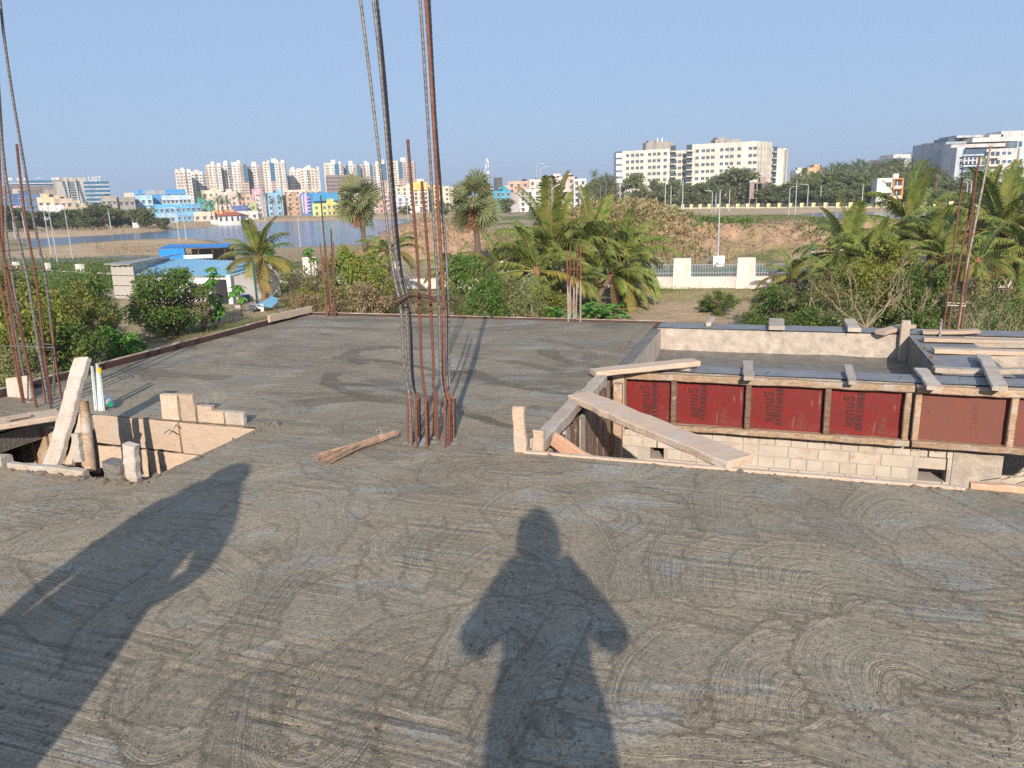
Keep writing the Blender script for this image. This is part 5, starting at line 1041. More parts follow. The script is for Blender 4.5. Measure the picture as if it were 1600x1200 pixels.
B1, B2 = (X(1080, 326), 326), (X(1180, 316), 316)
S2 = (X(1203, 328), 328)
wedge('left_wing', [A1, A2, (A2[0] + 3, 350), (A1[0] + 2, 360)], 0, ztop, cr)
wedge('middle_wing', [(X(1047.5, 334), 334), (X(1079.5, 332), 332), (X(1090, 350), 350), (X(1050, 352), 352)], 0, ztop - .6, cr)
wedge('right_wing', [B1, B2, S2, (X(1090, 350), 353)], 0, ztop2, cr)
wedge('rear_wing', [(X(1203.5, 335), 335), (X(1228, 337), 337), (X(1229, 362), 362), (X(1200, 362), 362)], 0, aty(1215, 232, 336).z, crw)
WM = win_mesh(1.35, 1.25, (.62, .57, .44), M_grayglass, False); WS = win_mesh(1.0, 1.1, (.70, .60, .50), M_trim and paint((.62, .44, .34)), False)
lz = lambda a: (a[0] - bx, a[1] - D0 - .02, 0)
rowp = lambda px, fr, d: None
z_lo = 4.0
fa = [(x - 971) / 76 for x in (980.5, 988.5, 996, 1003, 1015, 1022, 1029, 1038.8)]
facade(bc, 'window', lz(A1), lz(A2), 3.0, ztop + .1, fa, 8, WM)
fb = [(x - 1080) / 100 for x in (1088, 1097.5, 1105, 1112.5, 1126.5, 1134.5, 1142, 1153, 1170, 1178 - 1)]
facade(bc, 'window', lz(B1), lz(B2), 2.6, ztop2 - .6, fb, 8, WM)
facade(bc, 'window', (X(1047.5, 334) - bx, 334 - D0 - .02, 0), (X(1079.5, 332) - bx, 332 - D0 - .02, 0), 2.6, ztop - .6, [.2, .42, .62, .86], 8, WM)
facade(bc, 'pink_window', (B2[0] - bx + .02, B2[1] - D0, 0), (S2[0] - bx + .02, S2[1] - D0, 0), 2.6, ztop2 - .6, [.12, .3, .48, .66, .84], 8, WS)
for k in range(9):
    z = 2.2 + k * (ztop - 2.2) / 8.6
    for (px, wd_, dd) in ((1050.5, 2.6, 327.6), (1075.5, 2.8, 325.9)):
        b = MB(); b.box2((X(px, dd) - bx - wd_ / 2, dd - D0 - 1.5, z), (X(px, dd) - bx + wd_ / 2, dd - D0, z + .5)); b.build('balcony', paint((.66, .62, .52)), bc, recentre=False)
        b = MB(); b.box2((X(px, dd) - bx - wd_ * .42, dd - D0 - .1, z + .6), (X(px, dd) - bx + wd_ * .42, dd - D0 - .01, z + 2.7)); b.build('dark_loggia', M_win, bc, recentre=False)
for k in range(8):
    b = MB(); z = 3 + k * (ztop - 3) / 8; b.box2((X(961, 340) - bx, 337 - D0, z), (X(971, 340) - bx - .05, 344 - D0, z + 1.9)); b.build('bay_band', paint((.74, .74, .76)), bc, recentre=False)
    b = MB(); b.box2((X(961, 340) - bx + .3, 337.3 - D0, z + 1.9), (X(971, 340) - bx - .1, 344 - D0, z + (ztop - 3) / 8)); b.build('bay_glass', M_grayglass, bc, recentre=False)
    b = MB(); b.box2((X(1205, 334) - bx, 333.4 - D0, z), (X(1213, 334) - bx, 334.98 - D0, z + .45)); b.build('balcony', paint((.66, .62, .52)), bc, recentre=False)
    b = MB(); b.box2((X(1206, 334) - bx, 334.7 - D0, z + .6), (X(1212, 334) - bx, 334.98 - D0, z + 2.4)); b.build('dark_loggia', M_win, bc, recentre=False)
M_raw = paint((.34, .31, .28)); rz_ = lambda px, py, d: aty(px, py, d).z
for (a_, b_, y0, y1, d) in ((1008, 1052, 222, 234, 340), (1012, 1022, 219.5, 224, 342), (1024, 1046, 220.5, 226, 343), (1115, 1154, 217, 227, 335), (1118, 1132, 214.5, 219, 336), (1131, 1148, 218, 223, 334)):
    b = MB(); b.box2((X(a_, d) - bx, d - D0, rz_((a_ + b_) / 2, y1, d)), (X(b_, d) - bx, d - D0 + 7, rz_((a_ + b_) / 2, y0, d))); b.build('roof_room', M_raw, bc, recentre=False)
for k in range(3):
    b = MB(); x_ = X(1225 + k * 1.6, 334.5) - bx; b.tube([(x_, 334.5 - D0, 0), (x_, 334.5 - D0, rz_(1228, 230, 334.5))], .12, 5); b.build('scaffold_pole', M_raw, bc, recentre=False)
for (x_, y_) in ((1026, 218), (1033, 217)): MB().tube([(X(x_, 342) - bx, 342 - D0, rz_(x_, 224, 342)), (X(x_, 342) - bx, 342 - D0, rz_(x_, y_, 342) + .5)], .3, 5).build('antenna', M_white, bc, recentre=False)
# ---- unfinished concrete frame
d = 288; x0, x1 = aty(1171, 300, d).x, aty(1200, 300, d).x; zf = aty(1186, 285, d).z
uf = thing('unfinished_frame', ((x0 + x1) / 2, d, 0), 'small unfinished brick and concrete frame with open dark bays', 'unfinished house'); w2 = (x1 - x0) / 2; M_rawb = paint((.40, .29, .24))
for q, z in enumerate((0, zf * .38, zf * .70, zf)): 
    if q: MB().box2((-w2, 0, z - .3), (w2, 6, z)).build('floor_slab', M_rawb, uf, recentre=False)
for x_ in (-w2 + .2, -w2 * .2, w2 * .35, w2 - .2):
    for y_ in (.2, 5.8): MB().box2((x_ - .18, y_ - .18, 0), (x_ + .18, y_ + .18, zf - .3)).build('column', M_rawb, uf, recentre=False)
MB().box2((-w2 + .35, .1, zf * .38), (-w2 * .5, .35, zf - .32)).build('brick_infill', M_rawb, uf, recentre=False); MB().box2((w2 * .4, .1, zf * .38), (w2 - .4, .35, zf - .32)).build('brick_infill', M_rawb, uf, recentre=False)
MB().box2((-w2 + .3, 5.4, 0), (w2 - .3, 5.6, zf - .32)).build('rear_wall', M_shade, uf, recentre=False)
MB().box2((w2 * .3, 2, zf), (w2 * .9, 4.5, zf + 1.9)).build('stair_head', M_rawb, uf, recentre=False)
# ---- white and orange house
d = 236; x0, x1 = aty(1371, 300, d).x, aty(1408, 300, d).x; zt = aty(1390, 278, d).z; z0 = -.4
wo_ = thing('villa', ((x0 + x1) / 2, d, z0), 'white three storey villa with an orange framed balcony corner', 'villa', rz=-.25); w2 = (x1 - x0) / 2; h = zt - z0; spl = w2 * .22; M_or = paint((.74, .30, .04)); M_vw = paint((.78, .76, .66))
MB().box2((-w2, 0, 0), (spl, 8, h)).build('white_wall', M_vw, wo_, recentre=False); MB().box2((spl + .01, .8, 0), (w2, 8, h * .98)).build('orange_wall', M_or, wo_, recentre=False)
for z in (h * .34, h * .66, h * .98): MB().box2((spl + .02, -.6, z - .3), (w2 + .1, .79, z)).build('orange_slab', M_or, wo_, recentre=False)
for x_ in (spl + .2, w2 - .1): MB().box2((x_ - .15, -.6, h * .34), (x_ + .15, -.3, h * .96)).build('orange_post', M_or, wo_, recentre=False)
for z in (h * .34, h * .66):
    MB().box2((spl + .4, -.55, z + .02), (w2 - .3, -.45, z + .75)).build('balustrade', M_trim, wo_, recentre=False)
    MB().box2((spl + .7, .70, z + .1), (w2 - .6, .79, z + 2.0)).build('window', M_win, wo_, recentre=False); MB().box2((spl + (w2 - spl) * .45, .66, z + .1), (spl + (w2 - spl) * .52, .695, z + 2.0)).build('mullion', M_white, wo_, recentre=False)
inst('window', win_mesh(1.4, 1.1), wo_, (-w2 * .1, -.01, h * .72)); inst('window', win_mesh(1.6, .6), wo_, (-w2 * .1, -.01, h * .44)); MB().box2((w2 * .4, 3, h * .98), (w2 * .8, 5, h + 1.2)).build('roof_tank', M_white, wo_, recentre=False)
A(1243, 1264, 266, 420, 'small white house beside the orange one behind the grove', (.72, .70, .66), fl=4, nwin=2, z0=2)
A(1262, 1286, 261.5, 405, 'small peach orange house rising above the grove', (.74, .46, .22), fl=4, nwin=2, z0=2)
# ---- hillside offices on the right
def bx_(t, name, m, p0, p1, q0, q1, d, yf=0, th=12):  # pixel rectangle as a block at distance d
    a = aty(p0, (q0 + q1) / 2, d).x - t.location.x; b = aty(p1, (q0 + q1) / 2, d).x - t.location.x; pm = (p0 + p1) / 2; z1 = aty(pm, q0, d).z - t.location.z; z0 = aty(pm, q1, d).z - t.location.z
    o = MB(); o.box2((a, d + yf - t.location.y, z0), (b, d + yf + th - t.location.y, z1)); return o.build(name, m, t, recentre=False)
M_pw = paint((.66, .62, .58)); M_pb = paint((.52, .56, .62)); M_pp = paint((.64, .54, .50)); M_lb = paint((.62, .72, .74))
of = thing('office_building', (aty(1432, 260, 380).x, 380, 5), 'far white and blue office wing on the hill left of the large glass one', 'office')
bx_(of, 'wing', M_pw, 1390, 1474, 246, 300, 380, 1, 20); bx_(of, 'wing', M_pw, 1402, 1452, 240, 247, 380, 4, 14); bx_(of, 'wing', M_pb, 1452, 1475, 240, 300, 379, -2, 10); bx_(of, 'roof_room', M_pw, 1430, 1452, 237, 241, 380, 3, 9)
bx_(of, 'glass_band', M_grayglass, 1388, 1416, 247, 251, 379, .5, 1.2); bx_(of, 'glass_band', M_grayglass, 1389, 1414, 253, 257, 379, .5, 1.2); bx_(of, 'glass_band', M_grayglass, 1431, 1440, 240, 245, 379, 0, .9)
for k in range(3):
    for x_ in (1458, 1468): bx_(of, 'window', M_win, x_, x_ + 4, 246 + k * 7, 249 + k * 7, 376.5, .2, .25)
of = thing('office_building', (aty(1535, 260, 290).x, 290, 5), 'large stepped glass and white office terrace on the right hillside', 'office')
bx_(of, 'dark_wing', paint((.40, .46, .55)), 1474, 1520, 221, 300, 300, 0, 24); bx_(of, 'upper_wing', M_pw, 1492, 1600 + 60, 215, 300, 302, 4, 22); bx_(of, 'front_wing', M_pw, 1538, 1586, 232, 300, 286, 0, 12); bx_(of, 'side_wing', M_lb, 1580, 1660, 220, 300, 290, -2, 12)
bx_(of, 'glass_corner', M_grayglass, 1504, 1538, 233, 305, 287, -.5, 12); bx_(of, 'stair_tower', paint((.56, .60, .66)), 1492, 1504, 230, 300, 288, 0, 10); bx_(of, 'pink_terrace', M_pp, 1496, 1582, 223.5, 229, 290, 4, 8); bx_(of, 'white_roof_band', paint((.74, .70, .64)), 1520, 1600, 214, 221, 296, 0, 9)
bx_(of, 'curved_roof', paint((.50, .50, .50)), 1492, 1534, 211.5, 215, 300, -1, 12); bx_(of, 'roof_room', M_pw, 1575, 1612, 203, 214, 300, 4, 10); bx_(of, 'roof_room', M_pw, 1556, 1578, 209, 214, 300, 4, 10); bx_(of, 'steel_frame', M_grayglass, 1482, 1492, 216, 221, 300, 0, 10)
for k in range(7): bx_(of, 'glass_band', M_grayglass, 1475, 1519, 224.5 + k * 8.5, 229 + k * 8.5, 299, .3, .6)
for k in range(7): bx_(of, 'spandrel', paint((.50, .56, .64)), 1504.5, 1537.5, 241 + k * 8.4, 243.4 + k * 8.4, 286, -.1, .5)
for k in range(2):
    z = 236 + k * 13
    bx_(of, 'balcony', paint((.76, .72, .66)), 1545, 1563, z + 9, z + 11, 284.5, -.4, 1.6)
    for x_ in (1541, 1549, 1557): bx_(of, 'window', M_win, x_, x_ + 5, z + 1, z + 7, 285.7, 0, .2)
    for x_ in (1567, 1575.5): bx_(of, 'window', M_blueglass, x_, x_ + 5, z + 1, z + 5, 285.7, 0, .2)
for k in range(5): bx_(of, 'slat_screen', M_pw, 1506 + k * 6.5, 1508 + k * 6.5, 246, 256, 285.6, 0, .4)
bx_(of, 'dark_panel', paint((.22, .21, .22)), 1586, 1592, 231, 262, 287.7, 0, .3); bx_(of, 'window', M_grayglass, 1592, 1597, 221, 229, 287.7, 0, .3)
for x_, y_ in ((1554, 205), (1581, 199)): MB().tube([(aty(x_, 215, 300).x - of.location.x, 12, aty(x_, 215, 300).z - 5), (aty(x_, 215, 300).x - of.location.x, 12, aty(x_, y_, 300).z - 5)], .1, 4).build('antenna', M_pole, of, recentre=False)

# ================================================================ near left sheds
M_sheet = basic('blue_roof_sheet', (.16, .42, .62), (.30, .48, .58), .8, .5, .2, .02); M_bsheet = basic('bright_blue_sheet', (.02, .24, .62), (.03, .28, .68), 1, .45, 0); M_panel = basic('grey_wall_panel', (.44, .40, .36), (.36, .33, .30), 1.2, .9, .2, .01)
M_ww = basic('whitewash', (.70, .68, .68), (.60, .57, .55), .8, .85, .15, .01)
def corr(mb, p00, p10, p11, p01, n, amp):  # corrugated sheet between four corners, ribs run p00->p01
    p00, p10, p11, p01 = map(Vector, (p00, p10, p11, p01)); P = []; nrm = (p10 - p00).cross(p01 - p00).normalized()
    for i in range(n + 1):
        o = nrm * (amp if i % 2 else -amp); t_ = i / n; P += [p00.lerp(p10, t_) + o, p01.lerp(p11, t_) + o]
    mb.add(P, [(2 * i, 2 * i + 2, 2 * i + 3, 2 * i + 1) for i in range(n)]); mb.add([p - nrm * .03 for p in P], [(2 * i, 2 * i + 1, 2 * i + 3, 2 * i + 2) for i in range(n)]); return mb
sh = thing('shed', at(320, 478, 0), 'long white shed with a faded blue sheet roof and an open dark doorway', 'shed')
a, b = aty(209, 430, 54.5), aty(357, 431, 51.5); c_, d_ = aty(262, 403, 66), aty(434, 410, 55.5)
corr(MB(), a, b, d_, c_, 60, .035).build('roof', M_sheet, sh)
MB().add([(a.x + .3, a.y + .3, -.3), (b.x - .1, b.y + .3, -.3), (b.x - .1, b.y + .3, b.z - .1), (a.x + .3, a.y + .3, a.z - .1)], [(0, 1, 2, 3)]).build('front_wall', M_ww, sh)
g0 = aty(364, 470, 51.3); g1 = aty(436, 463, 56); gp = aty(392, 405, 52.5)
MB().add([(b.x, b.y + .2, -.3), (d_.x, d_.y, -.3), (d_.x, d_.y, d_.z - .1), (b.x, b.y + .2, b.z - .1)], [(0, 1, 2, 3)]).build('gable_wall', M_ww, sh)
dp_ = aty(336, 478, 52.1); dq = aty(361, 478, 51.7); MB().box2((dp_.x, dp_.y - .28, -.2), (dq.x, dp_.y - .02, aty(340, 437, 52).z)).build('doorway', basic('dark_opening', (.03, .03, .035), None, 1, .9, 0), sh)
MB().box2((dq.x + .02, dq.y - .35, -.2), (dq.x + .3, dq.y - .1, aty(362, 430, 51.6).z)).build('corner_post', M_white, sh)
ps = thing('panel_shed', at(192, 472, 0), 'grey shed of square cement wall panels with a flat sheet roof', 'shed')
x0, x1, x2 = aty(176, 440, 57), aty(210, 440, 56), aty(270, 440, 64)
for r_ in range(4):
    z0 = r_ * .75 - .1
    for k in range(4):
        p, q = Vector((x0.x, x0.y, 0)).lerp(Vector((x1.x, x1.y, 0)), k / 4), Vector((x0.x, x0.y, 0)).lerp(Vector((x1.x, x1.y, 0)), (k + 1) / 4)
        MB().box2((p.x + .03, p.y - .04, z0), (q.x - .03, p.y + .04, z0 + .69)).build('panel', M_panel, ps)
    for k in range(5):
        p, q = Vector((x1.x, x1.y, 0)).lerp(Vector((x2.x, x2.y, 0)), k / 5), Vector((x1.x, x1.y, 0)).lerp(Vector((x2.x, x2.y, 0)), (k + 1) / 5); dd = (q - p); MB().box(((p + q) / 2 + Vector((0, 0, z0 + .36))), (dd.length - .03, .07, .72), 0, Matrix.Rotation(math.atan2(dd.y, dd.x), 3, 'Z')).build('panel', M_panel, ps)
MB().add([(x0.x - .3, x0.y - .3, 2.95), (x1.x, x1.y - .3, 2.95), (x2.x + .4, x2.y, 3.0), (x0.x + 2, x0.y + 8, 3.0), (x0.x - .3, x0.y - .3, 3.03), (x1.x, x1.y - .3, 3.03), (x2.x + .4, x2.y, 3.08), (x0.x + 2, x0.y + 8, 3.08)], [(0, 3, 2, 1), (4, 5, 6, 7), (0, 1, 5, 4), (1, 2, 6, 5), (2, 3, 7, 6), (3, 0, 4, 7)]).build('roof', basic('grey_sheet', (.34, .33, .32), (.25, .24, .23), 1, .7, 0), ps)
p = at(172, 473, 0); MB().box2((p.x - .9, p.y - .3, 0), (p.x + .7, p.y + 1.2, 1.0)).build('lean_to', M_shade, ps)
cn = thing('canopy', at(310, 410, 0) * 0 + Vector((aty(306, 400, 75).x, 75, 0)), 'bright blue sheet canopy with open dark sides beyond the white shed', 'canopy')
a, b, c_, d_ = aty(247, 387.5, 74), aty(352, 386.5, 74), aty(366, 380.5, 80), aty(262, 381.5, 80); corr(MB(), a, b, c_, d_, 40, .03).build('roof', M_bsheet, cn)
corr(MB(), (a.x, 74, aty(247, 404, 74).z), (aty(289, 400, 74).x, 74, aty(289, 404, 74).z), (aty(289, 400, 74).x, 74, a.z - .1), (a.x, 74, a.z - .1), 18, .03).build('side_sheet', M_bsheet, cn)
MB().box2((aty(288, 400, 74).x, 73.8, aty(310, 403.5, 74).z), (aty(333, 400, 74).x, 74.0, aty(310, 398, 74).z)).build('white_panel', M_white, cn)
MB().box2((a.x + .5, 80.5, 0), (c_.x - .3, 80.7, 2.6)).build('back_wall', M_shade, cn)
for x_ in (270, 290, 311, 333, 352): MB().tube([(aty(x_, 400, 74.3).x, 74.3, 0), (aty(x_, 400, 74.3).x, 74.3, a.z - .12)], .06, 6).build('post', M_rust, cn)
mb_ = thing('meter_cabin', at(408, 500, 0), 'small white meter cabin with a blue arched sheet roof', 'cabin'); d = at(408, 500, 0).y; a = aty(389, 480, d); b = aty(412, 480, d); c_ = aty(432, 476, d + 1.2)
MB().box2((a.x, d, .7), (b.x, d + 1.4, aty(400, 476, d).z)).build('cabin_box', M_ww, mb_)
for x_ in (a.x + .12, b.x - .12): MB().box2((x_ - .1, d + .05, -.2), (x_ + .1, d + .25, .69)).build('leg', M_ww, mb_)
zz = aty(405, 477, d).z; corr(MB(), (aty(402, 480, d).x, d - .2, zz + .05), (c_.x, d + .1, zz - .18), (c_.x + .2, d + 1.7, zz + .12), (aty(412, 470, d).x, d + 1.6, zz + .34), 14, .02).build('roof', M_sheet, mb_)
p = at(372, 492, 0)
for i, (dx, dz) in enumerate(((0, 0), (.42, 0), (.84, 0), (.2, .21), (.62, .21), (.1, .42))): tag(MB().box((p.x + dx, p.y, .12 + dz), (.40, .2, .2)).build('cement_block', M_panel), 'grey cement block in the small pile left of the meter cabin', 'cement block', 'cement blocks piled by the meter cabin')
p = at(381, 482, 0); tag(MB().tube([(p.x, p.y + .5, 0), (p.x, p.y + .5, .45), (p.x, p.y + .5, .9)], [.30, .34, .32], 14).build('blue_drum', basic('blue_plastic', (.02, .08, .28), None, 3, .4, 0)), 'blue plastic drum standing before the shed doorway', 'drum')
p = aty(595, 473, 44); yb = thing('yellow_board', (p.x, 44, gz(p.x, 44)), 'small yellow board on a post among the shrubs left of the tall cage', 'sign'); MB().box((p.x, 44, p.z), (.28, .04, .26)).build('board', basic('yellow_enamel', (.75, .42, .02), None, 2, .5, 0), yb); MB().tube([(p.x, 44.04, yb.location.z), (p.x, 44.04, p.z)], .02, 5).build('post', M_pole, yb)
p = aty(603, 474, 44); tag(MB().tube([(p.x, 44.3, gz(p.x, 44)), (p.x, 44.3, p.z + .2)], .26, 12).build('blue_drum', basic('blue_plastic', (.02, .08, .28))), 'dark blue drum half hidden beside the yellow board', 'drum')

# ================================================================ walls, fences, poles
M_cw = basic('stained_cream_wall', (.72, .68, .62), (.52, .45, .38), 1.1, .9, .2, .01, (1, 1, .4))
def pillar_mesh(w0, w1, h, t_=.35):
    return MB().add([(-w0 / 2, -t_ / 2, 0), (w0 / 2, -t_ / 2, 0), (w0 / 2, t_ / 2, 0), (-w0 / 2, t_ / 2, 0), (-w1 / 2, -t_ / 2, h), (w1 / 2, -t_ / 2, h), (w1 / 2, t_ / 2, h), (-w1 / 2, t_ / 2, h)], [(0, 3, 2, 1), (4, 5, 6, 7), (0, 1, 5, 4), (1, 2, 6, 5), (2, 3, 7, 6), (3, 0, 4, 7)])
Pa, Pb = at(1065, 463, 0), at(1164, 463, 0); dv = (Pb - Pa); sp = dv.length; dv.normalize(); rzw = math.atan2(dv.y, dv.x)
Pa.z = Pb.z = gz(Pa.x, Pa.y) + .08
cw = thing('compound_wall', Pa, 'stained cream compound wall with tall splayed pillars and grey bars', 'wall'); pm_ = pillar_mesh(1.25, 1.12, 2.05).mesh('pillar', M_cw)
barm = MB().tube([(0, 0, .72), (0, 0, 1.55)], .018, 4).mesh('bar', M_pole); hz = 1.72
for k in range(-6, 9):
    p = Pa + dv * sp * k; inst('pillar', pm_, cw, p - Pa - Vector((0, 0, .1)), (0, 0, rzw))
    q = p + dv * sp / 2; MB().box(q + Vector((0, .02, .32)), (sp - 1.2, .24, .78), 0, Matrix.Rotation(rzw, 3, 'Z')).build('low_wall', M_cw, cw)
    for z in (.95, 1.5): MB().tube([p + dv * .6 + Vector((0, 0, z)), p + dv * (sp - .6) + Vector((0, 0, z))], .022, 4).build('rail', M_pole, cw)
    if -2 <= k <= 4:
        n = int((sp - 1.3) / .17)
        for i in range(n): inst('bar', barm, cw, p + dv * (.68 + i * .17) - Pa, (0, 0, 0))
# left continuation far behind the shrubs
Pa, Pb = at(75, 430, 0), at(127, 432.5, 0); dv = (Pb - Pa).normalized(); rzw = math.atan2(dv.y, dv.x); cw = thing('compound_wall', Pa, 'stretch of white pillared wall beyond the shrubs on the left', 'wall'); sp = (Pb - Pa).length
pm2 = pillar_mesh(1.15, 1.1, 1.35).mesh('pillar', M_cw)
for k in range(-2, 8):
    p = Pa + dv * sp * k; inst('pillar', pm2, cw, p - Pa, (0, 0, rzw)); MB().box(p + dv * sp / 2 + Vector((0, .02, .2)), (sp - 1.1, .22, .7), 0, Matrix.Rotation(rzw, 3, 'Z')).build('low_wall', M_cw, cw)
p = at(487, 440, 0); tag(pillar_mesh(1.3, 1.2, 2.2).build('pillar', M_cw, recentre=False, loc=p), 'single white pillar behind the thin bars, half hidden by shrubs', 'pillar')
# green railing at the foot of the embankment
M_gr = basic('green_mesh', (.05, .16, .13), (.08, .2, .16), 2, .6, 0)
gf = thing('green_railing', at(1200, 434, 0), 'low green railing along the promenade below the earth bank', 'railing'); y0 = at(1200, 434, 0).y
bm_ = MB().box((0, 0, .5), (.035, .035, 1.0)).mesh('post', M_gr)
for k in range(64): inst('post', bm_, gf, (-22 + k * .8, 0, 0), (0, 0, 0))
for z in (.25, .6, .95): MB().box((gf.location.x + 3.4, y0, z), (51, .04, .05)).build('rail', M_gr, gf)
pk = MB()
for k in range(330): pk.box((gf.location.x - 22 + k * .155, y0 + .03, .55), (.02, .02, .9))
tag(pk.build('pickets', M_gr, gf), kind='stuff')
# promenade kerb
a, b = at(860, 441, 0), at(1500, 441, 0); tag(MB().box(((a.x + b.x) / 2, a.y, .1), (b.x - a.x + 12, .3, .26)).build('promenade_kerb', M_cw), 'pale kerb along the promenade', 'kerb')
# yellow lakeside fences
def yfence(pA, pB, spacing, label, hp=1.75, wp=1.15, c=(.76, .64, .30)):
    A_, B_ = pA, pB; d = B_ - A_; L = d.length; d.normalize(); rz = math.atan2(d.y, d.x); t = thing('lakeside_fence', A_, label, 'fence'); pm = pillar_mesh(wp, wp, hp, .4).mesh('pillar', paint(c, .08)); n = int(L / spacing)
    for k in range(n + 1): inst('pillar', pm, t, d * spacing * k)
    MB().box(A_ + d * L / 2 + Vector((0, .0, .25)), (L, .25, .75), 0, Matrix.Rotation(rz, 3, 'Z')).build('low_wall', paint((.74, .66, .42), .08), t)
    for z in (1.0, 1.45): MB().box(A_ + d * L / 2 + Vector((0, 0, z)), (L, .06, .06), 0, Matrix.Rotation(rz, 3, 'Z')).build('rail', M_pole, t)
    bb = MB()
    for k in range(int(L / .6)): bb.box(A_ + d * (.3 + k * .6) + Vector((0, 0, 1.05)), (.05, .05, .9))
    tag(bb.build('bars', M_greenm, t), kind='stuff'); return t
a, b = at(1028, 328.5, 0), at(1640, 326, 0); a.z = b.z = .3; yfence(a, b, 4.05, 'long pale yellow pillared fence across the far shore on the right')
a, b = at(455, 337.5, 0), at(700, 329.5, 0); a.z = b.z = .3; yfence(a, b, 4.2, 'pale yellow pillared fence along the far shore behind the ribbed bars', 2.2, 1.3)
# white wall and clutter on the far left bank
a, b = at(45, 361, 0), at(200, 352.5, 0); a.z = gz(a.x, a.y) + .2; b.z = gz(b.x, b.y) + .2; d = (b - a); tag(MB().box((a + b) / 2 + Vector((0, 0, .7)), (d.length, .25, 2.0), 0, Matrix.Rotation(math.atan2(d.y, d.x), 3, 'Z')).build('bank_wall', paint((.72, .68, .64))), 'long low white wall under the trees on the left bank', 'wall')
p = at(213, 359, 0); tag(MB().box2((p.x - 1, p.y, 0), (p.x + 1, p.y + 1, 2.2)).build('white_box', M_ww), 'white kiosk box on the left lake bank', 'kiosk')
pg = thing('gate_arch', at(194, 353, 0), 'orange beam gate on posts on the left lake bank', 'gate'); p = pg.location
for s_ in (-3, 3): MB().tube([p + Vector((s_, 0, 0)), p + Vector((s_, 0, 4.2))], .12, 5).build('post', M_pole, pg)
MB().box(p + Vector((0, 0, 2.6)), (6.4, .3, .6)).build('beam', paint((.72, .34, .04)), pg)
rb = MB()
for k in range(160): q = at(R.uniform(130, 215), R.uniform(352, 358), 0); rb.box(q + Vector((0, 0, .3)), (R.uniform(.3, 1.4), R.uniform(.3, 1), R.uniform(.3, 1.0)), 0, Matrix.Rotation(R.uniform(0, 3), 3, 'Z'))
tag(rb.build('rubble', M_shade), 'dark rubble heaps on the left bank', kind='stuff')
# light poles
gp_ = 'slim light poles around the lake'
def pole(px, pyt, pyb, label, arm=None, pxt=None, thick=.055, base=None, hidden_d=None):
    p = at(px, pyb, 0) if hidden_d is None else Vector((aty(px, 300, hidden_d).x, hidden_d, 0)); p.z = gz(p.x, p.y); top = aty(pxt if pxt is not None else px, pyt, p.y); zt = top.z; k = max(.04, thick * max(1, p.y / 95))
    t = thing('light_pole', p, label, 'light pole', gp_); MB().tube([p - Vector((0, 0, .3)), p + Vector((0, 0, (zt - p.z) * .5)), (p.x, p.y, zt)], [k * 1.3, k, k * .7], 6).build('pole', M_pole, t)
    s_ = p.y / 1180
    for a in (arm or ''):
        dx = (8 if a == 'R' else -8) * s_; MB().tube([(p.x, p.y, zt - 1.2 * s_), (p.x + dx * .3, p.y, zt + 1.6 * s_), (p.x + dx, p.y, zt + 2.2 * s_)], k * .6, 5).build('arm', M_pole, t); MB().box((p.x + dx * 1.25, p.y, zt + 2.2 * s_), (3.6 * s_, .16, .09)).build('lamp_head', M_pole, t)
    if base: MB().box((p.x, p.y, p.z + base / 2), (base * 1.1, base * .8, base)).build('base_block', M_white, t)
pole(81, 325, 403, 'white pole rising from the sand, first left of the cage bars'); pole(92, 322, 421, 'white pole reaching down to the pillared wall on the left'); pole(115, 330, 412, 'white pole on the sandbar right of the cage bars')
pole(132, 327, 359, 'thin pole before the largest bank tree'); pole(24, 345, 371, 'short pole on the left bank at the picture edge'); pole(40, 330, 366, 'pole among the leftmost cage bars'); pole(174, 326, 361, 'pole right of the largest bank tree', pxt=171); pole(209, 330, 359, 'pole beside the white kiosk box', pxt=205); pole(260, 322, 355, 'thin pole before the long sky blue hall')
pole(281, 326, 381, 'pole before the blue hall, left one of the pair', 'L', 275); pole(292, 322, 380, 'pole before the blue hall, right one of the pair', 'L', 287)
pole(470, 327, 389, 'pole standing in the lake shallows left of the thin bars', pxt=466); pole(640, 318, 380, 'pole between the rusty bars at the lake edge', pxt=637); pole(584, 340, 352, 'small pole on the far shore left of the ribbed bars')
pole(415, 300, 345, 'pole beside the right leg of the pink water tower', pxt=416); pole(375, 315, 340, 'thin pole right of the red hip roof'); pole(1039, 272, 341, 'tall pole at the left end of the earth bank', 'R'); pole(1121, 297, 424, 'tall pole with a white base block before the earth bank', pxt=1126, base=.9, thick=.07)
pole(1112, 300, 338, 'pole behind the earth bank crest, left of the tall based one', 'L'); pole(1118, 302, 333, 'thinner pole close behind the based pole'); pole(1242, 282, 339, 'tallest pole near the unfinished frame'); pole(1232, 294, 339, 'pole with a right hand arm near the unfinished frame', 'R', 1234)
pole(1261, 290, 327, 'pole with a left hand arm before the grove', 'L', 1262); pole(1281, 291, 326, 'thin pole before the grove, right of the armed ones'); pole(1346, 289, 326, 'thin pole before the grove left of the white villa'); pole(1443, 291, 346, 'pole rising from the right hand water', pxt=1447); pole(1508, 286, 325, 'double armed pole behind the right bar cage', 'L'); pole(1514, 283, 324, 'pole with arm right of the double armed one', 'L')
pole(1139, 296, 333, 'short pole behind the bank crest, right of the based pole'); pole(1048, 290, 330, 'thin pole behind the first tall one'); pole(1066, 285, 330, 'thin pole before the cream block centre')
pole(839, 258, 335, 'tall arched road light in the middle, the taller left one', 'R', hidden_d=230); pole(845, 263, 335, 'tall arched road light in the middle, the lower right one', 'R', hidden_d=225); pole(969, 255, 330, 'thin pole at the left corner of the cream block', hidden_d=240); pole(1067, 280, 330, 'thin pole before the middle of the cream block', hidden_d=245)
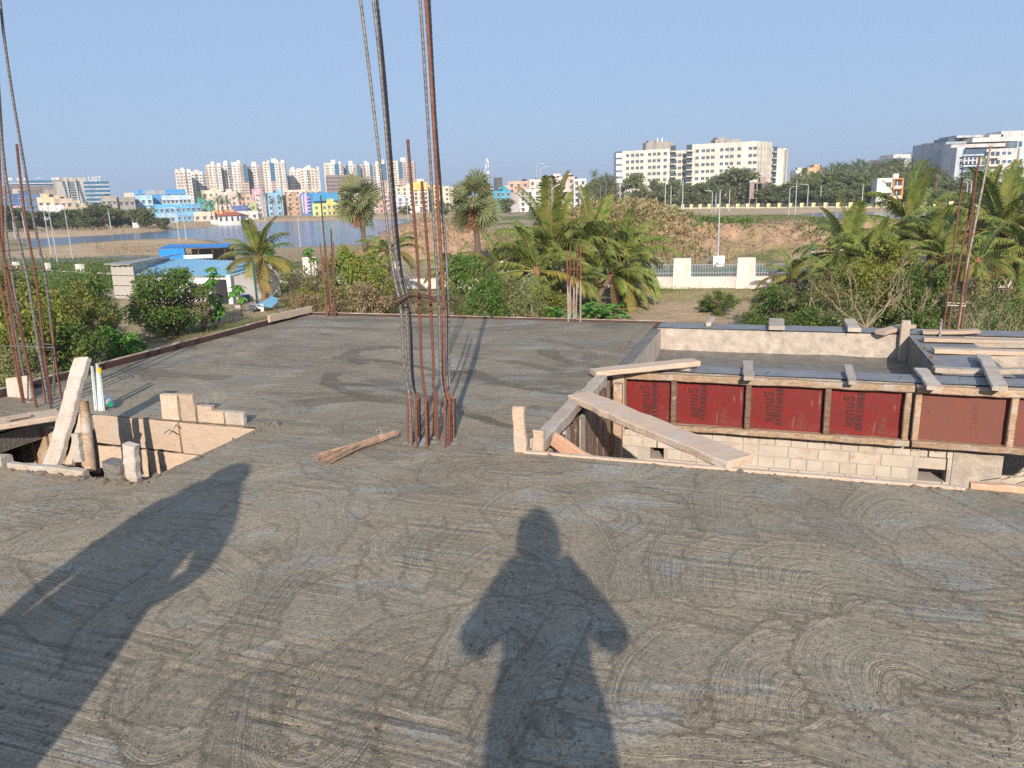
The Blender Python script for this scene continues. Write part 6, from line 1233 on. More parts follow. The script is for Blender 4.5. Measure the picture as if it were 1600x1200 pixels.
# park lamps
def lamp(px, pyt, d, label, arm=False):
    x = aty(px, 400, d).x; z = gz(x, d); zt = aty(px, pyt, d).z; t = thing('park_lamp', (x, d, z), label, 'lamp')
    MB().tube([(x, d, z - .2), (x, d, z + .6), (x, d, zt - .5)], [.10, .075, .06], 8).build('post', M_greenm, t)
    if arm:
        MB().tube([(x, d, zt - .5), (x - .15, d, zt - .05), (x - .6, d, zt)], .035, 6).build('arm', M_greenm, t); MB().box((x - .75, d, zt), (.5, .22, .08)).build('lamp_head', M_greenm, t)
    else:
        MB().tube([(x, d, zt - .5), (x, d, zt - .42), (x, d, zt - .40), (x, d, zt - .15), (x, d, zt)], [.06, .07, .27, .11, .03], 12).build('shade', M_greenm, t); MB().tube([(x, d, zt - .58), (x, d, zt - .42)], .10, 8).build('globe', M_white, t)
lamp(1270, 380, 46, 'green park lamp with a wide conical shade between palm and wall'); lamp(394, 393, 47, 'dark green lamp post with an arm beside the shed palm', True); lamp(815, 440, 38, 'small park lamp half hidden in the middle shrubs'); lamp(928, 418, 47, 'dark lamp post under the yellowing palm')
# phone mast
x = aty(762, 300, 480).x; mt = thing('phone_mast', (x, 480, 0), 'grey lattice phone mast behind the right fan palm', 'mast'); zt = aty(761, 249, 480).z
for dx, dy in ((-1, -1), (1, -1), (0, 1)): MB().tube([(x + dx * 1.3, 480 + dy, 0), (x + dx * .7, 480 + dy * .6, zt)], .16, 5).build('mast_leg', M_pole, mt)
lt = MB()
for k in range(16):
    z = zt * (.25 + .75 * k / 16); s_ = 1 if k % 2 else -1; lt.tube([(x - s_ * 1.1, 479, z), (x + s_ * .9, 479.2, z + zt * .046)], .09, 4)
lt.build('lattice', M_pole, mt); ants = MB()
for k in range(7): ants.box((x + R.uniform(-1.4, 1.4), 479, zt - R.uniform(0, 9)), (.5, .5, 2.2))
ants.build('antenna_panels', M_pole, mt)
# ================================================================ vegetation
def leafmat(name, c1, c2, c3=None, trans=.25, rough=.55, f3=.15):
    s = N(name); g = s.geo(); n1 = s.noise(g, .9, 4, .6); n2 = s.noise(g, 9, 2); r_ = s.rnd()
    c = s.mix(s.ramp(n2, [(.35, 0.), (.65, 1.)]), c1, c2)
    if c3: c = s.mix(s.ramp(s.noise(g, 2.3, 5, .7), [(.62 - f3, 0.), (.72 - f3 * .5, 1.)]), c, c3)
    h = s.n('ShaderNodeHueSaturation'); s.l(c, h.inputs['Color']); s.l(s.math('ADD', s.math('MULTIPLY', r_, .3), s.math('ADD', .65, s.math('MULTIPLY', n1, .45))), h.inputs['Value']); s.l(s.math('ADD', .485, s.math('MULTIPLY', r_, .03)), h.inputs['Hue'])
    s.col(h.outputs[0]); s.set('Roughness', rough); s.set('Specular IOR Level', .3)
    tr = s.n('ShaderNodeBsdfTranslucent'); s.l(h.outputs[0], tr.inputs[0]); mx = s.n('ShaderNodeMixShader'); mx.inputs[0].default_value = trans
    s.l(s.b.outputs[0], mx.inputs[1]); s.l(tr.outputs[0], mx.inputs[2]); s.l(mx.outputs[0], s.out.inputs[0]); return s.m
L_palm = leafmat('palm_leaf', (.15, .215, .042), (.075, .135, .028), (.28, .27, .065), f3=.2); L_palmy = leafmat('yellowing_palm_leaf', (.30, .24, .05), (.17, .18, .04), (.36, .24, .07))
L_dead = leafmat('dead_palm_leaf', (.36, .20, .10), (.22, .12, .06)); L_fan = leafmat('fan_palm_leaf', (.15, .18, .07), (.22, .24, .11), (.28, .26, .12)); L_dark = leafmat('dark_tree_leaf', (.075, .120, .032), (.13, .17, .050), (.22, .18, .065))
L_mid = leafmat('mid_green_leaf', (.095, .165, .032), (.060, .115, .024), (.20, .22, .045)); L_bright = leafmat('bright_green_leaf', (.11, .29, .04), (.07, .20, .028), (.18, .33, .06)); L_olive = leafmat('olive_leaf', (.17, .19, .06), (.11, .135, .045), (.27, .21, .10))
L_brown = leafmat('dry_brown_leaf', (.34, .25, .14), (.22, .20, .08), (.42, .27, .16)); L_yel = leafmat('yellow_green_leaf', (.21, .25, .04), (.12, .18, .032), (.32, .28, .05)); L_far = leafmat('far_grove_leaf', (.105, .150, .042), (.15, .18, .060), (.23, .20, .085))
M_bark = basic('bark', (.17, .12, .085), (.10, .075, .05), 12, .9, .5, .02); M_bare = basic('pale_bare_branch', (.34, .26, .18), (.24, .18, .12), 10, .9, .2, .01); M_ptrunk = basic('palm_trunk', (.24, .17, .12), (.13, .10, .075), 8, .9, .6, .03, (1, 1, 4)); M_stemr = basic('reddish_stem', (.24, .13, .09), (.15, .09, .06), 10, .9, .2, .01)
M_rach = basic('frond_stalk', (.26, .26, .06), (.20, .15, .05), 4, .6, 0); M_boot = basic('palm_boot_fibre', (.34, .14, .08), (.20, .10, .06), 12, .9, .5, .02)
def frond_mesh(L, elev, rnd, leaf, n=54, droop=1.0, wide=.26, hang=None):
    hang = hang if hang is not None else (.35 if elev > 1.1 else .95)
    """one feather frond: arched stalk with two rows of folded leaflets; grows along +x, arches in the x-z plane"""
    b = MB(); pts = []; p = Vector((0, 0, 0)); a = elev; st = L / 14; tw = rnd.uniform(-.3, .3); yaw = 0
    for i in range(15):
        pts.append(p.copy()); p = p + Vector((math.cos(a) * math.cos(yaw), math.cos(a) * math.sin(yaw), math.sin(a))) * st; a -= droop * (.03 + .011 * i) * (1.0 if a > -1.2 else 0); yaw += tw * .04
    b.tube(pts, [.035 * (1 - i / 15.5) * L / 3 + .006 for i in range(15)], 4, 0, cap=False)
    for k in range(n):
        t = .16 + .84 * k / n; f = t * 14; i = min(13, int(f)); q = pts[i].lerp(pts[i + 1], f - i); ax = (pts[i + 1] - pts[i]).normalized()
        up = Vector((-ax.z, 0, ax.x)) if abs(ax.x) + abs(ax.z) > .01 else Vector((0, 0, 1)); side0 = ax.cross(up).normalized(); ll = L * wide * (math.sin(math.pi * min(1, (t - .08) * .92 + .12)) ** .55) * rnd.uniform(.85, 1.1)
        for sg in (-1, 1):
            if rnd.random() < .05: continue
            d = (side0 * sg * .85 + ax * (.45 + .4 * t) + up * .18).normalized(); mid = q + d * ll * .5 + Vector((0, 0, -.14 * hang * ll)); tip = q + d * ll * .93 + Vector((0, 0, -hang * ll * rnd.uniform(.45, .9))); wv = (ax * .024 + up * sg * .004) * (L / 3) * 1.25
            b.add([q - wv * .5, q + wv * .5, mid + wv, mid - wv, tip], [(0, 1, 2, 3), (3, 2, 4)], 1)
    return b.mesh('frond', [M_rach, leaf])
def fan_mesh(Rl, elev, rnd, leaf):
    b = MB(); pet = Rl * rnd.uniform(.62, .85); d = Vector((math.cos(elev), 0, math.sin(elev))); b.tube([(0, 0, 0), d * pet * .5, d * pet + Vector((0, 0, -.05))], [.045, .03, .02], 4, 0, cap=False)
    c = d * pet; dn = elev - .35; ax = Vector((math.cos(dn), 0, math.sin(dn))); rl = rnd.uniform(-1.3, 1.3); s0 = Vector((0, 1, 0)); sd = s0 * math.cos(rl) + ax.cross(s0) * math.sin(rl); n = 24
    for k in range(n):
        a = math.radians(-125 + 250 * k / (n - 1)); v = (ax * math.cos(a) + sd * math.sin(a)).normalized(); nm = ax.cross(sd); r_ = Rl * (.95 + .12 * rnd.random()) * (1 - .12 * abs(a) / 2.2)
        w_ = (ax * -math.sin(a) + sd * math.cos(a)) * r_ * .056; fold = nm * (.03 * Rl * (1 if k % 2 else -1)); m1 = c + v * r_ * .6 + fold; tip = c + v * r_ + Vector((0, 0, -.14 * Rl * rnd.random()))
        b.add([c, m1 - w_, tip, m1 + w_], [(0, 1, 2, 3)], 1)
    return b.mesh('fan_leaf', [M_rach, leaf])
rv = random.Random(21)
FR = {}
for e in (86, 74, 60, 45, 28, 8, -14, -42):
    FR[e] = [frond_mesh(3.0, math.radians(e), rv, L_palm, droop=(.28 if e > 80 else .5 if e > 65 else .95)) for _ in range(2)]
FRY = {e: [frond_mesh(3.0, math.radians(e), rv, L_palmy)] for e in (30, 5, -25)}; FRD = {e: [frond_mesh(2.4, math.radians(e), rv, L_dead, n=30, hang=.9)] for e in (-30, -60)}
FN = {e: [fan_mesh(1.0, math.radians(e), rv, L_fan) for _ in range(4)] for e in (75, 50, 28, 5, -20, -45)}; FND = {-65: [fan_mesh(.9, math.radians(-62), rv, L_dead)]}
def top_at(px, py, d): p = aty(px, py, d); return p
def trunk(base, top, r0, r1, parent, mat=M_ptrunk, name='trunk', bend=.3, rnd=rv, n=10):
    base, top = Vector(base), Vector(top); P = []; o = Vector((rnd.uniform(-1, 1), rnd.uniform(-1, 1), 0)) * bend
    for i in range(n + 1): t = i / n; P.append(base.lerp(top, t) + o * math.sin(math.pi * t) * .5)
    MB().tube(P, [(r0 + (r1 - r0) * i / n) * (1.05 if i % 2 else .97) for i in range(n + 1)], 8).build(name, mat, parent)
def coconut(px, pyc, d, pxr, label, n=20, up=.5, yellow=0, dead=0, lean=0, az0=None, spread=(85, -40), group=None, bias=None):
    """pxr: frond length in photo pixels"""
    rnd = random.Random(int(px * 7 + pyc)); c = aty(px, pyc, d); g0 = gz(c.x, d); x0 = c.x + lean; t = thing('coconut_palm', (x0, d, g0), label, 'palm tree', group)
    L = pxr * d / 1180; c.z = max(c.z, g0 + .5); trunk((x0, d, g0 - .3), c, .20, .12, t, rnd=rnd)
    MB().tube([c - Vector((0, 0, .45)), c - Vector((0, 0, .1)), c + Vector((0, 0, .25))], [.14, .22, .10], 8).build('crown_boot', M_boot, t)
    es = sorted(FR); 
    n = int(n * 1.25)
    for k in range(n):
        az = k * 2.399963 + rnd.uniform(-.25, .25); q = k / max(1, n - 1); e = spread[0] + (spread[1] - spread[0]) * (q ** up); e += rnd.uniform(-8, 8); ek = min(es, key=lambda v: abs(v - e)); me_ = rnd.choice(FR[ek])
        if bias is not None and rnd.random() < .5: az = bias + rnd.uniform(-.8, .8)
        if yellow and q > .6 and rnd.random() < yellow: me_ = rnd.choice(FRY[min(FRY, key=lambda v: abs(v - e))])
        s_ = L / 3.0 * rnd.uniform(.9, 1.2); inst('frond', me_, t, c - Vector(t['_w']) + Vector((math.cos(az), math.sin(az), 0)) * .08, (rnd.uniform(-.12, .12), 0, az), (s_, s_, s_))
    for k in range(dead): az = rnd.uniform(0, 6.28); s_ = L / 3.0 * .95; inst('dead_frond', rnd.choice(FRD[rnd.choice((-30, -60))]), t, c - Vector(t['_w']) - Vector((0, 0, .2)), (0, 0, az), s_)
    return t
def fanpalm(px, pyc, d, pxr, label, n=27):
    rnd = random.Random(int(px)); c = aty(px, pyc, d); g0 = gz(c.x, d); t = thing('fan_palm', (c.x, d, g0), label, 'palm tree'); trunk((c.x + .3, d, g0 - .3), c - Vector((0, 0, .3)), .26, .2, t, M_bark, rnd=rnd); Rl = pxr * d / 1180 / 1.62
    MB().tube([c - Vector((0, 0, 1.5)), c - Vector((0, 0, .7)), c], [.22, .42, .2], 9).build('crown_boot', M_boot, t)
    es = sorted(FN)
    for k in range(n):
        az = k * 2.399963; q = k / n; e = 78 - 125 * q ** .85 + rnd.uniform(-14, 14); inst('fan_leaf', rnd.choice(FN[min(es, key=lambda v: abs(v - e))]), t, c - Vector(t['_w']) - Vector((0, 0, .5 * q)), (rnd.uniform(-.3, .3), 0, az), Rl * rnd.uniform(.78, 1.25))
    for k in range(9): inst('dead_fan_leaf', FND[-65][0], t, c - Vector(t['_w']) - Vector((0, 0, .7)), (0, 0, rnd.uniform(0, 6.28)), Rl * rnd.uniform(.8, 1))
    return t
fanpalm(560, 313, 76, 36, 'fan palm with bare dark trunk standing before the lake'); fanpalm(740, 312, 60, 42, 'larger fan palm with hanging dead leaves right of the tall bars')
gC = 'coconut palms in front of the earth bank'
coconut(405, 402, 54, 62, 'young coconut palm beside the white gable of the shed', 20, .9, .5, 0, spread=(80, -25))
coconut(607, 392, 50, 48, 'small coconut palm behind the ribbed bars', 15, .9, .4, 1, spread=(70, -25))
coconut(706, 425, 46, 52, 'low coconut palm under the larger fan palm', 13, .8, .2, 1, spread=(75, -20), group=gC)
coconut(775, 415, 47, 58, 'slender coconut palm right of the larger fan palm', 13, .7, .3, 1, spread=(85, -10), group=gC)
coconut(862, 392, 44, 108, 'tallest coconut palm with a broad upright dark frond in the middle clump', 18, .9, .3, 2, spread=(88, -20), group=gC)
coconut(838, 424, 40, 82, 'coconut palm arching left at the middle of the clump', 15, .9, .6, 1, spread=(75, -20), group=gC, bias=math.pi)
coconut(925, 395, 45, 92, 'coconut palm with long crossing fronds in the middle clump', 17, .9, .4, 2, spread=(85, -20), group=gC)
coconut(975, 400, 46, 84, 'bushy coconut palm at the right of the clump before the bank', 17, .9, .2, 1, spread=(80, -20), group=gC)
coconut(955, 432, 43, 66, 'coconut palm with yellow drooping fronds over a leaning brown trunk', 16, 1.0, 1.0, 4, lean=-1.1, spread=(55, -45), group=gC, bias=-.3)
coconut(893, 438, 41, 60, 'short coconut palm with a dead orange frond behind the short bars', 12, .8, .3, 3, spread=(85, -10), group=gC)
coconut(1325, 398, 45, 86, 'coconut palm with fibrous brown crown boot right of the park lamp', 22, .9, .3, 3, spread=(87, -45))
coconut(1418, 352, 50, 88, 'tall coconut palm with twin upright fronds before the villa', 19, .8, .3, 2, spread=(86, -35))
coconut(1385, 372, 48, 74, 'coconut palm with a wide frond arching left between two larger palms', 12, 1.0, .5, 1, spread=(60, -30), bias=math.pi)
coconut(1456, 385, 44, 62, 'small bright coconut palm left of the right bar cage', 14, .8, .2, 0, spread=(86, -10))
coconut(1500, 340, 62, 50, 'slim coconut palm behind the right bar cage', 14, .9, .2, 1, spread=(80, -30))
coconut(1565, 362, 42, 98, 'large dark coconut palm at the right picture edge', 22, .9, .2, 2, spread=(88, -40))
coconut(1528, 410, 38, 62, 'low coconut palm with pale fronds right of the bar cage', 14, .9, .6, 2, spread=(70, -35))
coconut(1605, 385, 40, 80, 'coconut palm cut by the right picture edge', 18, .9, .3, 2, spread=(80, -40))
coconut(1240, 430, 47, 52, 'small brownish coconut palm left of the park lamp', 12, .9, .8, 2, spread=(75, -20))

coconut(1365, 405, 43, 66, 'low dark coconut palm behind the bare branched shrub', 15, .9, .3, 2, spread=(80, -35))
coconut(1478, 402, 41, 58, 'dark coconut palm directly left of the right bar cage bars', 15, .9, .2, 1, spread=(85, -30))
coconut(1542, 330, 52, 72, 'tall coconut palm rising above the two low ones at the right', 16, .9, .2, 1, spread=(87, -35))
coconut(1300, 428, 41, 54, 'small coconut palm right of the park lamp, below the one with the brown boot', 13, .9, .5, 2, spread=(75, -30))
def leaf_cloud(rnd, clusters, nleaf, size, flat=.0, spread=.35, aspect=2.0, mat=0):
    """n leaf blades scattered round cluster centres, vectorised"""
    rs = np.random.RandomState(rnd.randint(0, 99999)); C = np.array([c[:3] for c in clusters]); S = np.array([c[3] for c in clusters]); pr = S ** 2 / (S ** 2).sum(); idx = rs.choice(len(C), nleaf, p=pr)
    v = rs.normal(size=(nleaf, 3)); v /= np.linalg.norm(v, axis=1)[:, None]; rad_ = rs.rand(nleaf, 1) ** .5; P = C[idx] + v * rad_ * S[idx][:, None] * np.array([1, 1, .75])
    d = rs.normal(size=(nleaf, 3)) + v * .6; d[:, 2] -= .15; d /= np.linalg.norm(d, axis=1)[:, None]; u = np.cross(d, rs.normal(size=(nleaf, 3)) + np.array([0, 0, flat * 3])); u /= np.linalg.norm(u, axis=1)[:, None] + 1e-9
    s_ = size * (.6 + .8 * rs.rand(nleaf, 1)); a = P; b = P + d * s_ * .5 + u * s_ / aspect * .5; c = P + d * s_; e = P + d * s_ * .5 - u * s_ / aspect * .5
    return np.stack([a, b, c, e], 1).reshape(-1, 3)
def quads_mesh(name, V, mats, extra=None):
    nq = len(V) // 4; vs_ = V; me = bpy.data.meshes.new(name); me.vertices.add(len(vs_)); me.vertices.foreach_set('co', np.ascontiguousarray(vs_, dtype=np.float32).ravel()); me.loops.add(nq * 4); me.loops.foreach_set('vertex_index', np.arange(nq * 4, dtype=np.int32)); me.polygons.add(nq); me.polygons.foreach_set('loop_start', np.arange(0, nq * 4, 4, dtype=np.int32)); me.update(calc_edges=True)
    for m_ in mats: me.materials.append(m_)
    return me
def plant_meshes(seed, h, w_, nleaf, size, leaf, wood=M_bark, ncl=14, trunkh=.3, nstem=5, twig=True, clr=.28, tall=.6, rstem=.03, aspect=2.0):
    """unit-built bush or tree: returns (wood mesh, crown mesh)"""
    rnd = random.Random(seed); cl = []; wd = MB()
    for k in range(ncl):
        a = rnd.uniform(0, 6.28); r_ = rnd.random() ** .6; z = h * (trunkh + (1 - trunkh) * rnd.random() ** .9); rr_ = w_ / 2 * math.sin(math.pi * min(.95, max(.12, (z / h - trunkh * .5) / (1.15 - trunkh * .5)))) ** .6 * r_
        cl.append((rr_ * math.cos(a), rr_ * math.sin(a), z, w_ * clr * rnd.uniform(.45, 1.0)))
    for k in range(nstem):
        a = k * 6.28 / nstem + rnd.uniform(-.4, .4); b0 = Vector((math.cos(a), math.sin(a), 0)) * w_ * .04; top = Vector(cl[rnd.randrange(ncl)][:3]); mid = b0.lerp(top, .5) + Vector((rnd.uniform(-.1, .1), rnd.uniform(-.1, .1), .1)) * w_
        wd.tube([b0, mid, top], [rstem * 1.2, rstem * .8, rstem * .35], 5)
        if twig:
            for q in range(3): c = Vector(cl[rnd.randrange(ncl)][:3]); s_ = mid.lerp(top, rnd.random()); wd.tube([s_, s_.lerp(c, .6) + Vector((0, 0, .05 * h)), c], [rstem * .5, rstem * .35, rstem * .15], 4)
    return wd.mesh('stem', [wood]), quads_mesh('crown', leaf_cloud(rnd, cl, nleaf, size, aspect=aspect), [leaf])
KIND = {
 'bush_mid': [plant_meshes(s_, 3, 3.2, 5200, .15, L_mid, ncl=30, trunkh=.08, clr=.19, nstem=9) for s_ in (1, 2)], 'bush_yel': [plant_meshes(s_, 3, 3.2, 4600, .15, L_yel, ncl=28, trunkh=.1, clr=.18, nstem=9) for s_ in (3, 4)],
 'bush_olive': [plant_meshes(s_, 3, 3.0, 3600, .13, L_olive, M_bare, ncl=22, trunkh=.1, clr=.2, nstem=9) for s_ in (5, 6)], 'thin': [plant_meshes(s_, 3, 2.4, 1500, .14, L_olive, M_stemr, ncl=22, trunkh=.25, clr=.18, nstem=12, rstem=.022) for s_ in (7, 8, 9)],
 'bright': [plant_meshes(s_, 3, 2.6, 2600, .2, L_bright, ncl=16, trunkh=.15, clr=.22) for s_ in (10,)], 'round': [plant_meshes(s_, 3, 3.6, 9500, .145, L_mid, M_bark, ncl=42, trunkh=.2, clr=.19, nstem=9) for s_ in (11,)],
 'dark': [plant_meshes(s_, 3, 3.2, 5000, .14, L_dark, ncl=20, trunkh=.08) for s_ in (12, 13)], 'brown': [plant_meshes(s_, 3, 3.4, 2600, .14, L_brown, M_bare, ncl=24, trunkh=.1, clr=.2, nstem=14) for s_ in (14, 15)],
 'big': [plant_meshes(s_, 9, 10, 3800, .75, L_dark, ncl=26, trunkh=.22, clr=.2, rstem=.16, nstem=5) for s_ in (16, 17, 18)], 'far': [plant_meshes(s_, 9, 10, 2600, .95, L_far, ncl=20, trunkh=.15, clr=.22, rstem=.2, nstem=4) for s_ in (19, 20)],
}
gcount = {}
def plant(kind, px, pyt, d, wpx, label, group=None, name=None, cat=None, h=None, sink=.1):
    ws, ls = rv.choice(KIND[kind]); top = aty(px, pyt, d); g0 = gz(top.x, d); hh = h or max(.6, top.z - g0); base = {'big': (9, 10), 'far': (9, 10), 'thin': (3, 2.4), 'bright': (3, 2.6)}.get(kind, (3, 3.2)); sx = wpx * d / 1180 / base[1] / .95; sz = hh / base[0] * .98
    nm = name or ('tree' if kind in ('big', 'far') else 'shrub'); t = thing(nm, (top.x, d, g0 - sink), label, cat or nm, group, rv.uniform(0, 6.28)); sy = sx * rv.uniform(.75, 1.1); inst('stem', ws, t, (0, 0, 0), (0, 0, 0), (sx, sy, sz)); inst('crown', ls, t, (0, 0, 0), (0, 0, 0), (sx, sy, sz)); return t
P = plant
gl = 'dense shrubs left of the slab'
P('dark', 12, 408, 36, 110, 'tall dark shrub with orange tips behind the left bar cage', gl); P('bush_yel', 62, 440, 30, 150, 'wide yellow green shrub at the foot of the left bar cage', gl); P('bush_mid', 122, 430, 34, 88, 'dark green shrub right of the left bar cage', gl)
P('bush_yel', 20, 470, 26, 140, 'yellow green shrub at the left picture edge', gl); P('thin', 170, 468, 33, 44, 'thin twiggy shrub between the left clump and the round tree', gl); P('bush_mid', 85, 500, 26, 130, 'leafy low shrub just beyond the left slab rim', gl)
P('bush_olive', 25, 540, 24, 120, 'greyish thin shrub below the yellow one at the left edge', gl); P('bush_olive', 120, 520, 28, 90, 'olive low shrub by the slab rim left of the bright one', gl); P('bright', 170, 508, 30, 70, 'bright green low shrub beyond the slab rim', gl); P('bright', 205, 525, 32, 50, 'small bright green shrub right of the larger bright one', gl)
P('bush_mid', -40, 430, 32, 150, 'shrub cut by the left picture edge', gl)
P('round', 254, 424, 39, 112, 'round leafy tree standing alone before the white shed', name='tree', cat='tree'); P('thin', 308, 438, 40, 62, 'thin reddish sapling right of the round tree'); P('brown', 340, 520, 36, 50, 'dry low growth along the slab rim right of the round tree')
gm = 'thin reddish shrubs in the middle'
P('bush_yel', 478, 452, 38, 70, 'fresh green low shrub among the reddish stems', gm); P('bush_mid', 525, 405, 41, 60, 'leafy green shrub directly behind the spread of thin bars', gm); P('bush_yel', 590, 425, 39, 70, 'yellow green shrub left of the ribbed bars', gm)
for i, (k, px, py, d, w_, lab) in enumerate((('thin', 462, 418, 44, 70, 'thin reddish shrub right of the shed palm'), ('thin', 495, 400, 42, 74, 'thin shrub behind the spread of thin bars'), ('bush_yel', 548, 388, 40, 84, 'greener shrub with upright shoots right of the thin bars'), ('thin', 520, 430, 36, 90, 'twiggy reddish shrub in front of the greener one'),
        ('thin', 582, 392, 43, 70, 'tall thin shrub left of the ribbed bars'), ('brown', 560, 440, 35, 100, 'dry brown shrub close to the far slab rim'), ('thin', 600, 430, 36, 80, 'twiggy shrub behind the yellow board'), ('brown', 470, 455, 35, 80, 'dry shrub right of the meter cabin'), ('bush_olive', 640, 455, 36, 60, 'low olive shrub behind the rusty bars'))): P(k, px, py, d, w_, lab, gm)
gm2 = 'green shrubs beyond the far slab rim'
for k, px, py, d, w_, lab in (('bush_mid', 735, 400, 37, 92, 'leafy shrub right of the tall cage under the fan palm'), ('bush_mid', 762, 425, 33, 70, 'mid green shrub just left of the palm clump'), ('bush_olive', 800, 432, 36, 80, 'olive shrub below the palm clump'), ('bush_yel', 850, 452, 33, 90, 'yellow green shrub behind the far rim left of the short bars'),
        ('bush_olive', 825, 440, 31, 80, 'greyish olive shrub with the small lamp inside'), ('dark', 975, 440, 45, 60, 'dark low shrub under the yellowing palm'), ('bush_olive', 705, 455, 33, 50, 'low shrub directly behind the paired bars'), ('dark', 990, 452, 44, 36, 'small dark bush at the left end of the low wall')): P(k, px, py, d, w_, lab, gm2)
gr_ = 'shrubs before the compound wall on the right'
for k, px, py, d, w_, lab in (('bush_mid', 1128, 452, 40, 46, 'small leafy sapling before the low wall between two pillars'), ('bush_mid', 1108, 466, 41, 40, 'low sapling left of the leafier one'), ('bush_olive', 1185, 458, 36, 70, 'olive shrub right of the second white pillar'), ('bush_mid', 1228, 446, 34, 90, 'green shrub below the park lamp'), ('bush_olive', 1275, 432, 32, 100, 'broad olive shrub right of the park lamp'),
        ('bush_yel', 1330, 418, 33, 90, 'yellow green shrub under the palm with the brown boot'), ('bush_yel', 1395, 378, 34, 110, 'tall yellow green bush between the right hand palms'), ('bush_mid', 1440, 420, 31, 90, 'green bush left of the right bar cage'), ('bush_olive', 1345, 462, 27, 130, 'wide twiggy bush behind the far beam'), ('bush_mid', 1250, 478, 28, 110, 'low green bush behind the second pale block'),
        ('bush_olive', 1490, 452, 30, 80, 'olive bush behind the right bar cage'), ('bush_olive', 1550, 432, 27, 120, 'grey green bush right of the bar cage'), ('dark', 1590, 470, 24, 110, 'dark bush at the right picture edge'), ('bush_mid', 1435, 480, 26, 80, 'low bush behind the upright stub'), ('bush_mid', 1180, 484, 30, 70, 'low leafy bush before the left white pillar gap'), ('dark', 1520, 500, 22, 90, 'deep green low bush below the pointed plank')): P(k, px, py, d, w_, lab, gr_)
# bare branched shrubs
def bare(px, pyb, pyt, d, label, seed, w_=1.0):
    rnd = random.Random(seed); x = aty(px, 400, d).x; zb = aty(px, pyb, d).z; zt = aty(px, pyt, d).z; t = thing('bare_shrub', (x, d, zb), label, 'bare shrub'); H = zt - zb
    def br(p, d_, L, r_, lev):
        q = p + d_ * L; mid = p.lerp(q, .5) + Vector((rnd.uniform(-1, 1), rnd.uniform(-1, 1), rnd.uniform(-.3, .6))) * L * .10; mb.tube([p, mid, q], [r_, r_ * .8, r_ * .55], 5)
        if lev: 
            for _ in range(rnd.choice((2, 3))): br(p.lerp(q, rnd.uniform(.6, 1)), (d_ + Vector((rnd.uniform(-.7, .7), rnd.uniform(-.5, .5), rnd.uniform(-.1, .5)))).normalized(), L * rnd.uniform(.5, .8), r_ * .55, lev - 1)
    for k in range(5):
        mb = MB(); a = -1 + 2 * k / 4; br(Vector((x, d, zb)), Vector((a * w_ + rnd.uniform(-.2, .2), rnd.uniform(-.4, .4), .75)).normalized(), H * .5, .021, 3); mb.build('branch', M_bare, t)
bare(1362, 512, 395, 23, 'pale leafless branches fanning up behind the far beam', 3); bare(1562, 568, 470, 19, 'pale forked bare sapling right of the bar cage', 5, .5); bare(1445, 500, 445, 26, 'small bare twigs behind the upright stub', 8, .9); bare(985, 335, 272, 78, 'brown dry twigs on the overgrown mound', 12, 1.2)
# overgrown mound: dry creeper as ground cover
rs_ = np.random.RandomState(5); V = []
def cover(n, fx, fy, size, seedz=0, up=.25):
    xs_, ys_ = fx(rs_.rand(n), rs_.rand(n)), None
    return xs_
def scatter(name, n, sampler, size, mat, lift=.15, aspect=2.2):
    pts = np.array([sampler() for _ in range(n)]); z = height(pts[:, 0], pts[:, 1]); P_ = np.column_stack([pts, z + rs_.rand(n) * lift]); d = rs_.normal(size=(n, 3)); d[:, 2] = np.abs(d[:, 2]) + .3; d /= np.linalg.norm(d, axis=1)[:, None]; u = np.cross(d, rs_.normal(size=(n, 3))); u /= np.linalg.norm(u, axis=1)[:, None]; s_ = size * (.5 + rs_.rand(n, 1))
    Q = np.stack([P_, P_ + d * s_ * .5 + u * s_ / aspect * .5, P_ + d * s_, P_ + d * s_ * .5 - u * s_ / aspect * .5], 1).reshape(-1, 3); o = bpy.data.objects.new(name, quads_mesh(name, Q, [mat])); col.objects.link(o); return tag(o, kind='stuff')
def g2(cx, cy, sx, sy): return lambda: (R.gauss(cx, sx), R.gauss(cy, sy))
def px_s(x0, x1, y0, y1, z=0.0):
    def f():
        p = at(R.uniform(x0, x1), R.uniform(y0, y1), z); return p.x, p.y
    return f
scatter('dry_creeper', 9000, g2(11.2, 76, 3.4, 4.2), .38, L_brown, .7); scatter('dry_creeper', 3500, g2(6.5, 71.5, 3.2, 3.2), .34, L_brown, .5); scatter('mound_weeds', 1800, g2(-5, 81, 5.5, 4), .3, L_brown, .3); scatter('green_creeper', 3600, g2(10.5, 75, 4.0, 4), .3, L_olive, .7)
scatter('weeds_on_the_bank', 2600, lambda: (R.uniform(14, 50), R.uniform(80, 108)), .28, L_olive, .35); scatter('dry_weeds', 2600, lambda: (R.uniform(13, 52), R.uniform(69, 84)), .24, L_brown, .25); scatter('bank_tufts', 900, g2(22, 79.5, 2.4, 1.6), .34, L_mid, .5); scatter('bank_tufts', 700, g2(32, 76, 1.6, 1.4), .3, L_mid, .4)
scatter('grass', 6000, px_s(100, 460, 468, 540), .14, L_olive, .08, 6); scatter('grass', 7000, px_s(0, 240, 412, 470), .35, L_mid, .35, 4); scatter('grass', 5000, px_s(960, 1320, 462, 486), .14, L_yel, .10, 6); scatter('grass', 4000, px_s(1000, 1600, 426, 446), .16, L_olive, .10, 5)
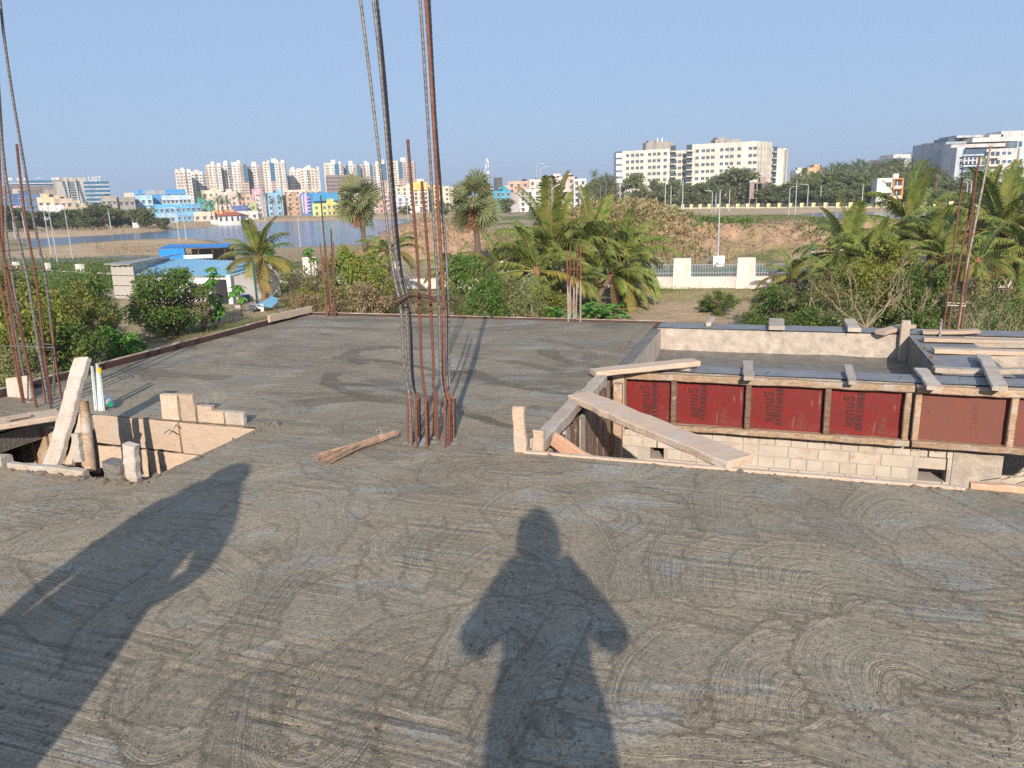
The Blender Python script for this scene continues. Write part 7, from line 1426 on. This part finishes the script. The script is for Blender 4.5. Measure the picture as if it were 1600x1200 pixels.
scatter('grass', 4000, px_s(1180, 1600, 470, 560), .22, L_mid, .3, 4); scatter('lake_bank_weeds', 3500, px_s(0, 420, 349, 366), .7, L_brown, .4, 3); scatter('lake_bank_weeds', 3000, px_s(430, 760, 333, 345), .8, L_brown, .4, 3); scatter('sandbar_weeds', 1500, px_s(150, 330, 386, 402), .3, L_brown, .2, 3); scatter('weeds', 5000, px_s(420, 900, 400, 500), .25, L_olive, .3, 3)
# broad bright leaves behind the far rim: each a leaf
rnd = random.Random(77)
def broad_leaf():
    b = MB(); P = []; 
    for i in range(7):
        t = i / 6; w_ = .5 * math.sin(math.pi * min(.97, t * .9 + .07)) ** .7; P += [(t, -w_ * .5, -.12 * t * t + .05), (t, 0, -.12 * t * t), (t, w_ * .5, -.12 * t * t + .05)]
    b.add(P, [(3 * i, 3 * i + 3, 3 * i + 4, 3 * i + 1) for i in range(6)] + [(3 * i + 1, 3 * i + 4, 3 * i + 5, 3 * i + 2) for i in range(6)]); return b.mesh('leaf', [L_bright], True)
BL = broad_leaf()
for (px0, px1, pyt, d, lab, n) in ((905, 958, 471, 34, 'bright broad leaved plant behind the far rim, right of the short bars', 70), (938, 986, 474, 33, 'bright broad leaved plant at the right end of the leafy patch', 60), (852, 892, 478, 32, 'low broad leaved plant left of the short bars', 45), (984, 1004, 462, 46, 'small bright plant at the foot of the low wall', 16)):
    a, b = aty(px0, pyt, d), aty(px1, pyt, d); cx = (a.x + b.x) / 2; g0 = gz(cx, d); t = thing('broad_leaved_plant', (cx, d, g0), lab, 'plant', 'bright broad leaved plants behind the far rim')
    hh = a.z - g0
    for k in range(int(n * 1.8)): s_ = rnd.uniform(.30, .55); inst('leaf', BL, t, (rnd.uniform(-.5, .5) * (b.x - a.x), rnd.uniform(-.8, .8), hh * rnd.uniform(.25, 1.0) ** .7 - .1), (rnd.uniform(-.4, .4), rnd.uniform(-.5, .3), rnd.uniform(0, 6.28)), s_)
# papaya-like saplings by the shed
for (px, pyt, d, lab) in ((322, 442, 43, 'slender sapling with umbrella leaves before the shed wall'), (372, 446, 45, 'sapling with whorled leaves right of the shed doorway'), (338, 470, 41, 'low sapling with drooping leaf whorls'), (420, 386, 60, 'tall thin sapling behind the shed palm'), (482, 388, 56, 'leaf whorl sapling standing against the lake'), (330, 418, 47, 'sapling with a leaf whorl against the sheet roof'), (284, 420, 47, 'small whorled sapling against the sheet roof edge')):
    c = aty(px, pyt, d); g0 = gz(c.x, d); t = thing('sapling', (c.x, d, g0), lab, 'sapling'); MB().tube([(c.x, d, g0 - .1), (c.x + .05, d, (g0 + c.z) / 2), c], [.05, .04, .025], 6).build('trunk', M_bark, t)
    for q in range(3):
        zc = c.z - q * .35; ox = 0 if q == 0 else rnd.uniform(-.4, .4)
        if q: MB().tube([(c.x, d, zc - .4), (c.x + ox, d, zc)], .02, 4).build('branch', M_bark, t)
        for k in range(9): inst('leaf', BL, t, (ox, 0, zc - g0), (0, .15 + rnd.uniform(0, .7), k * .7 + rnd.uniform(-.2, .2)), rnd.uniform(.45, .65))
# far trees on the left bank
gb_ = 'dark trees on the left lake bank'
for i, (px, py, d, w_, lab) in enumerate(((10, 326, 255, 60, 'dark bank tree at the left picture edge'), (48, 330, 262, 50, 'dark bank tree among the cage bars'), (85, 332, 268, 50, 'low bank tree right of the cage bars'), (112, 328, 262, 48, 'bank tree left of the largest one'), (150, 321, 250, 58, 'largest round bank tree before the grey office'),
        (135, 336, 258, 30, 'small bank tree under the largest one'), (183, 327, 262, 40, 'bank tree behind the orange gate'), (222, 326, 248, 44, 'bank tree before the bright blue row'), (205, 336, 262, 30, 'small bank tree left of the kiosk box'), (252, 340, 246, 26, 'bush at the right end of the bank trees'), (-20, 322, 250, 60, 'bank tree cut by the left edge'))): P('big', px, py, d, w_, lab, gb_)
gt = 'trees before the large cream block'
for px, py, d, w_, lab in ((940, 282, 262, 36, 'tree at the left foot of the cream block'), (962, 286, 270, 30, 'low tree left of the broad one'), (996, 275, 262, 46, 'broad tree before the left wing of the cream block'), (1025, 284, 275, 26, 'small tree before the middle of the left wing'), (1050, 285, 262, 42, 'tree before the narrow middle wing'), (1080, 291, 268, 36, 'low tree before the seam of the cream block'),
        (1105, 287, 266, 38, 'tree below the first windows of the right wing'), (1122, 277, 272, 30, 'pointed tree before the right wing'), (1155, 267, 266, 50, 'tallest tree before the right wing of the cream block'), (1135, 292, 255, 30, 'small tree left of the unfinished frame'), (1168, 290, 262, 30, 'tree directly behind the unfinished frame'), (925, 290, 250, 30, 'tree right of the red roofed upper room'), (1012, 300, 258, 40, 'low shrubby tree under the broad one'), (1075, 302, 256, 50, 'low shrubby tree under the middle wing'),
        (692, 316, 300, 26, 'dark tree right of the paired bars'), (632, 322, 330, 20, 'small dark tree on the far shore behind the rusty bar'), (790, 312, 300, 26, 'dark tree before the turquoise house')): P('far', px, py, d + (34 if px > 900 else 0), w_, lab, gt if px > 900 else None)
gg = 'trees of the grove on the right hillside'
k = 0
FA, FB = at(1028, 328.5, 0), at(1640, 326, 0)
def fence_d(px):
    r_ = ray(px, 300); k_ = r_.x / r_.y; t_ = (FA.x - k_ * FA.y) / (k_ * (FB.y - FA.y) - (FB.x - FA.x)); return FA.y + t_ * (FB.y - FA.y)
for row, (d, y0, n) in enumerate(((222, 300, 17), (240, 288, 16), (262, 276, 15))):
    for i in range(n):
        px = 1205 + i * (410 / n) + R.uniform(-8, 8); y_ = y0 - (px - 1205) * .012 + R.uniform(-5, 5) + (8 if px < 1240 else 0)
        if 1498 < px < 1545 and row: y_ += 16
        if px > 1440 and row == 2: continue
        P('far', px, y_, (250 + row * 6 if 1350 < px < 1428 or 1500 < px < 1578 else max(d, fence_d(px) + 10 + row * 14) if px < 1480 else d), R.uniform(34, 54), 'rounded dark green tree in the hillside grove', gg)
# far grove palms: small, one crown mesh each
def small_palm(seed, leaf):
    rnd = random.Random(seed); Q = []
    for k in range(17):
        az = k * 2.4 + rnd.uniform(-.3, .3); e = math.radians(75 - 115 * (k / 16) ** .8); p = Vector((0, 0, 0)); a = e
        for i in range(5):
            d_ = Vector((math.cos(a) * math.cos(az), math.cos(a) * math.sin(az), math.sin(a))); q = p + d_ * .7; sd = Vector((-math.sin(az), math.cos(az), 0)); w0, w1 = (.12, .5, .55, .48, .32)[i], (.5, .55, .48, .32, .05)[i]; dr0 = Vector((0, 0, -.35))
            for sg in (-1, 1):
                for h_ in range(2): m0 = p.lerp(q, h_ * .5); m1 = p.lerp(q, h_ * .5 + .28); ww_ = w0 + (w1 - w0) * (h_ * .5 + .2); Q += [m0, m1, m1 + sd * sg * ww_ + dr0 * ww_ + d_ * .25, m0 + sd * sg * ww_ * .9 + dr0 * ww_ + d_ * .2]
            p = q; a -= .26
    return quads_mesh('crown', np.array([tuple(v) for v in Q]), [leaf])
SP = [small_palm(s_, l_) for s_, l_ in ((1, L_far), (2, L_far), (3, L_olive))]; TRK = MB().tube([(0, 0, 0), (.1, 0, .5), (0, 0, 1)], [.22, .17, .15], 6).mesh('trunk', [M_ptrunk])
def smallpalm(px, pyc, d, pxr, label, group):
    c = aty(px, pyc, d); g0 = gz(c.x, d); hh = max(1.5, c.z - g0); t = thing('palm_tree', (c.x, d, g0 - .2), label, 'palm tree', group, R.uniform(0, 6.28)); s_ = pxr * d / 1180 / 3.1; inst('trunk', TRK, t, (0, 0, 0), (0, 0, 0), (1, 1, hh + .2)); inst('crown', R.choice(SP), t, (0, 0, hh + .2), (0, 0, 0), s_ * R.uniform(.9, 1.15))
gp2 = 'palms crowding the ridge of the right hillside'
for row, (d, y0) in enumerate(((285, 268), (300, 262), (272, 275), (258, 283))):
    for i in range(24):
        px = 1282 + i * 7.6 + R.uniform(-3, 3); y_ = y0 - 6 * math.sin(max(0, min(1, (px - 1282) / 110)) * 1.57) + R.uniform(-4, 4); y_ += 9 * (1 - min(1, (px - 1275) / 30))
        if px > 1450: y_ += 8
        smallpalm(px, y_, max(d, fence_d(px) + 24 + row * 4), R.uniform(9, 12), 'dark coconut palm in the crowded ridge grove', gp2)
for i in range(26): smallpalm(1452 + i * 6.2, R.uniform(268, 292), R.uniform(228, 262), R.uniform(12, 17), 'coconut palm in front of the large hillside office', 'palms in front of the large hillside office')
for px, py, d, r_, lab in ((1243, 276, 300, 10, 'palm left of the peach orange house'), (1256, 268, 300, 13, 'taller palm before the peach orange house'), (929, 270, 300, 10, 'palm beside the red roofed upper room'), (947, 276, 290, 11, 'palm left of the cream block'), (958, 279, 296, 11, 'palm directly before the left edge of the cream block'), (938, 280, 285, 10, 'lower palm before the left end of the cream block')): smallpalm(px, py, d, r_, lab, None)
for px, py, d, r_, lab in ((312, 304, 335, 9, 'town palm above the teal house, left one'), (320, 307, 335, 7, 'town palm above the teal house, right one'), (328, 318, 320, 10, 'town palm before the teal house'), (339, 311, 330, 10, 'town palm right of the teal house'), (347, 314, 335, 8, 'small town palm in the middle of the row'), (355, 314, 325, 10, 'leaning town palm at the right of the row'),
        (374, 305, 330, 11, 'tallest town palm before the salmon flats'), (425, 313, 345, 8, 'palm before the light blue flats, left one'), (439, 310, 345, 10, 'palm before the light blue flats, right one'), (121, 320, 300, 7, 'palm rising behind the bank trees'), (137, 318, 300, 8, 'bushy palm behind the bank trees'), (238, 324, 300, 8, 'palm before the bright blue row'), (452, 325, 330, 7, 'pale palm left of the striped block')): smallpalm(px, py, d, r_, lab, None)

# ================================================================ haze over the whole place
HZ = 0.0003
if HZ:
    hb = MB(); hb.box2((-2600, -60, -3.4), (2600, 2600, 62)); s = bpy.data.materials.new('haze'); s.use_nodes = True; s.node_tree.nodes.clear(); o_ = s.node_tree.nodes.new('ShaderNodeOutputMaterial'); v_ = s.node_tree.nodes.new('ShaderNodeVolumePrincipled')
    v_.inputs['Color'].default_value = (.80, .88, 1.0, 1); v_.inputs['Density'].default_value = HZ; v_.inputs['Anisotropy'].default_value = .1; s.node_tree.links.new(v_.outputs[0], o_.inputs['Volume']); ho = hb.build('haze', s, recentre=False); tag(ho, kind='stuff')
for o in bpy.data.objects:
    if '_w' in o: del o['_w']
